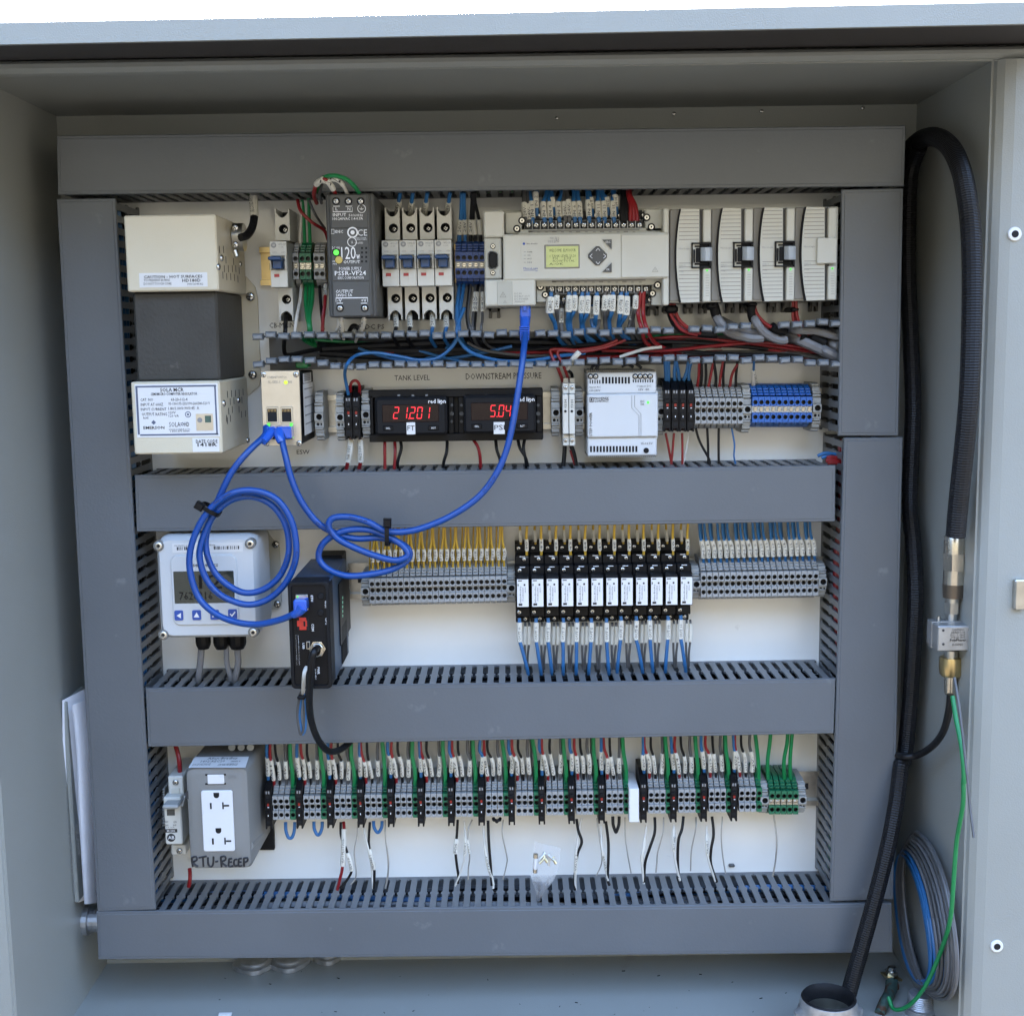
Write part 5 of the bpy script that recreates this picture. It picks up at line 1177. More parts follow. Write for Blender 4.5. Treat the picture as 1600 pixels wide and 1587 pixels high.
words(O_, 'lettering', 'socket_grey', [('ON', A3(545, 322), A3(592, 342))], DO + .0004)
def hand(b):       # marker-pen lettering, strokes as drawn
    S_ = [[(318, 840), (325, 895)], [(318, 838), (345, 830), (350, 852), (324, 868), (358, 893)], [(362, 838), (412, 828)], [(388, 834), (392, 893)], [(420, 835), (422, 875), (436, 893), (452, 880), (455, 830)], [(466, 862), (484, 860)],
          [(500, 835), (505, 895)], [(498, 834), (525, 828), (530, 850), (506, 864), (538, 892)], [(552, 845), (550, 890), (578, 888)], [(550, 846), (572, 842)], [(550, 866), (570, 864)], [(604, 848), (588, 850), (582, 870), (590, 888), (606, 884)], [(612, 845), (612, 888), (634, 886)], [(612, 845), (632, 841)], [(612, 866), (630, 864)], [(644, 842), (646, 892)], [(642, 842), (664, 838), (668, 856), (646, 868)]]
    for s in S_: b.tube(spline([P(A3(*q), DO + .0001) for q in s], 3), .00095, 6)
part(O_, 'handwriting', 'ink', hand)
zt = o0.z + .0004
def tlab(b):
    a, c, e, f = [PZ(A3(*q), zt) for q in ((298, 276), (654, 276), (676, 206), (338, 208))]
    b.add([a, c, e, f], [(0, 1, 2, 3)]); 
tl_ = part(O_, 'top_label', 'white_label', tlab)
def tlt(b):
    for s, q0, q1 in (('Allen-Bradley', (412, 228), (598, 212)), ('1492-REC20', (372, 242), (520, 231)), ('SERIES A', (560, 240), (620, 232)), ('20 A 125 V AC 50/60 HZ', (320, 262), (430, 250)), ('DIN RAIL RECEPTACLE', (480, 262), (600, 250))):
        a = PZ(A3(*q0), zt + .0003); c = PZ(A3(q1[0], q0[1]), zt + .0003); e = PZ(A3(q0[0], q1[1]), zt + .0003); e.x = a.x; c.y = a.y; put(b, s, a, c - a, e - a)
part(tl_, 'lettering', 'ink', tlt)
part(O_, 'mount_ear', 'socket_grey', lambda b: b.tube([PX(A3(672, 765), o1.x - .0035), PX(A3(745, 690), o1.x - .0035)], .0045, 12))
p = P(A3(300, 440), .088); part(O_, 'mount_hole', 'slot_shadow', lambda b: b.cyl(o0.x + .0035, p.z, .0045, DO - .010, DO - .0012, 14))
part(O_, 'wire_clamps', 'clamp_grey', lambda b: [b.tube([PZ(A3(u_, 175), zt) + Vector((0, 0, .004)), PZ(A3(u_ + 6, 140), zt) + Vector((0, .0, .004))], .0034, 10) for u_ in (570, 628, 686)])
# ================================================================== WIRES
rj = lambda s=1.0: random.uniform(-s, s)
# --- row one: into controller, top strip
TOPW = [(398, 190, 300, 395, 'wire_grey', '24V-'), (432, 200, 320, 425, 'wire_grey', '24V-'), (455, 180, 305, 440, 'wire_blue', 'IN 1'), (487, 110, 230, 495, 'wire_blue', 'IN 2'), (548, 185, 305, 570, 'wire_blue', 'IN 3'), (596, 185, 305, 590, 'wire_blue', 'IN 4'), (618, 150, 225, 610, 'wire_blue', ''), (664, 185, 300, 690, 'wire_blue', 'IN 5'), (710, 185, 290, 700, 'wire_grey', '24V-'), (742, 168, 290, 730, 'wire_grey', '24V-'), (784, 185, 300, 785, 'wire_blue', 'IN 6'), (826, 182, 300, 812, 'wire_blue', 'IN 7'), (898, 170, 295, 890, 'wire_blue', 'IN 9'), (918, 150, 235, 905, 'wire_blue', 'IN 8'), (972, 182, 300, 975, 'wire_blue', 'IN 11'), (1018, 180, 300, 1000, 'wire_blue', 'IN 13'), (1042, 150, 225, 1010, 'wire_blue', 'IN 12'), (1090, 180, 300, 1090, 'wire_blue', 'IN 15'), (1108, 130, 220, 1098, 'wire_blue', 'IN 14')]
for i, (u_, v0, v1, ut, mk, s) in enumerate(TOPW):
    vend = v1 + 45 if v1 > 260 else v1 + 60
    pts = [(Z3(ut - 4, 60), .045), (Z3(ut, 120), .05), (Z3(u_ - 3, v0), .056 if v1 > 260 else .053), (Z3(u_ + 5, v1), .062 if v1 > 260 else .056), (Z3(u_ + 8, vend), .062 if v1 > 260 else .056)]
    W = [P(q, d) for q, d in pts]
    L = [0.0]
    for a, c in zip(W, W[1:]): L.append(L[-1] + (c - a).length)
    wire('wire', '%s %s wire with %s sleeve along the top screw strip of the controller' % (ORD[i], mk[5:], ('an %s' % s if s.startswith('IN') else 'a %s' % s) if s else 'a turned white'), mk, pts, 3.3, [(L[2] / L[-1], L[3] / L[-1], s, 1.42)])
for i, (u0, u1) in enumerate(((1165, 1160), (1178, 1172), (1190, 1192))):
    wire('wire', '%s of three black wires dropping to the right end of the controller top strip' % ORD[i], 'wire_black', [(Z3(u0, 70), .045), (Z3(u0, 160), .055), (Z3(u1, 250), .06), (Z3(u1 + 2, 340), .063)], 4.2)
for i, (u0, um, u1) in enumerate(((1200, 1228, 1222), (1208, 1245, 1250), (1216, 1262, 1280))):
    wire('wire', '%s of three red wires dropping to the right end of the controller top strip' % ORD[i], 'wire_red', [(Z3(u0, 70), .045), (Z3(u0 + 8, 130), .055), (Z3(um, 210), .06), (Z3(u1, 330), .063)], 3.4)
# --- controller bottom strip
BOT = [(604, 925, 1045, 'wire_blue', 'C80-2', 640, 2.0), (652, 912, 1015, 'wire_grey', '24V-', 665, 1.5), (690, 1010, 1120, 'wire_grey', 'C80-3', 700, 1.6), (748, 912, 1035, 'wire_blue', 'OUT0', 740, 1.5), (790, 912, 1025, 'wire_blue', 'OUT1', 760, 1.5), (848, 918, 1045, 'wire_blue', 'OUT2', 850, 1.5), (892, 915, 1045, 'wire_blue', 'OUT3', 860, 1.5), (962, 915, 1058, 'wire_blue', 'OUT5', 955, 1.5), (930, 1000, 1090, 'wire_blue', 'OUT4', 945, 1.2), (985, 1010, 1095, 'wire_grey', '', 975, 1.2), (1028, 912, 1025, 'wire_grey', '24V-', 1030, 1.5), (1058, 910, 1015, 'wire_grey', '24V-', 1040, 1.5), (1088, 910, 1030, 'wire_blue', 'OUT6', 1065, 1.5), (1152, 912, 1050, 'wire_blue', 'OUT8', 1140, 1.6), (1196, 918, 1060, 'wire_blue', 'OUT9', 1150, 1.6), (1232, 1000, 1100, 'wire_grey', 'OUT7', 1215, 1.2), (1268, 912, 1012, 'wire_grey', '24V-', 1250, 1.5)]
for i, (u_, v0, v1, mk, s, ue, k) in enumerate(BOT):
    far = v0 > 990; d0 = .052 if far else .063
    pts = [(Z3(u_ + (6 if far else 0), 955 if far else 880), d0), (Z3(u_, v0), d0), (Z3(u_ - 6, v1), d0 + .002), (Z3(ue - 6, v1 + 80), .055), (Z3(ue + 10, 1200), .05), (Z3(ue + 60 + 30 * (i % 3), 1290), .038), (Z3(ue + 170, 1325), .03)]
    W = [P(q, d) for q, d in pts]; L = [0.0]
    for a, c in zip(W, W[1:]): L.append(L[-1] + (c - a).length)
    wire('wire', '%s tagged %s wire leaving the bottom screw strip of the controller%s' % (ORD[i], mk[5:], (', sleeve %s' % s) if s else ''), mk, pts, 3.4 if mk == 'wire_blue' else 3.0, [(L[1] / L[-1], L[2] / L[-1], s, k)])
for i, (u0, um, ue) in enumerate(((1330, 1345, 1420), (1310, 1305, 1350))):
    wire('wire', ('front' if i == 0 else 'rear') + ' red wire hanging from the controller bottom strip into the open duct', 'wire_red', [(Z3(u0, 880), .063), (Z3(um - 20, 1050), .063), (Z3(um + 10, 1170), .07), (Z3(ue, 1280), .05), (Z3(ue + 160, 1360), .035)], 3.2)
# --- small terminals and breakers, row one
def W1(label, mk, pts, r, tags=(), **k): return wire('wire', label, mk, pts, r, tags, **k)
W1('black wire falling from the main breaker into the open duct', 'wire_black', [(Z1(1108, 860), .03), (Z1(1106, 930), .05), (Z1(1102, 1000), .06), (Z5(1095, 180), .04), (Z5(1120, 218), .035), (Z5(1240, 195), .035), (Z5(1330, 180), .04)], 3.3)
W1('white wire beside the green ones, above the small terminals', 'wire_white', [(Z1(1200, 180), .04), (Z1(1205, 260), .035), (Z1(1196, 380), .032), (Z1(1198, 480), .03)], 2.6)
W1('left dark green wire above the small terminals', 'wire_green', [(Z1(1208, 170), .04), (Z1(1218, 280), .035), (Z1(1226, 480), .03)], 2.6)
W1('right dark green wire above the small terminals', 'wire_green', [(Z1(1250, 160), .04), (Z1(1252, 300), .035), (Z1(1260, 480), .03)], 2.6)
W1('red wire curving from the top duct behind the dark power supply', 'wire_red', [(Z1(1180, 170), .045), (Z1(1200, 240), .05), (Z1(1270, 310), .05), (Z1(1345, 360), .04), (Z1(1370, 420), .03)], 2.6)
W1('thin grey wire curving behind the dark power supply', 'wire_grey', [(Z1(1250, 170), .045), (Z1(1290, 260), .045), (Z1(1350, 350), .03)], 2.0)
W1('cream wire below the small grey terminals', 'wire_white', [(Z1(1205, 690), .03), (Z1(1195, 800), .04), (Z1(1175, 900), .055), (Z1(1165, 1000), .06), (Z5(1200, 110), .04)], 2.6)
for i, u_ in enumerate((1232, 1256, 1274)):
    W1('%s green wire below the green screw terminals' % ORD[i], 'wire_green', [(Z1(u_, 690), .03), (Z1(u_ - 2, 800), .04), (Z1(1240 + i * 8, 900), .055), (Z1(1252 + i * 6, 990), .06), (Z5(1215 + i * 30, 120 + i * 5), .035), (Z5(1300, 168), .03)], 3.0)
W1('black wire below the small grey terminals', 'wire_black', [(Z1(1318, 700), .03), (Z1(1325, 820), .04), (Z1(1340, 980), .055)], 2.4)
W1('red wire with white sleeve beside the dark power supply', 'wire_red', [(Z1(1356, 700), .04), (Z1(1352, 800), .055), (Z1(1340, 900), .06), (Z1(1335, 1000), .06)], 2.8, [(.02, .3, '24V', 1.3)])
W1('dark red wire arching over the left shoulder of the dark power supply', 'wire_red', [(Z1(1300, 190), .06), (Z1(1282, 140), .085), (Z1(1300, 70), .11), (Z1(1345, 42), .118), (Z1(1385, 75), .115), (Z1(1416, 130), .1)], 3.2, [(.58, .9, 'L-1', 1.45)])
W1('grey wire arching behind the dark power supply', 'wire_grey', [(Z1(1330, 190), .07), (Z1(1318, 130), .085), (Z1(1336, 60), .10)], 2.6)
W1('white sleeved wire arching into the middle input of the dark power supply', 'wire_white', [(Z1(1340, 60), .10), (Z1(1395, 38), .118), (Z1(1450, 60), .115), (Z1(1490, 130), .1)], 2.8, [(.25, .72, 'N', 1.4)])
W1('green wire arching over the dark power supply into its ground terminal', 'wire_green', [(Z1(1300, 120), .08), (Z1(1330, 40), .11), (Z1(1400, 18), .122), (Z1(1480, 38), .12), (Z1(1535, 85), .115), (Z1(1568, 135), .1)], 3.3)
W1('left white sleeved wire under the dark power supply', 'wire_white', [(Z2(232, 1255), .09), (Z2(232, 1290), .085), (Z2(240, 1370), .07), (Z2(250, 1440), .045)], 2.4, [(.1, .75, '24V-', 1.6)])
W1('plain white wire curving under the dark power supply', 'wire_white', [(Z2(210, 1255), .07), (Z2(208, 1330), .07), (Z2(180, 1385), .06), (Z2(150, 1440), .04)], 2.2)
W1('right white sleeved wire under the dark power supply', 'wire_white', [(Z2(420, 1255), .09), (Z2(418, 1290), .085), (Z2(405, 1350), .07), (Z2(370, 1400), .06), (Z2(350, 1460), .04)], 2.4, [(.05, .6, '24V+', 1.6)])
W1('black wire looping under the dark power supply', 'wire_black', [(Z2(280, 1430), .04), (Z2(305, 1360), .06), (Z2(335, 1328), .062), (Z2(370, 1350), .06), (Z2(395, 1420), .04)], 3.6)
for i, (ut, vt, ub) in enumerate(((712, 290, 686), (818, 305, 800), (938, 300, 990), (1128, 300, 1105))):
    W1('wire with white sleeve entering the top of the %s small breaker' % ORD[i], 'wire_blue', [(Z2(ut + 10, 220), .05), (Z2(ut, vt - 20), .045), (Z2(ut - 8, vt + 60), .034), (Z2(ut - 12, vt + 120), .022)], 3.0, [(.3, .95, '24V', 1.5)])
    W1('wire with white sleeve leaving the bottom of the %s small breaker' % ORD[i], 'wire_blue' if i > 1 else 'wire_black', [(Z2(ub, 1210), .025), (Z2(ub, 1260), .04), (Z2(ub + 2, 1340), .05), (Z2(ub - 15, 1430), .045), (Z2(ub + 40, 1520), .03)], 3.0, [(.12, .5, '24V+', 1.45)])
for i, (u_, u2, ue, mk, s) in enumerate(((1235, 1228, 1215, 'wire_blue', '24V+'), (1255, 1260, 1262, 'wire_blue', '24V'), (1320, 1310, 1308, 'wire_black', '24V'), (1335, 1330, 1345, 'wire_black', ''), (1345, 1380, 1390, 'wire_black', ''))):
    W1('%s sleeved %s wire above the navy terminals' % (ORD[i], mk[5:]), mk, [(Z2(u_, 220), .05), (Z2(u_, 300), .045), (Z2(u2, 450), .035), (Z2(ue, 560), .03), (Z2(ue, 660), .028)], 3.4 if i < 1 else 2.6, [(.52, .8, s, 1.55)])
for i, (u_, um, ue, mk) in enumerate(((1215, 1190, 1200, 'wire_blue'), (1255, 1215, 1220, 'wire_blue'), (1300, 1275, 1300, 'wire_black'), (1312, 1285, 1318, 'wire_grey'), (1352, 1330, 1330, 'wire_grey'), (1372, 1350, 1345, 'wire_black'), (1405, 1408, 1400, 'wire_grey'))):
    W1('%s %s wire below the navy terminals' % (ORD[i], mk[5:]), mk, [(Z2(u_, 980), .03), (Z2((u_ + um) / 2, 1100), .04), (Z2(um, 1250), .05), (Z2(ue, 1380), .058), (Z2(ue - 60 if i < 1 else ue + 60, 1500), .035), (Z2(ue - 260 if i < 1 else ue + 260, 1560), .03)], 3.0 if i < 2 else 2.2, [(.10, .3, '24V', 1.5)] if i in (4, 5, 6) else ())
# --- sheathed cables below the modules
def CAB(label, mk, pts, r, **k): return wire('cable', label, mk, pts, r, cat='cable', **k)
MODC = [('black', [(100, 770), (120, 860), (170, 930), (290, 965), (400, 970)], 9), ('grey', [(375, 770), (400, 860), (470, 950), (600, 990), (690, 990)], 10), ('grey', [(620, 800), (640, 880), (700, 960), (790, 1005), (840, 1000)], 9), ('grey', [(430, 880), (520, 925), (640, 965), (700, 990)], 8),
        ('grey', [(830, 975), (930, 1010), (1040, 1060), (1170, 1130), (1260, 1200)], 11), ('grey', [(1010, 1025), (1080, 1070), (1165, 1120), (1240, 1180)], 10), ('grey', [(1070, 940), (1130, 960), (1180, 985), (1260, 1030)], 8), ('grey', [(1075, 1000), (1130, 1035), (1180, 1070), (1260, 1120)], 9), ('grey', [(820, 925), (900, 945), (1010, 950), (1100, 970), (1200, 1000)], 8), ('grey', [(800, 935), (900, 985), (1000, 1010)], 7)]
for i, (cn_, pp, r) in enumerate(MODC):
    CAB('%s %s sheathed cable in the open duct below the expansion modules' % (ORD[i], cn_), 'cable_grey' if cn_ == 'grey' else 'cable_black', [(Z4(*q), (.050 + .0035 * (i % 3)) if j else .03) for j, q in enumerate(pp)], r * (.74 if cn_ == 'grey' else .72))
for i, pp in enumerate(([(375, 770), (385, 800), (400, 860)], [(615, 790), (622, 850), (640, 895)], [(740, 920), (780, 945), (835, 965)], [(920, 985), (965, 1010), (1025, 1040)], [(970, 940), (1020, 945), (1075, 950)], [(985, 980), (1030, 1000), (1078, 1025)])):
    o = MB(); o.tube(spline([P(Z4(*q), .053 + (.002 if j == 0 else 0)) for j, q in enumerate(pp)]), 10.4 * .74 * MPP(.047) if i < 2 else 9.6 * .74 * MPP(.05), 10); top(o.build('heat_shrink_sleeve', 'black_soft'), '%s black heat shrink sleeve ending a grey cable in the open duct' % ORD[i], 'cable sleeve')
for i, (u0, v0, u1, v1) in enumerate(((78, 788, 160, 838), (335, 770, 415, 815), (598, 768, 655, 796), (862, 800, 915, 830), (785, 960, 838, 1015))):
    o = MB(); o.pb(Z4(u0, v0), Z4(u1, v1), .03, .058, .002); top(o.build('cable_tie', 'black'), 'black tie band %s under the expansion modules' % ['nearest the controller', 'around the second bundle', 'around the third bundle', 'around the rightmost red wires', 'around the grey cables at duct level'][i], 'cable tie')
RW = [[(120, 780), (140, 860), (200, 930), (290, 968)], [(108, 780), (115, 850), (180, 940), (280, 975)], [(635, 790), (650, 840), (690, 890), (740, 925)], [(628, 790), (640, 850), (680, 905), (735, 935)], [(880, 745), (876, 850), (890, 930), (925, 985)], [(895, 745), (900, 850), (925, 910), (975, 945)], [(888, 745), (888, 840), (900, 920), (980, 970)], [(132, 780), (160, 870), (230, 935), (300, 965)]]
for i, pp in enumerate(RW): W1('%s red wire of the bundles hanging under the expansion modules' % ORD[i], 'wire_red', [(Z4(*q), .052 + .002 * (i % 3)) for q in pp], 2.7, stuff='rw')
# --- loose wires lying in the open duct
for i, (mk, pp, r) in enumerate([
    ('cable_black', [(497, 541), (560, 545), (640, 548), (740, 545), (880, 548), (1000, 545)], 7.5), ('cable_black', [(500, 551), (600, 556), (700, 552), (830, 556), (960, 552), (1100, 550)], 6), ('cable_black', [(500, 545), (620, 538), (760, 533), (900, 536), (1050, 542)], 6),
    ('wire_red', [(600, 552), (700, 546), (790, 553), (900, 560), (980, 556)], 2.2), ('wire_red', [(780, 552), (880, 549), (960, 540), (1040, 531), (1110, 538), (1190, 545), (1300, 560)], 2.6), ('wire_red', [(865, 544), (960, 537), (1060, 526), (1140, 533), (1220, 543), (1310, 556)], 2.4), ('wire_red', [(940, 548), (1040, 548), (1120, 540), (1200, 536), (1300, 551)], 2.6), ('wire_red', [(1000, 557), (1090, 549), (1180, 547), (1290, 562)], 2.4), ('wire_red', [(880, 558), (1010, 556), (1140, 558), (1250, 556), (1312, 571)], 2.2), ('wire_red', [(1050, 530), (1150, 548), (1230, 552), (1310, 574)], 2.4),
    ('wire_white', [(1065, 549), (1150, 545), (1230, 548), (1305, 560)], 3.4), ('wire_grey', [(1070, 553), (1160, 551), (1250, 554), (1306, 566)], 3.8), ('wire_black', [(840, 545), (940, 541), (1040, 546), (1130, 553), (1290, 556)], 3.2), ('wire_black', [(900, 540), (1000, 534), (1100, 536), (1200, 545)], 3.4), ('wire_green', [(470, 528), (520, 533), (640, 539), (760, 536)], 2.6), ('wire_green', [(1000, 527), (1080, 523), (1160, 521), (1240, 524)], 2.6), ('wire_white', [(497, 548), (520, 551), (540, 554)], 2.4),
    ('wire_blue', [(620, 540), (660, 556), (700, 560), (760, 550), (800, 541)], 2.6), ('wire_blue', [(650, 547), (700, 560), (760, 571), (840, 568), (900, 562)], 2.4), ('wire_blue', [(560, 544), (610, 560), (680, 568)], 2.2), ('wire_grey', [(730, 535), (760, 548), (830, 556), (900, 552)], 2.4), ('wire_black', [(740, 530), (780, 552), (860, 557)], 2.4), ('wire_grey', [(500, 540), (560, 534), (640, 534), (720, 540)], 2.2)]):
    W1('%s wire of the loose bundle lying in the open duct, %s' % (ORD[i] if i < 24 else 'last', mk.split('_')[1]), mk, [(q, .028 + .0022 * (i % 7) + .004 * math.sin(j + i)) for j, q in enumerate(pp)], r, stuff='od' if r < 5 else None)
W1('bright blue wire crossing the open duct to the left fuse terminals', 'wire_blue', [(Z2(1195, 1180), .05), (Z6(860, 80), .06), (Z6(830, 160), .06), (Z6(740, 235), .058), (Z6(620, 250), .056), (Z6(480, 225), .056), (Z6(340, 205), .056), (Z6(230, 220), .06), (Z6(170, 275), .078), (Z6(155, 340), .06), (Z6(168, 420), .05), (Z6(178, 470), .045)], 2.6)
W1('bright blue wire running right from the navy terminals along the open duct', 'wire_blue', [(Z2(1255, 1180), .05), (Z6(855, 60), .06), (Z6(880, 140), .06), (Z6(940, 200), .058), (Z6(1050, 240), .056), (Z6(1180, 258), .054), (Z6(1350, 250), .052), (Z6(1500, 225), .05), (Z7(240, 165), .05)], 2.8)
W1('short red jumper bridging the two left fuse terminals', 'wire_red', [(Z6(192, 455), .040), (Z6(190, 410), .045), (Z6(205, 383), .047), (Z6(230, 382), .047), (Z6(247, 410), .045), (Z6(246, 460), .040)], 2.4)
# --- row two wires below
for i, (mk, pp, tg) in enumerate([('wire_red', [(192, 745), (190, 800), (175, 880), (165, 930)], 'TNK SUPY'), ('wire_red', [(250, 745), (256, 800), (254, 880), (245, 930)], 'FNCE SUPY'), ('wire_red', [(405, 750), (405, 800), (406, 930)], None), ('wire_red', [(466, 748), (470, 830), (464, 930)], None), ('wire_black', [(500, 745), (508, 800), (485, 890), (490, 930)], None), ('wire_black', [(795, 745), (792, 820), (775, 880), (768, 930)], None), ('wire_red', [(958, 748), (985, 790), (1000, 850), (1004, 930)], None), ('wire_black', [(1098, 742), (1105, 810), (1125, 870), (1130, 930)], None), ('wire_black', [(1236, 742), (1250, 800), (1285, 860), (1300, 920)], None), ('wire_black', [(1280, 742), (1272, 800), (1285, 870), (1290, 920)], None)]):
    W1('%s %s wire from the left between the meters and the duct below' % (ORD[i], mk[5:]), mk, [(Z6(*q), d) for q, d in zip(pp, (.035, .04, .04, .035))], 2.5 if not tg else 3.0, [(.06, .72, tg, 1.6)] if tg else ())
for i, (mk, pp, r) in enumerate([('wire_black', [(136, 628), (134, 670), (128, 735)], 3.4), ('wire_black', [(168, 628), (182, 670), (195, 735)], 3.4), ('wire_red', [(165, 650), (176, 690), (190, 730)], 2.0), ('wire_red', [(640, 565), (655, 640), (670, 720)], 1.9), ('wire_red', [(682, 565), (676, 640), (668, 720)], 1.9), ('wire_red', [(722, 565), (724, 640), (724, 720)], 1.9), ('wire_white', [(756, 570), (745, 640), (730, 720)], .8), ('wire_black', [(790, 540), (812, 610), (855, 690), (862, 720)], 2.0), ('wire_black', [(848, 540), (852, 620), (854, 720)], 2.0), ('wire_black', [(906, 540), (905, 620), (906, 720)], 2.0), ('wire_blue', [(970, 540), (984, 620), (982, 680), (990, 720)], 1.4)]):
    W1('%s %s wire from the left below the right half of the meter row' % (ORD[i], mk[5:]), mk, [(Z7(*q), .034) for q in pp], r)
for i, (mk, pp, r) in enumerate([('wire_red', [(130, 320), (105, 250), (70, 180), (66, 150), (110, 146), (200, 150), (320, 132), (400, 100)], 2.6), ('wire_red', [(158, 310), (130, 230), (100, 170), (120, 152), (220, 158), (330, 140), (440, 100)], 2.4), ('wire_black', [(175, 300), (170, 270), (150, 250)], 2.4),
        ('wire_blue', [(645, 345), (643, 270), (640, 200)], 3.6), ('wire_blue', [(655, 345), (655, 270), (655, 200)], 2.8), ('wire_blue', [(690, 345), (684, 270), (690, 200)], 2.8), ('wire_blue', [(710, 340), (705, 270), (690, 200)], 2.8), ('wire_blue', [(715, 340), (745, 260), (755, 200)], 2.8), ('wire_blue', [(765, 345), (755, 270), (770, 200)], 2.8),
        ('wire_red', [(795, 360), (805, 280), (808, 200)], 2.2), ('wire_black', [(812, 360), (820, 280), (818, 200)], 2.4), ('wire_black', [(835, 360), (842, 280), (840, 200)], 2.2), ('wire_red', [(848, 360), (865, 280), (880, 205)], 2.2), ('wire_black', [(885, 360), (892, 290), (880, 205)], 2.4), ('wire_red', [(906, 360), (915, 280), (928, 205)], 2.2), ('wire_black', [(930, 360), (928, 280), (934, 205)], 2.2), ('wire_red', [(960, 360), (970, 280), (1000, 220)], 2.2), ('wire_black', [(990, 360), (992, 280), (1000, 205)], 2.2)]):
    W1('%s %s wire from the left above the right half of the meter row' % (ORD[i], mk[5:]), mk, [(Z7(*q), .03 + (.022 if (i < 2 and j > 0) else .004 * j)) for j, q in enumerate(pp)], r)
W1('tagged wire dropping from the open duct onto the bright blue terminals', 'wire_blue', [(Z7(1082, 205), .06), (Z7(1080, 250), .05), (Z7(1078, 330), .03)], 1.8, [(.35, .98, '15V SPLY', 1.9)])
W1('white sleeved wire end poking out of the duct above the slim breakers', 'wire_white', [(Z7(150, 245), .05), (Z7(165, 215), .062), (Z7(190, 180), .07), (Z7(210, 160), .072)], 3.0, [(.45, .99, '', 1.5)])
W1('black and white marked cord running through the open duct', 'wire_white', [(Z7(410, 185), .05), (Z7(470, 165), .05), (Z7(540, 145), .05), (Z7(620, 135), .048)], 2.6)
for i, pp in enumerate(([(270, 250), (275, 232), (300, 222)], [(290, 250), (310, 220), (345, 208), (370, 205)], [(480, 215), (500, 225), (520, 240)], [(420, 232), (450, 222), (480, 236)])):
    W1('%s black lead looping over the top edge of the white power supply' % ORD[i], 'wire_black', [(Z7(*q), .052) for q in pp], 2.4)
for i, pp in enumerate(([(1400, 680), (1440, 665), (1500, 672)], [(1420, 690), (1450, 680), (1510, 690)])): W1('%s blue wire peeking from the junction of the right ducts' % ORD[i], 'wire_blue', [(Z7(*q), .05) for q in pp], 2.6)
for i, pp in enumerate(([(1445, 690), (1480, 684), (1530, 700)], [(1440, 705), (1475, 700), (1530, 715)], [(1450, 715), (1485, 712), (1530, 722)])): W1('%s red wire peeking from the junction of the right ducts' % ORD[i], 'wire_red', [(Z7(*q), .054) for q in pp], 3.0)
# --- row three, yellow and blue feeders
for i in range(24):
    q1 = ln(A1(160, 345), A1(945, 328), i / 23); pair = i // 2; top_q = (q1[0] + (4 if i % 2 == 0 else -3) - 1 + rj(.8), 812)
    c = (q1[0] + (-.6 if i % 2 else .4), q1[1] - 14)
    wire('wire', '%s yellow wire from the left, each with a white sleeve, over the yellow-wired terminals' % ORD[i], 'wire_yellow', [(top_q, .050), (((top_q[0] * .6 + c[0] * .4) + rj(.6), 845), .046), ((c[0] - (1.4 if i % 2 == 0 else -1.4), c[1] - 9), .042), (c, .040), ((q1[0], q1[1] + 2), .036)], 1.75, [(.56, .80, '%d' % (300 + i), 1.7)])
for i in range(24):
    if i % 3 == 0: pass
    q1 = ln(A1(160, 345), A1(945, 328), i / 23)
    W1('', 'wire_yellow', stuff='ry', r=1.5, pts= [((q1[0] - 3 + rj(), 812), .040), ((q1[0] - 4 + rj(), 850), .036), ((q1[0] - 4, q1[1]), .028)])
q0, q9 = A1(1078, 250), A2(634, 235)
for i in range(12):
    t_ = i / 11; e = ln(q0, q9, t_); e2 = (e[0] - 9.5, e[1] - 17)
    W1('%s relay front coil wire from the left, yellow with white sleeve' % ORD[i], 'wire_yellow', [((e[0] + 1 + rj(1), 812), .054), ((e[0] - .5, e[1] - 30), .05), ((e[0] + rj(.5), e[1] - 14), .046), ((e[0], e[1] + 1), .041)], 2.1, [(.52, .86, '%d' % (40 + i), 1.5)])
    W1('', 'wire_yellow', [((e2[0] - 1 + rj(1.5), 812), .044), ((e2[0] - 1, e2[1] - 20), .036), ((e2[0] + .5, e2[1] + 1), .028)], 1.8, [(.42, .90, '', 1.5)], stuff='ry')
for i in range(20):
    q1 = ln(A2(725, 290), A2(1358, 270), i / 19)
    xt = q1[0] - 3 - (i % 3) * 1.5 + rj(.6); c = (q1[0] - 1 + rj(.5), q1[1] - 9)
    wire('wire', '%s dark blue wire from the left with cream IN sleeve, right of the relays' % ORD[i], 'wire_blue', [((xt - 4, 806), .050), ((xt - 2, 835), .046), ((c[0] - 1, c[1] - 16), .042), (c, .040), ((q1[0], q1[1] + 4), .034)], 2.2, [(.46, .80, 'IN %d' % i, 1.75)])
    if i % 2 == 0: W1('', 'wire_blue', [((xt - 1, 806), .036), ((xt + 1, 840), .034), ((q1[0] + 1, q1[1]), .026)], 1.9, stuff='ry')
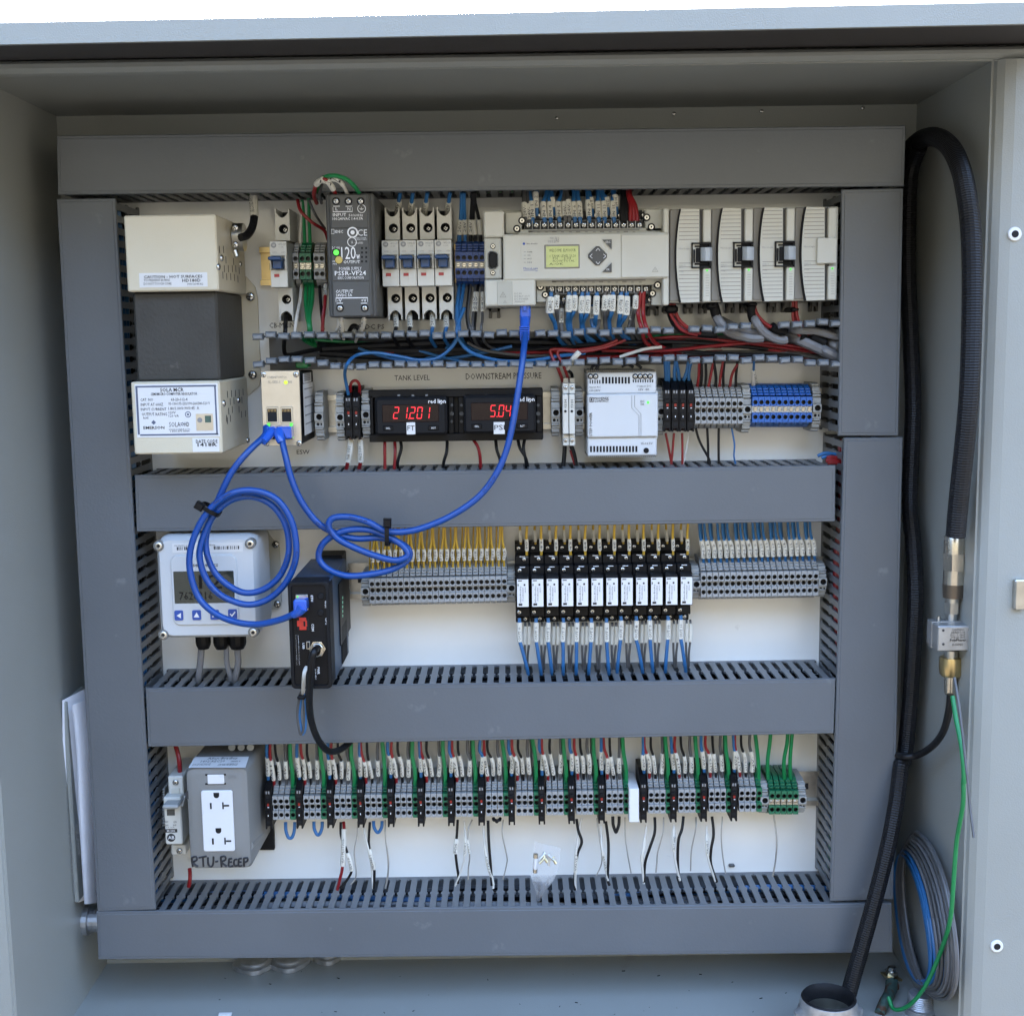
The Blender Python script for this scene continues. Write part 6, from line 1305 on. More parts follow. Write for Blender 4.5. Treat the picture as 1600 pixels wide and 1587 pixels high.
# --- relay outputs
XO = [1034, 1133, 1205, 1295, 1376, 1462, 1552]
outs = [A1(x, 630) for x in XO] + [A2(88, 595), A2(175, 590), A2(255, 590), A2(342, 590), A2(418, 588), A2(522, 588), A2(594, 585)]
outs = sorted(outs); outs = [o for k, o in enumerate(outs) if k == 0 or o[0] - outs[k - 1][0] > 9][:12]
for i, q in enumerate(outs):
    sx = [14, 8, 6, 0, -1, -4, 4, -6, 10, 5, -4, 8][i % 12]
    W1('%s blue relay output wire from the left with white OUT sleeve' % ORD[i], 'wire_blue', [(q, .046), ((q[0] + .5, q[1] + 10), .047), ((q[0] + rj(1), q[1] + 32), .048), ((q[0] + sx * .3, q[1] + 48), .048), ((q[0] + sx * .8, q[1] + 75), .046), ((q[0] + sx, q[1] + 88), .040)], 2.9, [(.07, .38, 'OUT %d' % i, 1.45)])
    for j in range(2):
        x = q[0] + 9 + j * 6; o_ = [1, 3][j]
        W1('%s grey supply wire of the %s relay from the left with sleeve' % (('left', 'right')[j], ORD[i]), 'wire_grey', [((x, q[1] + 8), .034), ((x + .5, q[1] + 12), .036), ((x + o_ * .5 - 1, q[1] + 36), .038), ((x - 2 * j, q[1] + 60), .038), ((x - 3 * j + 1, q[1] + 80), .036)], 1.9, [(.08, .46, '24V-', 1.6)], stuff='ry')
# --- row four feeders
for g, x in enumerate(GX):
    o = ORD[g]; yt = r4y(x) - 106; ye = r4y(x) - 41
    for j, (nm, mk, dx, dt, r, s) in enumerate((('blue', 'wire_blue', 0.5, -3, 2.6, '24V+'), ('red', 'wire_red', 9.5, 2, 2.3, 'AI%d' % (g + 1)), ('black', 'wire_black', 18.5, 12, 2.1, 'AI%dC' % (g + 1)), ('grey', 'wire_grey', 28.5, 27, 2.5, '24V-'))):
        a = rj(2.4); yy = ye + (-6 if j == 0 else 0)
        pts = [((x + dt + a, yt), .050), ((x + dt + a * .8 + rj(1.6), yt + 24), .046), ((x + dx - (dx - dt) * .25 + a * .3 + rj(2.2), yy - 22 + rj(4)), .042 + rj(.003)), ((x + dx + rj(.5), yy + 2), .038), ((x + dx, yy + 12), .034)]
        W1('%s wire with sleeve %s feeding the %s bottom row group' % (nm, s, o), mk, pts, r, [(.44 + rj(.05), .80 + rj(.03), s, 1.5)])
    W1('green ground wire feeding the %s bottom row group' % o, 'wire_green', [((x + 33 + rj(2), yt), .052), ((x + 35 + rj(1.5), yt + 30), .047), ((x + 38, ye - 10), .042), ((x + 38.5, ye + 14), .036)], 3.3)
    if g % 2 == 0: W1('second grey wire feeding the %s bottom row group' % o, 'wire_grey', [((x + 30 + rj(2), yt), .040), ((x + 31, yt + 30), .036), ((x + 30, ye + 12), .030)], 2.0, stuff='r4')
for i, (ut, ub) in enumerate(((1050, 1038), (1158, 1140), (1185, 1178))): W1('%s bright green wire reaching the green screw terminals' % ORD[i], 'wire_green', [(A5(ut + 6, 60), .052), (A5(ut, 130), .05), (A5(ub, 230), .045), (A5(ub + 2, 345), .036)], 3.2)
W1('red wire going down to the small breaker at lower left', 'wire_red', [(A3(215, 130), .045), (A3(232, 190), .048), (A3(242, 250), .05), (A3(244, 300), .048)], 3.6)
W1('red wire leaving below the outlet box into the bottom duct', 'wire_red', [(A3(305, 905), .03), (A3(308, 960), .035), (A3(300, 1020), .035)], 3.2)
# --- jumpers under row four
def loop(q0, q1, yb, d=.036): m_ = ((q0[0] + q1[0]) / 2, yb); return [(q0, d), ((q0[0] + .5, (q0[1] + yb) / 2), d + .002), ((q0[0] + 3.5, yb - 2.5), d + .003), ((m_[0], yb), d + .003), ((q1[0] - 3.5, yb - 2.5), d + .003), ((q1[0] - .5, (q1[1] + yb) / 2), d + .002), (q1, d)]
for i, (q0, q1, vb) in enumerate(((A3(905, 615), A3(962, 615), A3(0, 716)[1]), (A3(1082, 612), A3(1134, 612), A3(0, 696)[1]), (A3(1455, 608), A3(1508, 608), A3(0, 680)[1]))): W1('%s blue jumper loop hanging below the bottom row terminals' % ORD[i], 'wire_blue', loop(q0, q1, vb), 2.7)
for i, (q0, q1, vb) in enumerate(((A4(684, 590), A4(726, 590), A4(0, 614)[1]), (A4(1430, 580), A4(1470, 580), A4(0, 678)[1]))): W1('%s black jumper loop hanging below the bottom row terminals' % ORD[i], 'wire_black', loop(q0, q1, vb), 2.6)
# --- field wires under row four
LOW = [(A3, 'wire_red', [(1268, 615), (1270, 680), (1262, 880), (1245, 970), (1228, 1040)], 2.5, (.1, .62, 'VLV 1 PILOT POS-'), 'A'), (A3, 'wire_black', [(1250, 615), (1252, 700), (1285, 790), (1318, 900), (1300, 960), (1245, 1030)], 2.2, (.42, .68, 'VLV 1 P'), ''), (A3, 'wire_bare', [(1355, 610), (1352, 700), (1334, 800), (1346, 920), (1340, 970), (1312, 1005)], 1.1, None, ''),
       (A3, 'wire_black', [(1432, 615), (1425, 740), (1440, 840), (1460, 920), (1455, 1030)], 2.2, (.38, .7, 'VLVARE 2'), ''), (A3, 'wire_white', [(1390, 625), (1402, 700), (1425, 800), (1442, 900), (1450, 1030)], 1.6, None, ''), (A3, 'wire_bare', [(1528, 610), (1530, 720), (1548, 850), (1545, 950), (1530, 1030)], 1.1, None, ''),
       (A4, 'wire_bare', [(8, 600), (10, 720), (26, 860), (22, 950), (6, 1030)], 1.1, None, ''), (A4, 'wire_black', [(461, 600), (455, 700), (447, 790), (455, 880), (465, 950), (462, 1000)], 2.2, (.28, .5, 'POS'), ''), (A4, 'wire_white', [(500, 605), (508, 700), (506, 800), (488, 900), (445, 1015)], 1.5, (.24, .5, 'VALVE 2'), ''), (A4, 'wire_bare', [(552, 600), (528, 660), (524, 740), (536, 830), (528, 900), (526, 975)], 1.3, (.32, .54, 'PILOT'), ''),
       (A4, 'wire_white', [(620, 635), (632, 780), (652, 900), (680, 980), (682, 1030)], 2.0, (.3, .95, 'VALVE 3 PILOT', 1.25), ''), (A4, 'wire_black', [(650, 605), (655, 740), (666, 880), (674, 1010)], 2.4, None, ''), (A4, 'wire_bare', [(746, 600), (740, 690), (768, 830), (766, 880), (744, 975)], 1.1, None, ''), (A4, 'wire_black', [(1203, 595), (1215, 670), (1236, 740), (1208, 820), (1192, 960), (1194, 1040)], 2.4, None, ''), (A4, 'wire_white', [(1237, 590), (1210, 720), (1198, 880), (1196, 1000), (1202, 1100)], 2.0, (.35, .65, 'VALVE 5', 1.5), ''), (A4, 'wire_bare', [(1330, 590), (1345, 700), (1362, 830), (1355, 890), (1326, 950)], 1.1, None, ''),
       (A4, 'wire_white', [(1355, 630), (1360, 760), (1378, 860), (1400, 980)], 2.0, (.45, .8, 'VALVE', 1.3), ''), (A4, 'wire_black', [(1386, 610), (1402, 740), (1402, 860), (1398, 970), (1410, 1010)], 2.4, None, ''), (A4, 'wire_bare', [(1506, 585), (1508, 700), (1520, 800), (1538, 900), (1545, 935)], 1.1, None, ''), (A5, 'wire_white', [(280, 635), (262, 780), (252, 850), (264, 1000)], 2.0, (.2, .6, '', 1.4), ''), (A5, 'wire_black', [(332, 585), (332, 680), (300, 780), (272, 870), (264, 990)], 2.4, None, ''), (A5, 'wire_bare', [(388, 585), (384, 680), (352, 800), (345, 870), (340, 930)], 1.2, None, ''), (A5, 'wire_white', [(452, 635), (450, 760), (465, 880), (490, 980)], 2.0, (.06, .44, 'PILOT GRND', 1.7), ''), (A5, 'wire_black', [(512, 580), (502, 660), (480, 730), (476, 860), (482, 960)], 2.4, None, ''),
       (A5, 'wire_bare', [(590, 585), (588, 660), (562, 790), (556, 920)], 1.2, None, ''), (A5, 'wire_white', [(658, 635), (658, 760), (670, 860), (712, 985)], 2.0, (.15, .5, 'VALVE 7', 1.5), ''), (A5, 'wire_black', [(690, 580), (700, 690), (684, 790), (684, 880), (720, 990)], 2.4, None, ''), (A5, 'wire_bare', [(755, 580), (748, 720), (760, 850), (775, 935)], 1.1, None, ''), (A5, 'wire_bare', [(1075, 570), (1092, 690), (1094, 780), (1084, 880), (1068, 955)], 1.4, None, '')]
for i, (V, mk, pp, r, tg, _) in enumerate(LOW):
    n_ = len(pp); tgs = ()
    if tg: tgs = [(tg[0], tg[1], tg[2], tg[3] if len(tg) > 3 else 1.7)]
    od_ = ORD[i] if i < 24 else ['twenty-fifth', 'twenty-sixth', 'twenty-seventh', 'twenty-eighth', 'twenty-ninth'][i - 24]
    W1('%s field wire from the left below the bottom terminals, %s' % (od_, {'wire_bare': 'thin bare metal'}.get(mk, mk[5:])) + (', sleeved' if tg else ''), mk, [(V(*q), .030 + .008 * math.sin(math.pi * j / (n_ - 1)) + .006 * (j == n_ - 1)) for j, q in enumerate(pp)], r, tgs)

flush_stuff('ry', 'thin wires behind the sleeved ones in the relay row')
flush_stuff('r4', 'thin grey wires behind the sleeved ones in the bottom row')
flush_stuff('od', 'tangle of thin loose wires lying in the open duct')
flush_stuff('rw', 'red wires of the bundles hanging under the expansion modules')
# ================================================================== PATCH CABLES
def plug(parent, pts_d, w_, h_, name='plug'): pass
def jprint(t, path, r, fs):
    pp = spline([P(q, d) for q, d in path], 5); b = MB()
    for f in fs:
        sp = sub(pp, f, f + .022); u = sp[-1] - sp[0]; L = u.length; u = u / L; v = Vector((-u.z, 0, u.x))
        if u.x < 0: pass
        c = sp[len(sp) // 2]; o_ = c + Vector((0, -r * 1.02, 0)) - u * L / 2 - v * r * .32
        put(b, random.choice(('VERIFIED CAT5E', '24AWG UTP 4PR', 'ETL CAT5E UTP')), o_, u * L, v * r * .64)
    b.build('jacket_lettering', 'jacket_print', t)
E1 = thing('patch_cable', 'blue network cable coiled three times in front of the white transmitter, running to the modem', 'network cable', P((416, 678), .1))
path = [((415, 668), .095), ((413, 680), .104), ((396, 697), .114), ((378, 716), .120), ((362, 738), .122), ((349, 765), .122), ((336, 795), .121), ((325, 825), .119), ((322, 850), .118), ((326, 875), .118), ((338, 897), .118), ((358, 915), .118), ((384, 926), .118), ((412, 921), .118), ((436, 900), .119), ((449, 872), .120), ((451, 843), .120), ((443, 812), .121), ((423, 787), .122), ((392, 775), .122), ((360, 782), .123), ((334, 805), .124), ((317, 838), .124), ((312, 868), .124), ((319, 898), .124), ((336, 922), .124), ((360, 938), .124), ((390, 944), .124), ((421, 935), .124), ((446, 911), .125), ((460, 880), .126), ((463, 848), .127), ((455, 812), .128), ((432, 780), .129), ((398, 766), .130), ((362, 770), .131), ((330, 793), .131), ((307, 830), .131), ((297, 866), .130), ((299, 900), .130), ((311, 935), .131), ((336, 958), .134), ((368, 972), .138), ((402, 975), .142), ((436, 968), .148), ((458, 960), .153), ((466, 953), .156)]
b = MB(); b.tube(spline([P((q[0] + rj(.7), q[1] + rj(.7)), d) for q, d in path], 5), 5.2 * MPP(.125), 12); b.build('sheath', 'ethernet_blue', E1); jprint(E1, path, 5.2 * MPP(.125), (.16, .27, .36, .50, .61, .74))
part(E1, 'plug', 'plug_blue', lambda b: (b.pb(Z5(968, 668), Z5(1042, 715), .086, .100, .001), b.tube(spline([P(Z5(1015, 700), .098), P(Z5(990, 730), .104), P(Z5(965, 760), .110)], 4), .0047, 10, r1=.0032)))
part(E1, 'plug', 'plug_blue', lambda b: (b.pb(Z8(982, 600), Z8(1062, 670), .147, .160, .0012), b.tube(spline([P(Z8(1040, 640), .158), P(Z8(1015, 668), .157), P(Z8(985, 688), .154)], 4), .0052, 10, r1=.0033)))
E2 = thing('patch_cable', 'blue network cable from the metal switch, looped sideways then rising to the controller', 'network cable', P((442, 672), .1))
path = [((441, 670), .095), ((441, 684), .103), ((446, 712), .110), ((454, 745), .112), ((466, 775), .112), ((482, 800), .111), ((502, 820), .110), ((528, 834), .108), ((558, 841), .107), ((592, 840), .107), ((622, 846), .107), ((639, 860), .107), ((636, 876), .108), ((612, 889), .109), ((578, 897), .110), ((542, 899), .110), ((514, 890), .110), ((499, 873), .109), ((501, 855), .109), ((516, 840), .110), ((542, 829), .111), ((574, 827), .112), ((606, 838), .113), ((630, 853), .114), ((637, 868), .115), ((618, 876), .115), ((588, 869), .115), ((556, 856), .115), ((528, 842), .115), ((513, 824), .116), ((520, 810), .116), ((546, 807), .117), ((576, 816), .117), ((603, 829), .117), ((640, 829), .116), ((680, 818), .116), ((718, 799), .116), ((750, 773), .116), ((774, 742), .115), ((790, 707), .114), ((801, 664), .112), ((809, 615), .108), ((815, 570), .102), ((819, 535), .092), ((821, 520), .084)]
b = MB(); b.tube(spline([P((q[0] + rj(.7), q[1] + rj(.7)), d) for q, d in path], 5), 5.2 * MPP(.11), 12); b.build('sheath', 'ethernet_blue', E2); jprint(E2, path, 5.2 * MPP(.11), (.12, .36, .585, .63, .80))
part(E2, 'plug', 'plug_blue', lambda b: (b.pb(Z5(1045, 668), Z5(1142, 742), .086, .101, .001), b.tube(spline([P(Z5(1062, 695), .098), P(Z5(1068, 735), .104), P(Z5(1078, 765), .106)], 4), .0050, 10, r1=.0033)))
def bootp(b):
    b.pb(Z3(362, 984), Z3(446, 1080), .062, .076, .001); b.pb(Z3(386, 986), Z3(414, 1030), .07, .079, .0004)
    for k in range(7): b.pb(Z3(356 + k, 1150 + k * 16), Z3(442 - k, 1160 + k * 16), .068, .086 + .0003 * k, .0006)
    b.tube([P(Z3(403, 1070), .070), P(Z3(400, 1150), .076), P(Z3(396, 1270), .082)], .0050, 12, r1=.0034)
part(E2, 'plug', 'plug_blue', bootp)
def ctie(label, q, w_, l_, ang, d, hq):
    t = thing('cable_tie', label, 'cable tie', P(q, d)); c = P(q, d); r = math.radians(ang); u = Vector((math.cos(r), 0, math.sin(r))); v = Vector((-u.z, 0, u.x))
    def f(b):
        n_ = 20; A_ = []
        for k in range(n_):
            a = math.tau * k / n_; x = math.cos(a); y = math.sin(a); s = lambda q: math.copysign(abs(q) ** .6, q)
            A_.append(c + u * (l_ * s(x)) + Vector((0, -.0095 * s(y), 0)) + Vector((0, .006, 0)))
        for sg in range(n_):
            p0, p1 = A_[sg], A_[(sg + 1) % n_]; o_ = [p0 - v * w_, p1 - v * w_, p1 + v * w_, p0 + v * w_]
            k = Vector((0, 0, 0)); ce = c + Vector((0, .006, 0)); i0 = (p0 - ce).normalized() * .0009; i1 = (p1 - ce).normalized() * .0009
            b.add([p0 - v * w_, p1 - v * w_, p1 + v * w_, p0 + v * w_, p0 - v * w_ + i0, p1 - v * w_ + i1, p1 + v * w_ + i1, p0 + v * w_ + i0], [(0, 3, 2, 1), (4, 5, 6, 7), (0, 1, 5, 4), (3, 7, 6, 2)])
    part(t, 'band', 'black', f)
    h = P(hq, d + .004)
    def hd(b):
        k = .0033; pts = [h + u * k * 1.1 + v * k, h - u * k * 1.1 + v * k, h - u * k * 1.1 - v * k, h + u * k * 1.1 - v * k]
        b.loft([[p + Vector((0, .005, 0)) for p in pts], [p + Vector((0, -.001, 0)) for p in pts], [h + (p - h) * .8 + Vector((0, -.0022, 0)) for p in pts]])
    part(t, 'head', 'black', hd); return t
ctie('black cable tie binding the round coil of blue cable, its square head to the left', (327, 797), .0018, .0085, -32, .130, (311, 791))
ctie('black upright cable tie binding the sideways loops of blue cable', (605, 834), .0019, .0105, 88, .120, (605, 817))
CAB('black aerial cable curving down from the modem across the duct', 'cable_black', [(Z8(1130, 885), .158), (Z8(1108, 905), .172), (Z8(1092, 960), .172), (Z8(1088, 1030), .168), (Z8(1082, 1120), .158), (Z8(1080, 1220), .145), (Z8(1092, 1320), .130), (Z8(1122, 1410), .115), (Z8(1165, 1475), .100), (Z8(1205, 1500), .088), (Z8(1260, 1490), .076), (Z8(1320, 1445), .060), (Z8(1350, 1400), .045)], 5.6, n=12)
W1('white lead emerging from the power socket of the modem', 'wire_white', [(Z8(1062, 1000), .150), (Z8(1050, 1030), .156), (Z8(1046, 1080), .154), (Z8(1042, 1160), .140)], 3.2)
for i, (mk, a, c) in enumerate((('wire_grey', 1008, 1052), ('wire_blue', 1022, 1056), ('wire_grey', 1012, 1046))):
    W1('%s thin %s wire of the small hanging loop beside the aerial cable' % (ORD[i], mk[5:]), mk, [(Z8(1040, 1140), .142), (Z8(a + 8, 1200), .138), (Z8(a, 1290), .134), (Z8(a + 14, 1385), .131), (Z8((a + c) / 2 + 4, 1395), .131), (Z8(c, 1360), .133), (Z8(c + 2, 1260), .137), (Z8(1046, 1150), .142)], 2.0)
b = MB(); b.pb(Z8(1005, 1172), Z8(1055, 1192), .128, .146, .002); top(b.build('cable_tie', 'black'), 'small black tie around the hanging blue and grey wire loop', 'cable tie')
wire('cable', 'thick black cord with banded heat shrink entering the transformer clamp', 'cable_black', [(Z1(822, 405), .082), (Z1(862, 392), .076), (Z1(895, 345), .068), (Z1(908, 280), .060), (Z1(906, 200), .052), (Z1(902, 130), .046)], 6.2, [(.55, .95, 'SECONDARY', 1.06)], cat='cable')
p = P(Z1(798, 515), .085); b = MB(); b.tube([P(Z1(788, 490), .085), P(Z1(800, 525), .086)], .0030, 10, r1=.0022); o = b.build('clamp_bolt', 'zinc', T)

# ================================================================== RIGHT SIDE
g = thing('surge_arrester', 'boxy silver lightning arrester with brass connectors on the right wall', 'surge arrester', P((1487, 1010), .13))
part(g, 'body', 'galvanised', lambda b: b.pb(A7(572, 684), A7(776, 815), .130, .158, .0006)); g.children[0].data.materials[0] = M['cast_metal']
dd = .158
part(g, 'mounting_slab', 'cast_metal', lambda b: (lambda a, c: b.box(a.x - .0006, c.x, c.z - .0006, a.z + .0006, .137, .143))(P(A7(572, 684), .158), P(A7(776, 815), .158)))
pl_ = part(g, 'plate', 'cast_metal', lambda b: b.pb(A7(576, 690), A7(772, 812), dd, dd + .0006, .0002))
words(pl_, 'lettering', 'ink', [('LIGHTNING', A7(650, 698), A7(712, 708)), ('ARRESTOR', A7(642, 712), A7(718, 722)), ('DC - 1 GHZ', A7(640, 726), A7(718, 736)), ('SURGE SIDE', A7(642, 740), A7(716, 749)), ('PolyPhaser', A7(636, 752), A7(722, 768), 0, .03), ('IS-50NX', A7(650, 776), A7(706, 788))], dd + .0009)
for q in (A7(600, 706), A7(742, 702), A7(600, 780), A7(742, 776)): p = P(q, dd + .0006); part(g, 'rivet', 'slot_shadow', lambda b: b.cyl(p.x, p.z, .0011, dd, dd + .0009, 8))
for q in (A7(574, 640), A7(718, 660)): p = P(q, .14); part(g, 'terminal_stud', 'zinc', lambda b: b.tube([p - Vector((0, 0, .005)), p + Vector((0, 0, .0015))], .0016, 8))
def turned(parent, name, m_, segs, d, n=16):
    def f(b):
        L = []
        for (u, v, r) in segs:
            c = P(A7(u, v), d); k = r / 3.45 * MPP(d); L.append([Vector((c.x + k * math.cos(i * math.tau / n), c.y + k * math.sin(i * math.tau / n), c.z)) for i in range(n)])
        b.loft(L, 0, n > 8)
    return part(parent, name, m_, f)
turned(g, 'cable_connector', 'nickel', [(662, 200, 52), (662, 205, 55), (660, 290, 56)], .137, 20)
turned(g, 'connector_nut', 'nickel', [(660, 290, 62), (659, 380, 62)], .137, 6)
turned(g, 'connector_barrel', 'nickel', [(658, 380, 56), (656, 455, 56)], .137, 20)
turned(g, 'dark_collar', 'cable_black', [(655, 456, 57), (654, 528, 56)], .137, 20).data.materials[0] = mat('oxidised', (0.16, 0.13, 0.10), .4, .8)
turned(g, 'threaded_neck', 'zinc', [(652, 528, 38), (650, 552, 38)], .137, 14)
turned(g, 'threaded_neck_nut', 'zinc', [(648, 552, 42), (646, 612, 42)], .137, 6)
turned(g, 'threaded_neck_end', 'zinc', [(645, 612, 32), (643, 690, 30)], .137, 14)
turned(g, 'threaded_neck_end', 'zinc', [(645, 812, 38), (643, 850, 38)], .137, 14)
turned(g, 'brass_ring', 'brass', [(641, 850, 58), (641, 870, 62), (641, 935, 62), (640, 950, 52)], .137, 20)
turned(g, 'brass_ferrule', 'nickel', [(640, 950, 34), (638, 1040, 32), (638, 1050, 30)], .137, 14)
ribbed('thick black corrugated cable arching from behind the ducts down to the arrester', [(Z_, d) for Z_, d in ((A6(520, 330), .0), (A6(545, 190), .010), (A6(600, 122), .015), (A6(675, 105), .02), (A6(745, 150), .025), (A6(795, 250), .032), (A6(825, 380), .038), (A6(845, 540), .042), (A6(852, 760), .045), (A6(850, 1000), .046), (A6(842, 1250), .046), (A6(828, 1450), .046), (A7(690, -60), .046), (A7(678, 60), .045), (A7(666, 205), .045))], 14)
ribbed('black antenna cable running down beside the right duct into the conduit hub', [(q, d) for q, d in ((A6(600, 150), .008), (A6(555, 300), .012), (A6(545, 700), .018), (A6(560, 1100), .025), (A6(570, 1400), .03), (A7(420, 0), .032), (A7(440, 250), .034), (A7(452, 520), .036), (A7(440, 800), .04), (A7(420, 1100), .05), (A7(392, 1380), .062), (A8(812, 60), .078), (A8(780, 300), .092), (A8(730, 560), .098), (A8(655, 860), .10), (A8(575, 1150), .10), (A8(510, 1380), .10), (A8(470, 1530), .10), (A8(440, 1640), .10))], 12.8)
CAB('slim black jumper cable curving from the arrester to behind the duct', 'cable_black', [(A7(638, 1050), .045), (A7(630, 1140), .05), (A7(600, 1250), .07), (A7(540, 1330), .09), (A7(460, 1378), .095), (A7(380, 1385), .085), (A7(310, 1365), .05)], 5.4, n=12)
W1('green ground wire falling from the arrester to the ground lug', 'wire_green', [(A7(650, 1060), .04), (A7(668, 1180), .045), (A7(700, 1350), .05), (A7(712, 1520), .055), (A8(1190, 150), .146), (A8(1188, 300), .150), (A8(1150, 520), .158), (A8(1130, 780), .162), (A8(1110, 1000), .164), (A8(1050, 1200), .160), (A8(960, 1400), .145), (A8(860, 1520), .125), (A8(770, 1545), .11), (A8(735, 1470), .10)], 3.6, n=10)
W1('thin dark wire behind the green ground wire on the right wall', 'wire_grey', [(A7(660, 960), .02), (A7(690, 1150), .02), (A7(730, 1500), .025), (A8(1230, 300), .04), (A8(1255, 500), .05)], 2.0)
# coil of spare wires, standing against the side wall
random.seed(21)
COIL = thing('wire_coil', 'tall coil of spare blue and grey wires standing in the lower right corner', 'wire coil', (0.37, -0.07, ZF))
for i in range(40):
    mk = 'wire_blue' if i in (0, 1, 2, 3, 4, 6, 7, 10, 13, 18, 19, 25, 26, 31, 36) else ('wire_grey' if i % 3 else 'coil_grey')
    f = i / 39.0; pts = []; n_ = 26; ra = 88 + 58 * f + rj(3); rb = 385 + 125 * f + rj(5); cx, cy = 872 + 112 * f, 985 - 10 * f
    w1, ph, lay = rj(4), rj(3), (i * 7 % 5); lift = (i * 11 % 7) * 7
    for k in range(n_ + 1):
        a = math.tau * k / n_; x = ra * math.cos(a) + w1 * math.sin(2 * a + ph); y = rb * math.copysign(abs(math.sin(a)) ** .88, math.sin(a))
        u_ = cx + x + y * .12 + (26 * math.sin(a) if math.cos(a) > 0 else 0); v_ = min(cy + y + x * .12, 1522 + 14 * math.cos(a) - lift)
        q = A8(u_, v_); d = .006 + .120 * min(1, max(0, (q[0] - 1388) / 122.0)) + lay * .0022
        pts.append(PS(q, max(.003, d), .003 + .0022 * lay))
    b = MB(); b.tube(spline(pts, 3), 2.9 * MPP(.08), 7); b.build('wire_turn', mk, COIL)
# conduit hub on the cabinet floor
zt_ = -.470
hc = PZ(A8(370, 1470), zt_); H_ = thing('conduit_hub', 'round galvanised conduit hub open at the top, black cable dropping in', 'conduit hub', (hc.x, hc.y, ZF))
hr = 178 / 3.9 * MPP(-hc.y)
def hub(b):
    n_ = 32
    C = lambda r, z, w_=0: [(hc.x + (r + (w_ * 1.3 if (i // 2) % 4 == 0 else 0)) * math.cos(i * math.tau / n_), hc.y + (r + (w_ * 1.3 if (i // 2) % 4 == 0 else 0)) * math.sin(i * math.tau / n_), z) for i in range(n_)]
    b.loft([C(hr * 1.24, ZF + .001, .003), C(hr * 1.24, ZF + .012, .003), C(hr * 1.10, ZF + .014, .0), C(hr * 1.10, ZF + .017, .003), C(hr * 1.10, zt_ - .012, .003), C(hr * 1.03, zt_ - .009), C(hr * 1.04, zt_ - .006), C(hr, zt_ - .001), C(hr * .93, zt_), C(hr * .86, zt_ - .003), C(hr * .84, ZF + .002)], 0, True, caps=False)
part(H_, 'body', 'galvanised', hub)
def hubin(b):
    n_ = 32; C = lambda r, z: [(hc.x + r * math.cos(i * math.tau / n_), hc.y + r * math.sin(i * math.tau / n_), z) for i in range(n_)]
    b.loft([C(hr * .985, zt_ - .0005), C(hr * .93, zt_ + .0012), C(hr * .85, zt_ - .001), C(hr * .80, zt_ - .006), C(hr * .80, zt_ - .012)], 0, True, caps=False)
part(H_, 'bushing', 'black_soft', hubin)
part(H_, 'inside', 'zinc', lambda b: (lambda C: b.loft([C(hr * .80, zt_ - .012), C(hr * .80, ZF + .001), C(hr * .1, ZF + .001)], 0, True, caps=False))(lambda r, z: [(hc.x + r * math.cos(i * math.tau / 32), hc.y + r * math.sin(i * math.tau / 32), z) for i in range(32)]))
def stub(q, r, h_, label, nm='conduit_stub', ridges=True, m_='galvanised'):
    c = PZ(q, ZF); n_ = 28; t = thing(nm, label, 'conduit fitting', (c.x, c.y, ZF))
    def f(b):
        C = lambda k, z, w_=0: [(c.x + (k + (w_ if i % 7 < 3 else 0)) * math.cos(i * math.tau / n_), c.y + (k + (w_ if i % 7 < 3 else 0)) * math.sin(i * math.tau / n_), z) for i in range(n_)]
        b.loft([C(r * 1.25, ZF + .0005, r * .12), C(r * 1.25, ZF + .005, r * .12), C(r, ZF + .0055)], 0)
        z = ZF + .0055; L = []
        while z < ZF + h_: L += [C(r, z), C(r * .93, z + .001)]; z += .002
        b.loft(L, 0, True)
    part(t, 'threaded_body', m_, f); return t
stub(A8(930, 1560), .0115, .018, 'small threaded conduit end beneath the wire coil at lower right')
stub((398, 1508), .016, .009, 'leftmost of three locknuts peeking from under the bottom duct', 'conduit_locknut')
stub((452, 1505), .0155, .009, 'middle of three locknuts peeking from under the bottom duct', 'conduit_locknut')
stub((512, 1498), .011, .009, 'rightmost and smallest of three locknuts under the bottom duct', 'conduit_locknut')
gl_ = thing('ground_lug', 'bolt with square washer and corroded green copper lug on the floor', 'ground lug', PZ(A8(755, 1420), ZF))
wp = PZ(A8(752, 1345), ZF + .012)
def wash(b):
    u = Vector((.0075, .002, -.002)); v = Vector((-.002, .006, .0)); n_ = Vector((0, 0, .0011)); q = [wp - u - v, wp + u - v, wp + u + v, wp - u + v]
    b.hull([a - n_ for a in q], [a + n_ for a in q])
part(gl_, 'square_washer', 'brass', wash)
part(gl_, 'bolt', 'zinc', lambda b: (b.tube([wp - Vector((0, 0, .012)), wp + Vector((0, 0, .010))], .0038, 12), b.tube([wp + Vector((0, 0, .002)), wp + Vector((0, 0, .006))], .0058, 6)))
part(gl_, 'copper_lug', 'corroded', lambda b: (b.tube(spline([P(A8(758, 1385), .06), P(A8(745, 1440), .075), P(A8(712, 1500), .09), P(A8(680, 1570), .10)], 5), .0058, 10, r1=.005), b.tube([P(A8(725, 1395), .06), P(A8(790, 1395), .06)], .005, 8)))
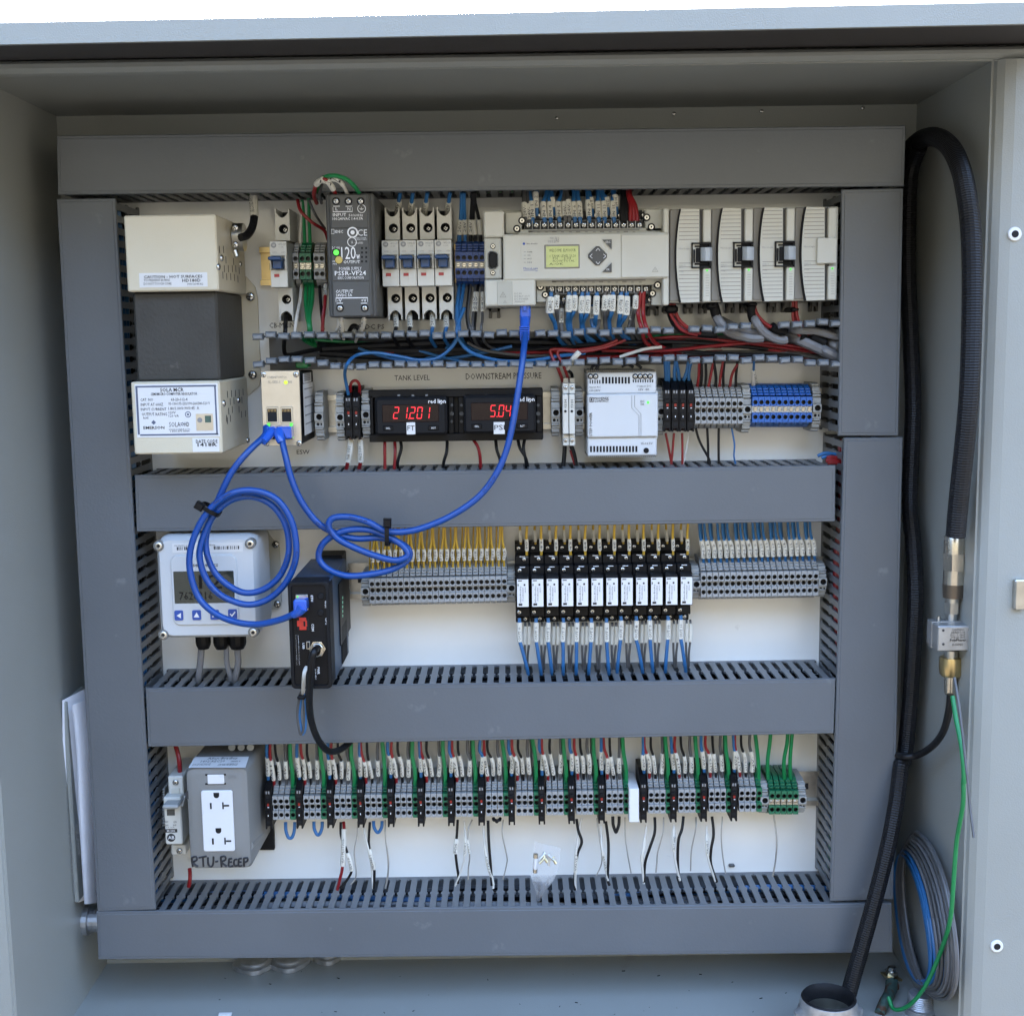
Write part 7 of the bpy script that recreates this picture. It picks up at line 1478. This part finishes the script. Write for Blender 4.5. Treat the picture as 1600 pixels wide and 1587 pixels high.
# left wall: nut and papers
nc = PX((133, 1438), XL); ln_ = thing('wall_locknut', 'zinc conduit locknut sticking out of the left cabinet wall', 'conduit fitting', nc)
def wn(b):
    n_ = 18; C = lambda r, x: [(x, nc.y + r * math.cos(i * math.tau / n_), nc.z + r * math.sin(i * math.tau / n_)) for i in range(n_)]
    b.loft([C(.014, XL), C(.014, XL + .005), C(.0105, XL + .0055), C(.0105, XL + .022)], 0)
    for k in range(4): b.loft([C(.0112, XL + .008 + k * .0032), C(.0112, XL + .009 + k * .0032)], 0)
part(ln_, 'nut', 'galvanised', wn)
def sheet(name, label, pts, m_='paper', th=.0004, txt=()):
    t = thing(name, label, 'paper', P(*pts[0][0]))
    A_ = [[P(*q) for q in row] for row in pts]      # rows of two points, bottom to top
    def f(b):
        rows = [spline([r[i] for r in A_], 4) for i in range(len(A_[0]))]
        for i in range(len(rows) - 1):
            for k in range(len(rows[0]) - 1):
                a, c, e, g_ = rows[i][k], rows[i + 1][k], rows[i + 1][k + 1], rows[i][k + 1]; n_ = (c - a).cross(g_ - a)
                if n_.length > 0: n_.normalize()
                b.add([a, c, e, g_, a + n_ * th, c + n_ * th, e + n_ * th, g_ + n_ * th], [(0, 1, 2, 3), (7, 6, 5, 4), (0, 4, 5, 1), (3, 2, 6, 7)])
    s_ = part(t, 'sheet', m_, f)
    if txt:
        b = MB()
        for s, q, u, v, in txt: put(b, s, P(*q), u, v)
        b.build('lettering', 'ink_grey', s_)
    return t
sheet('folded_manual', 'back sheet of folded white instructions wedged beside the left duct', [[((106, 1416), .062), ((150, 1398), .03)], [((102, 1300), .063), ((150, 1300), .03)], [((98, 1180), .064), ((150, 1180), .03)], [((97, 1094), .064), ((140, 1072), .03)]],
      txt=[('Technical description of function and settings in normal use', ((112, 1400), .0645), Vector((-.004, 0, .165)), Vector((-.0035, 0, 0))), ('connect the supply only as shown in drawing and check polarity', ((119, 1395), .0645), Vector((-.004, 0, .15)), Vector((-.003, 0, 0))), ('FLUSH SET TING', ((127, 1335), .0645), Vector((-.001, 0, .03)), Vector((-.003, 0, 0)))])
sheet('folded_manual', 'front sheets of folded white instructions curling against the left duct', [[((132, 1412), .07), ((150, 1410), .045)], [((128, 1350), .072), ((150, 1340), .045)], [((123, 1260), .072), ((150, 1260), .045)], [((120, 1180), .070), ((148, 1180), .045)], [((112, 1101), .070), ((138, 1092), .045)]], th=.0012)
pk = MB(); a_, c_ = P((70, 1100), .07), P((97, 1416), .07)
pk.box(XL + .0002, XL + .0045, c_.z, a_.z, .01, .062, .001); top(pk.build('document_pocket', 'cabinet_paint'), 'shallow grey document pocket on the left cabinet wall behind the papers', 'document pocket')
# bag of screws
bagT = thing('plastic_bag', 'small clear plastic bag of spare hardware standing on the bottom duct', 'plastic bag', P(A4(965, 1110), .06))
def bag(b):
    rows = [[(940, 735), (1105, 775)], [(935, 800), (1100, 830)], [(925, 900), (1092, 905)], [(915, 950), (1060, 980)], [(945, 1050), (1000, 1060)], [(958, 1110), (975, 1112)]]
    F_, B_ = [], []
    for j, (l, r) in enumerate(rows):
        bulge = [.001, .006, .009, .008, .004, .001][j]; A_ = []; C_2 = []
        for k in range(9):
            t_ = k / 8; q = A4(l[0] + (r[0] - l[0]) * t_, l[1] + (r[1] - l[1]) * t_); h = bulge * math.sin(math.pi * t_) + random.uniform(-.0008, .0008)
            A_.append(P(q, .062 + h)); C_2.append(P(q, .061 - h * .6))
        F_.append(A_); B_.append(C_2)
    for G_ in (F_, B_):
        vs = [p for r in G_ for p in r]; b.add(vs, [(j * 9 + k, j * 9 + k + 1, (j + 1) * 9 + k + 1, (j + 1) * 9 + k) for j in range(5) for k in range(8)], 0, False)
part(bagT, 'film', 'clear_plastic', bag)
fs_ = MB(); a, c = P(A4(948, 815), .064), P(A4(945, 930), .064); fs_.tube([a, a.lerp(c, .2)], .0024, 12); fs_.tube([a.lerp(c, .2), a.lerp(c, .8)], .0021, 12, 1); fs_.tube([a.lerp(c, .8), c], .0024, 12)
top(fs_.build('spare_fuse', ['nickel', 'white_label']), 'slim metal capped fuse inside the clear bag', 'fuse')
for i, (u_, v_) in enumerate(((990, 830), (1010, 850), (1045, 840), (1065, 860), (1030, 868), (985, 860))):
    p = P(A4(u_, v_), .064); b = MB(); a = random.uniform(0, 3); r_ = Vector((math.cos(a), .3, math.sin(a))).normalized(); b.tube([p - r_ * .003, p + r_ * .003], .0013, 8); b.tube([p + r_ * .003, p + r_ * .0042], .0025, 8)
    o = top(b.build('spare_screw', 'brass' if i % 2 else 'zinc'), '%s loose screw in the clear plastic bag, %s' % (['second lowest', 'topmost', 'middle', 'rightmost', 'lowest', 'leftmost'][i], 'brass coloured' if i % 2 else 'silver coloured'), 'screw'); 
# crumbs on the floor
random.seed(5)
b = MB()
for i in range(30):
    q = (random.uniform(340, 1240), random.uniform(1512, 1584)); p = PZ(q, ZF + .0004); s = random.uniform(.0003, .0010); a = random.uniform(0, 3)
    b.tube([p - Vector((math.cos(a), math.sin(a), 0)) * s * 1.6, p + Vector((math.cos(a), math.sin(a), 0)) * s * 1.6], s * .5, 5)
o = b.build('metal_shavings', 'black'); o['kind'] = 'stuff'; o['label'] = 'dark drilling crumbs scattered over the cabinet floor'; o['category'] = 'debris'
a = PZ((352, 1585), ZF + .001); b = MB(); b.box(a.x - .006, a.x + .006, a.z, a.z + .0015, -a.y - .002, -a.y + .002); top(b.build('label_scrap', 'white_label'), 'torn scrap of white label lying on the cabinet floor', 'scrap')
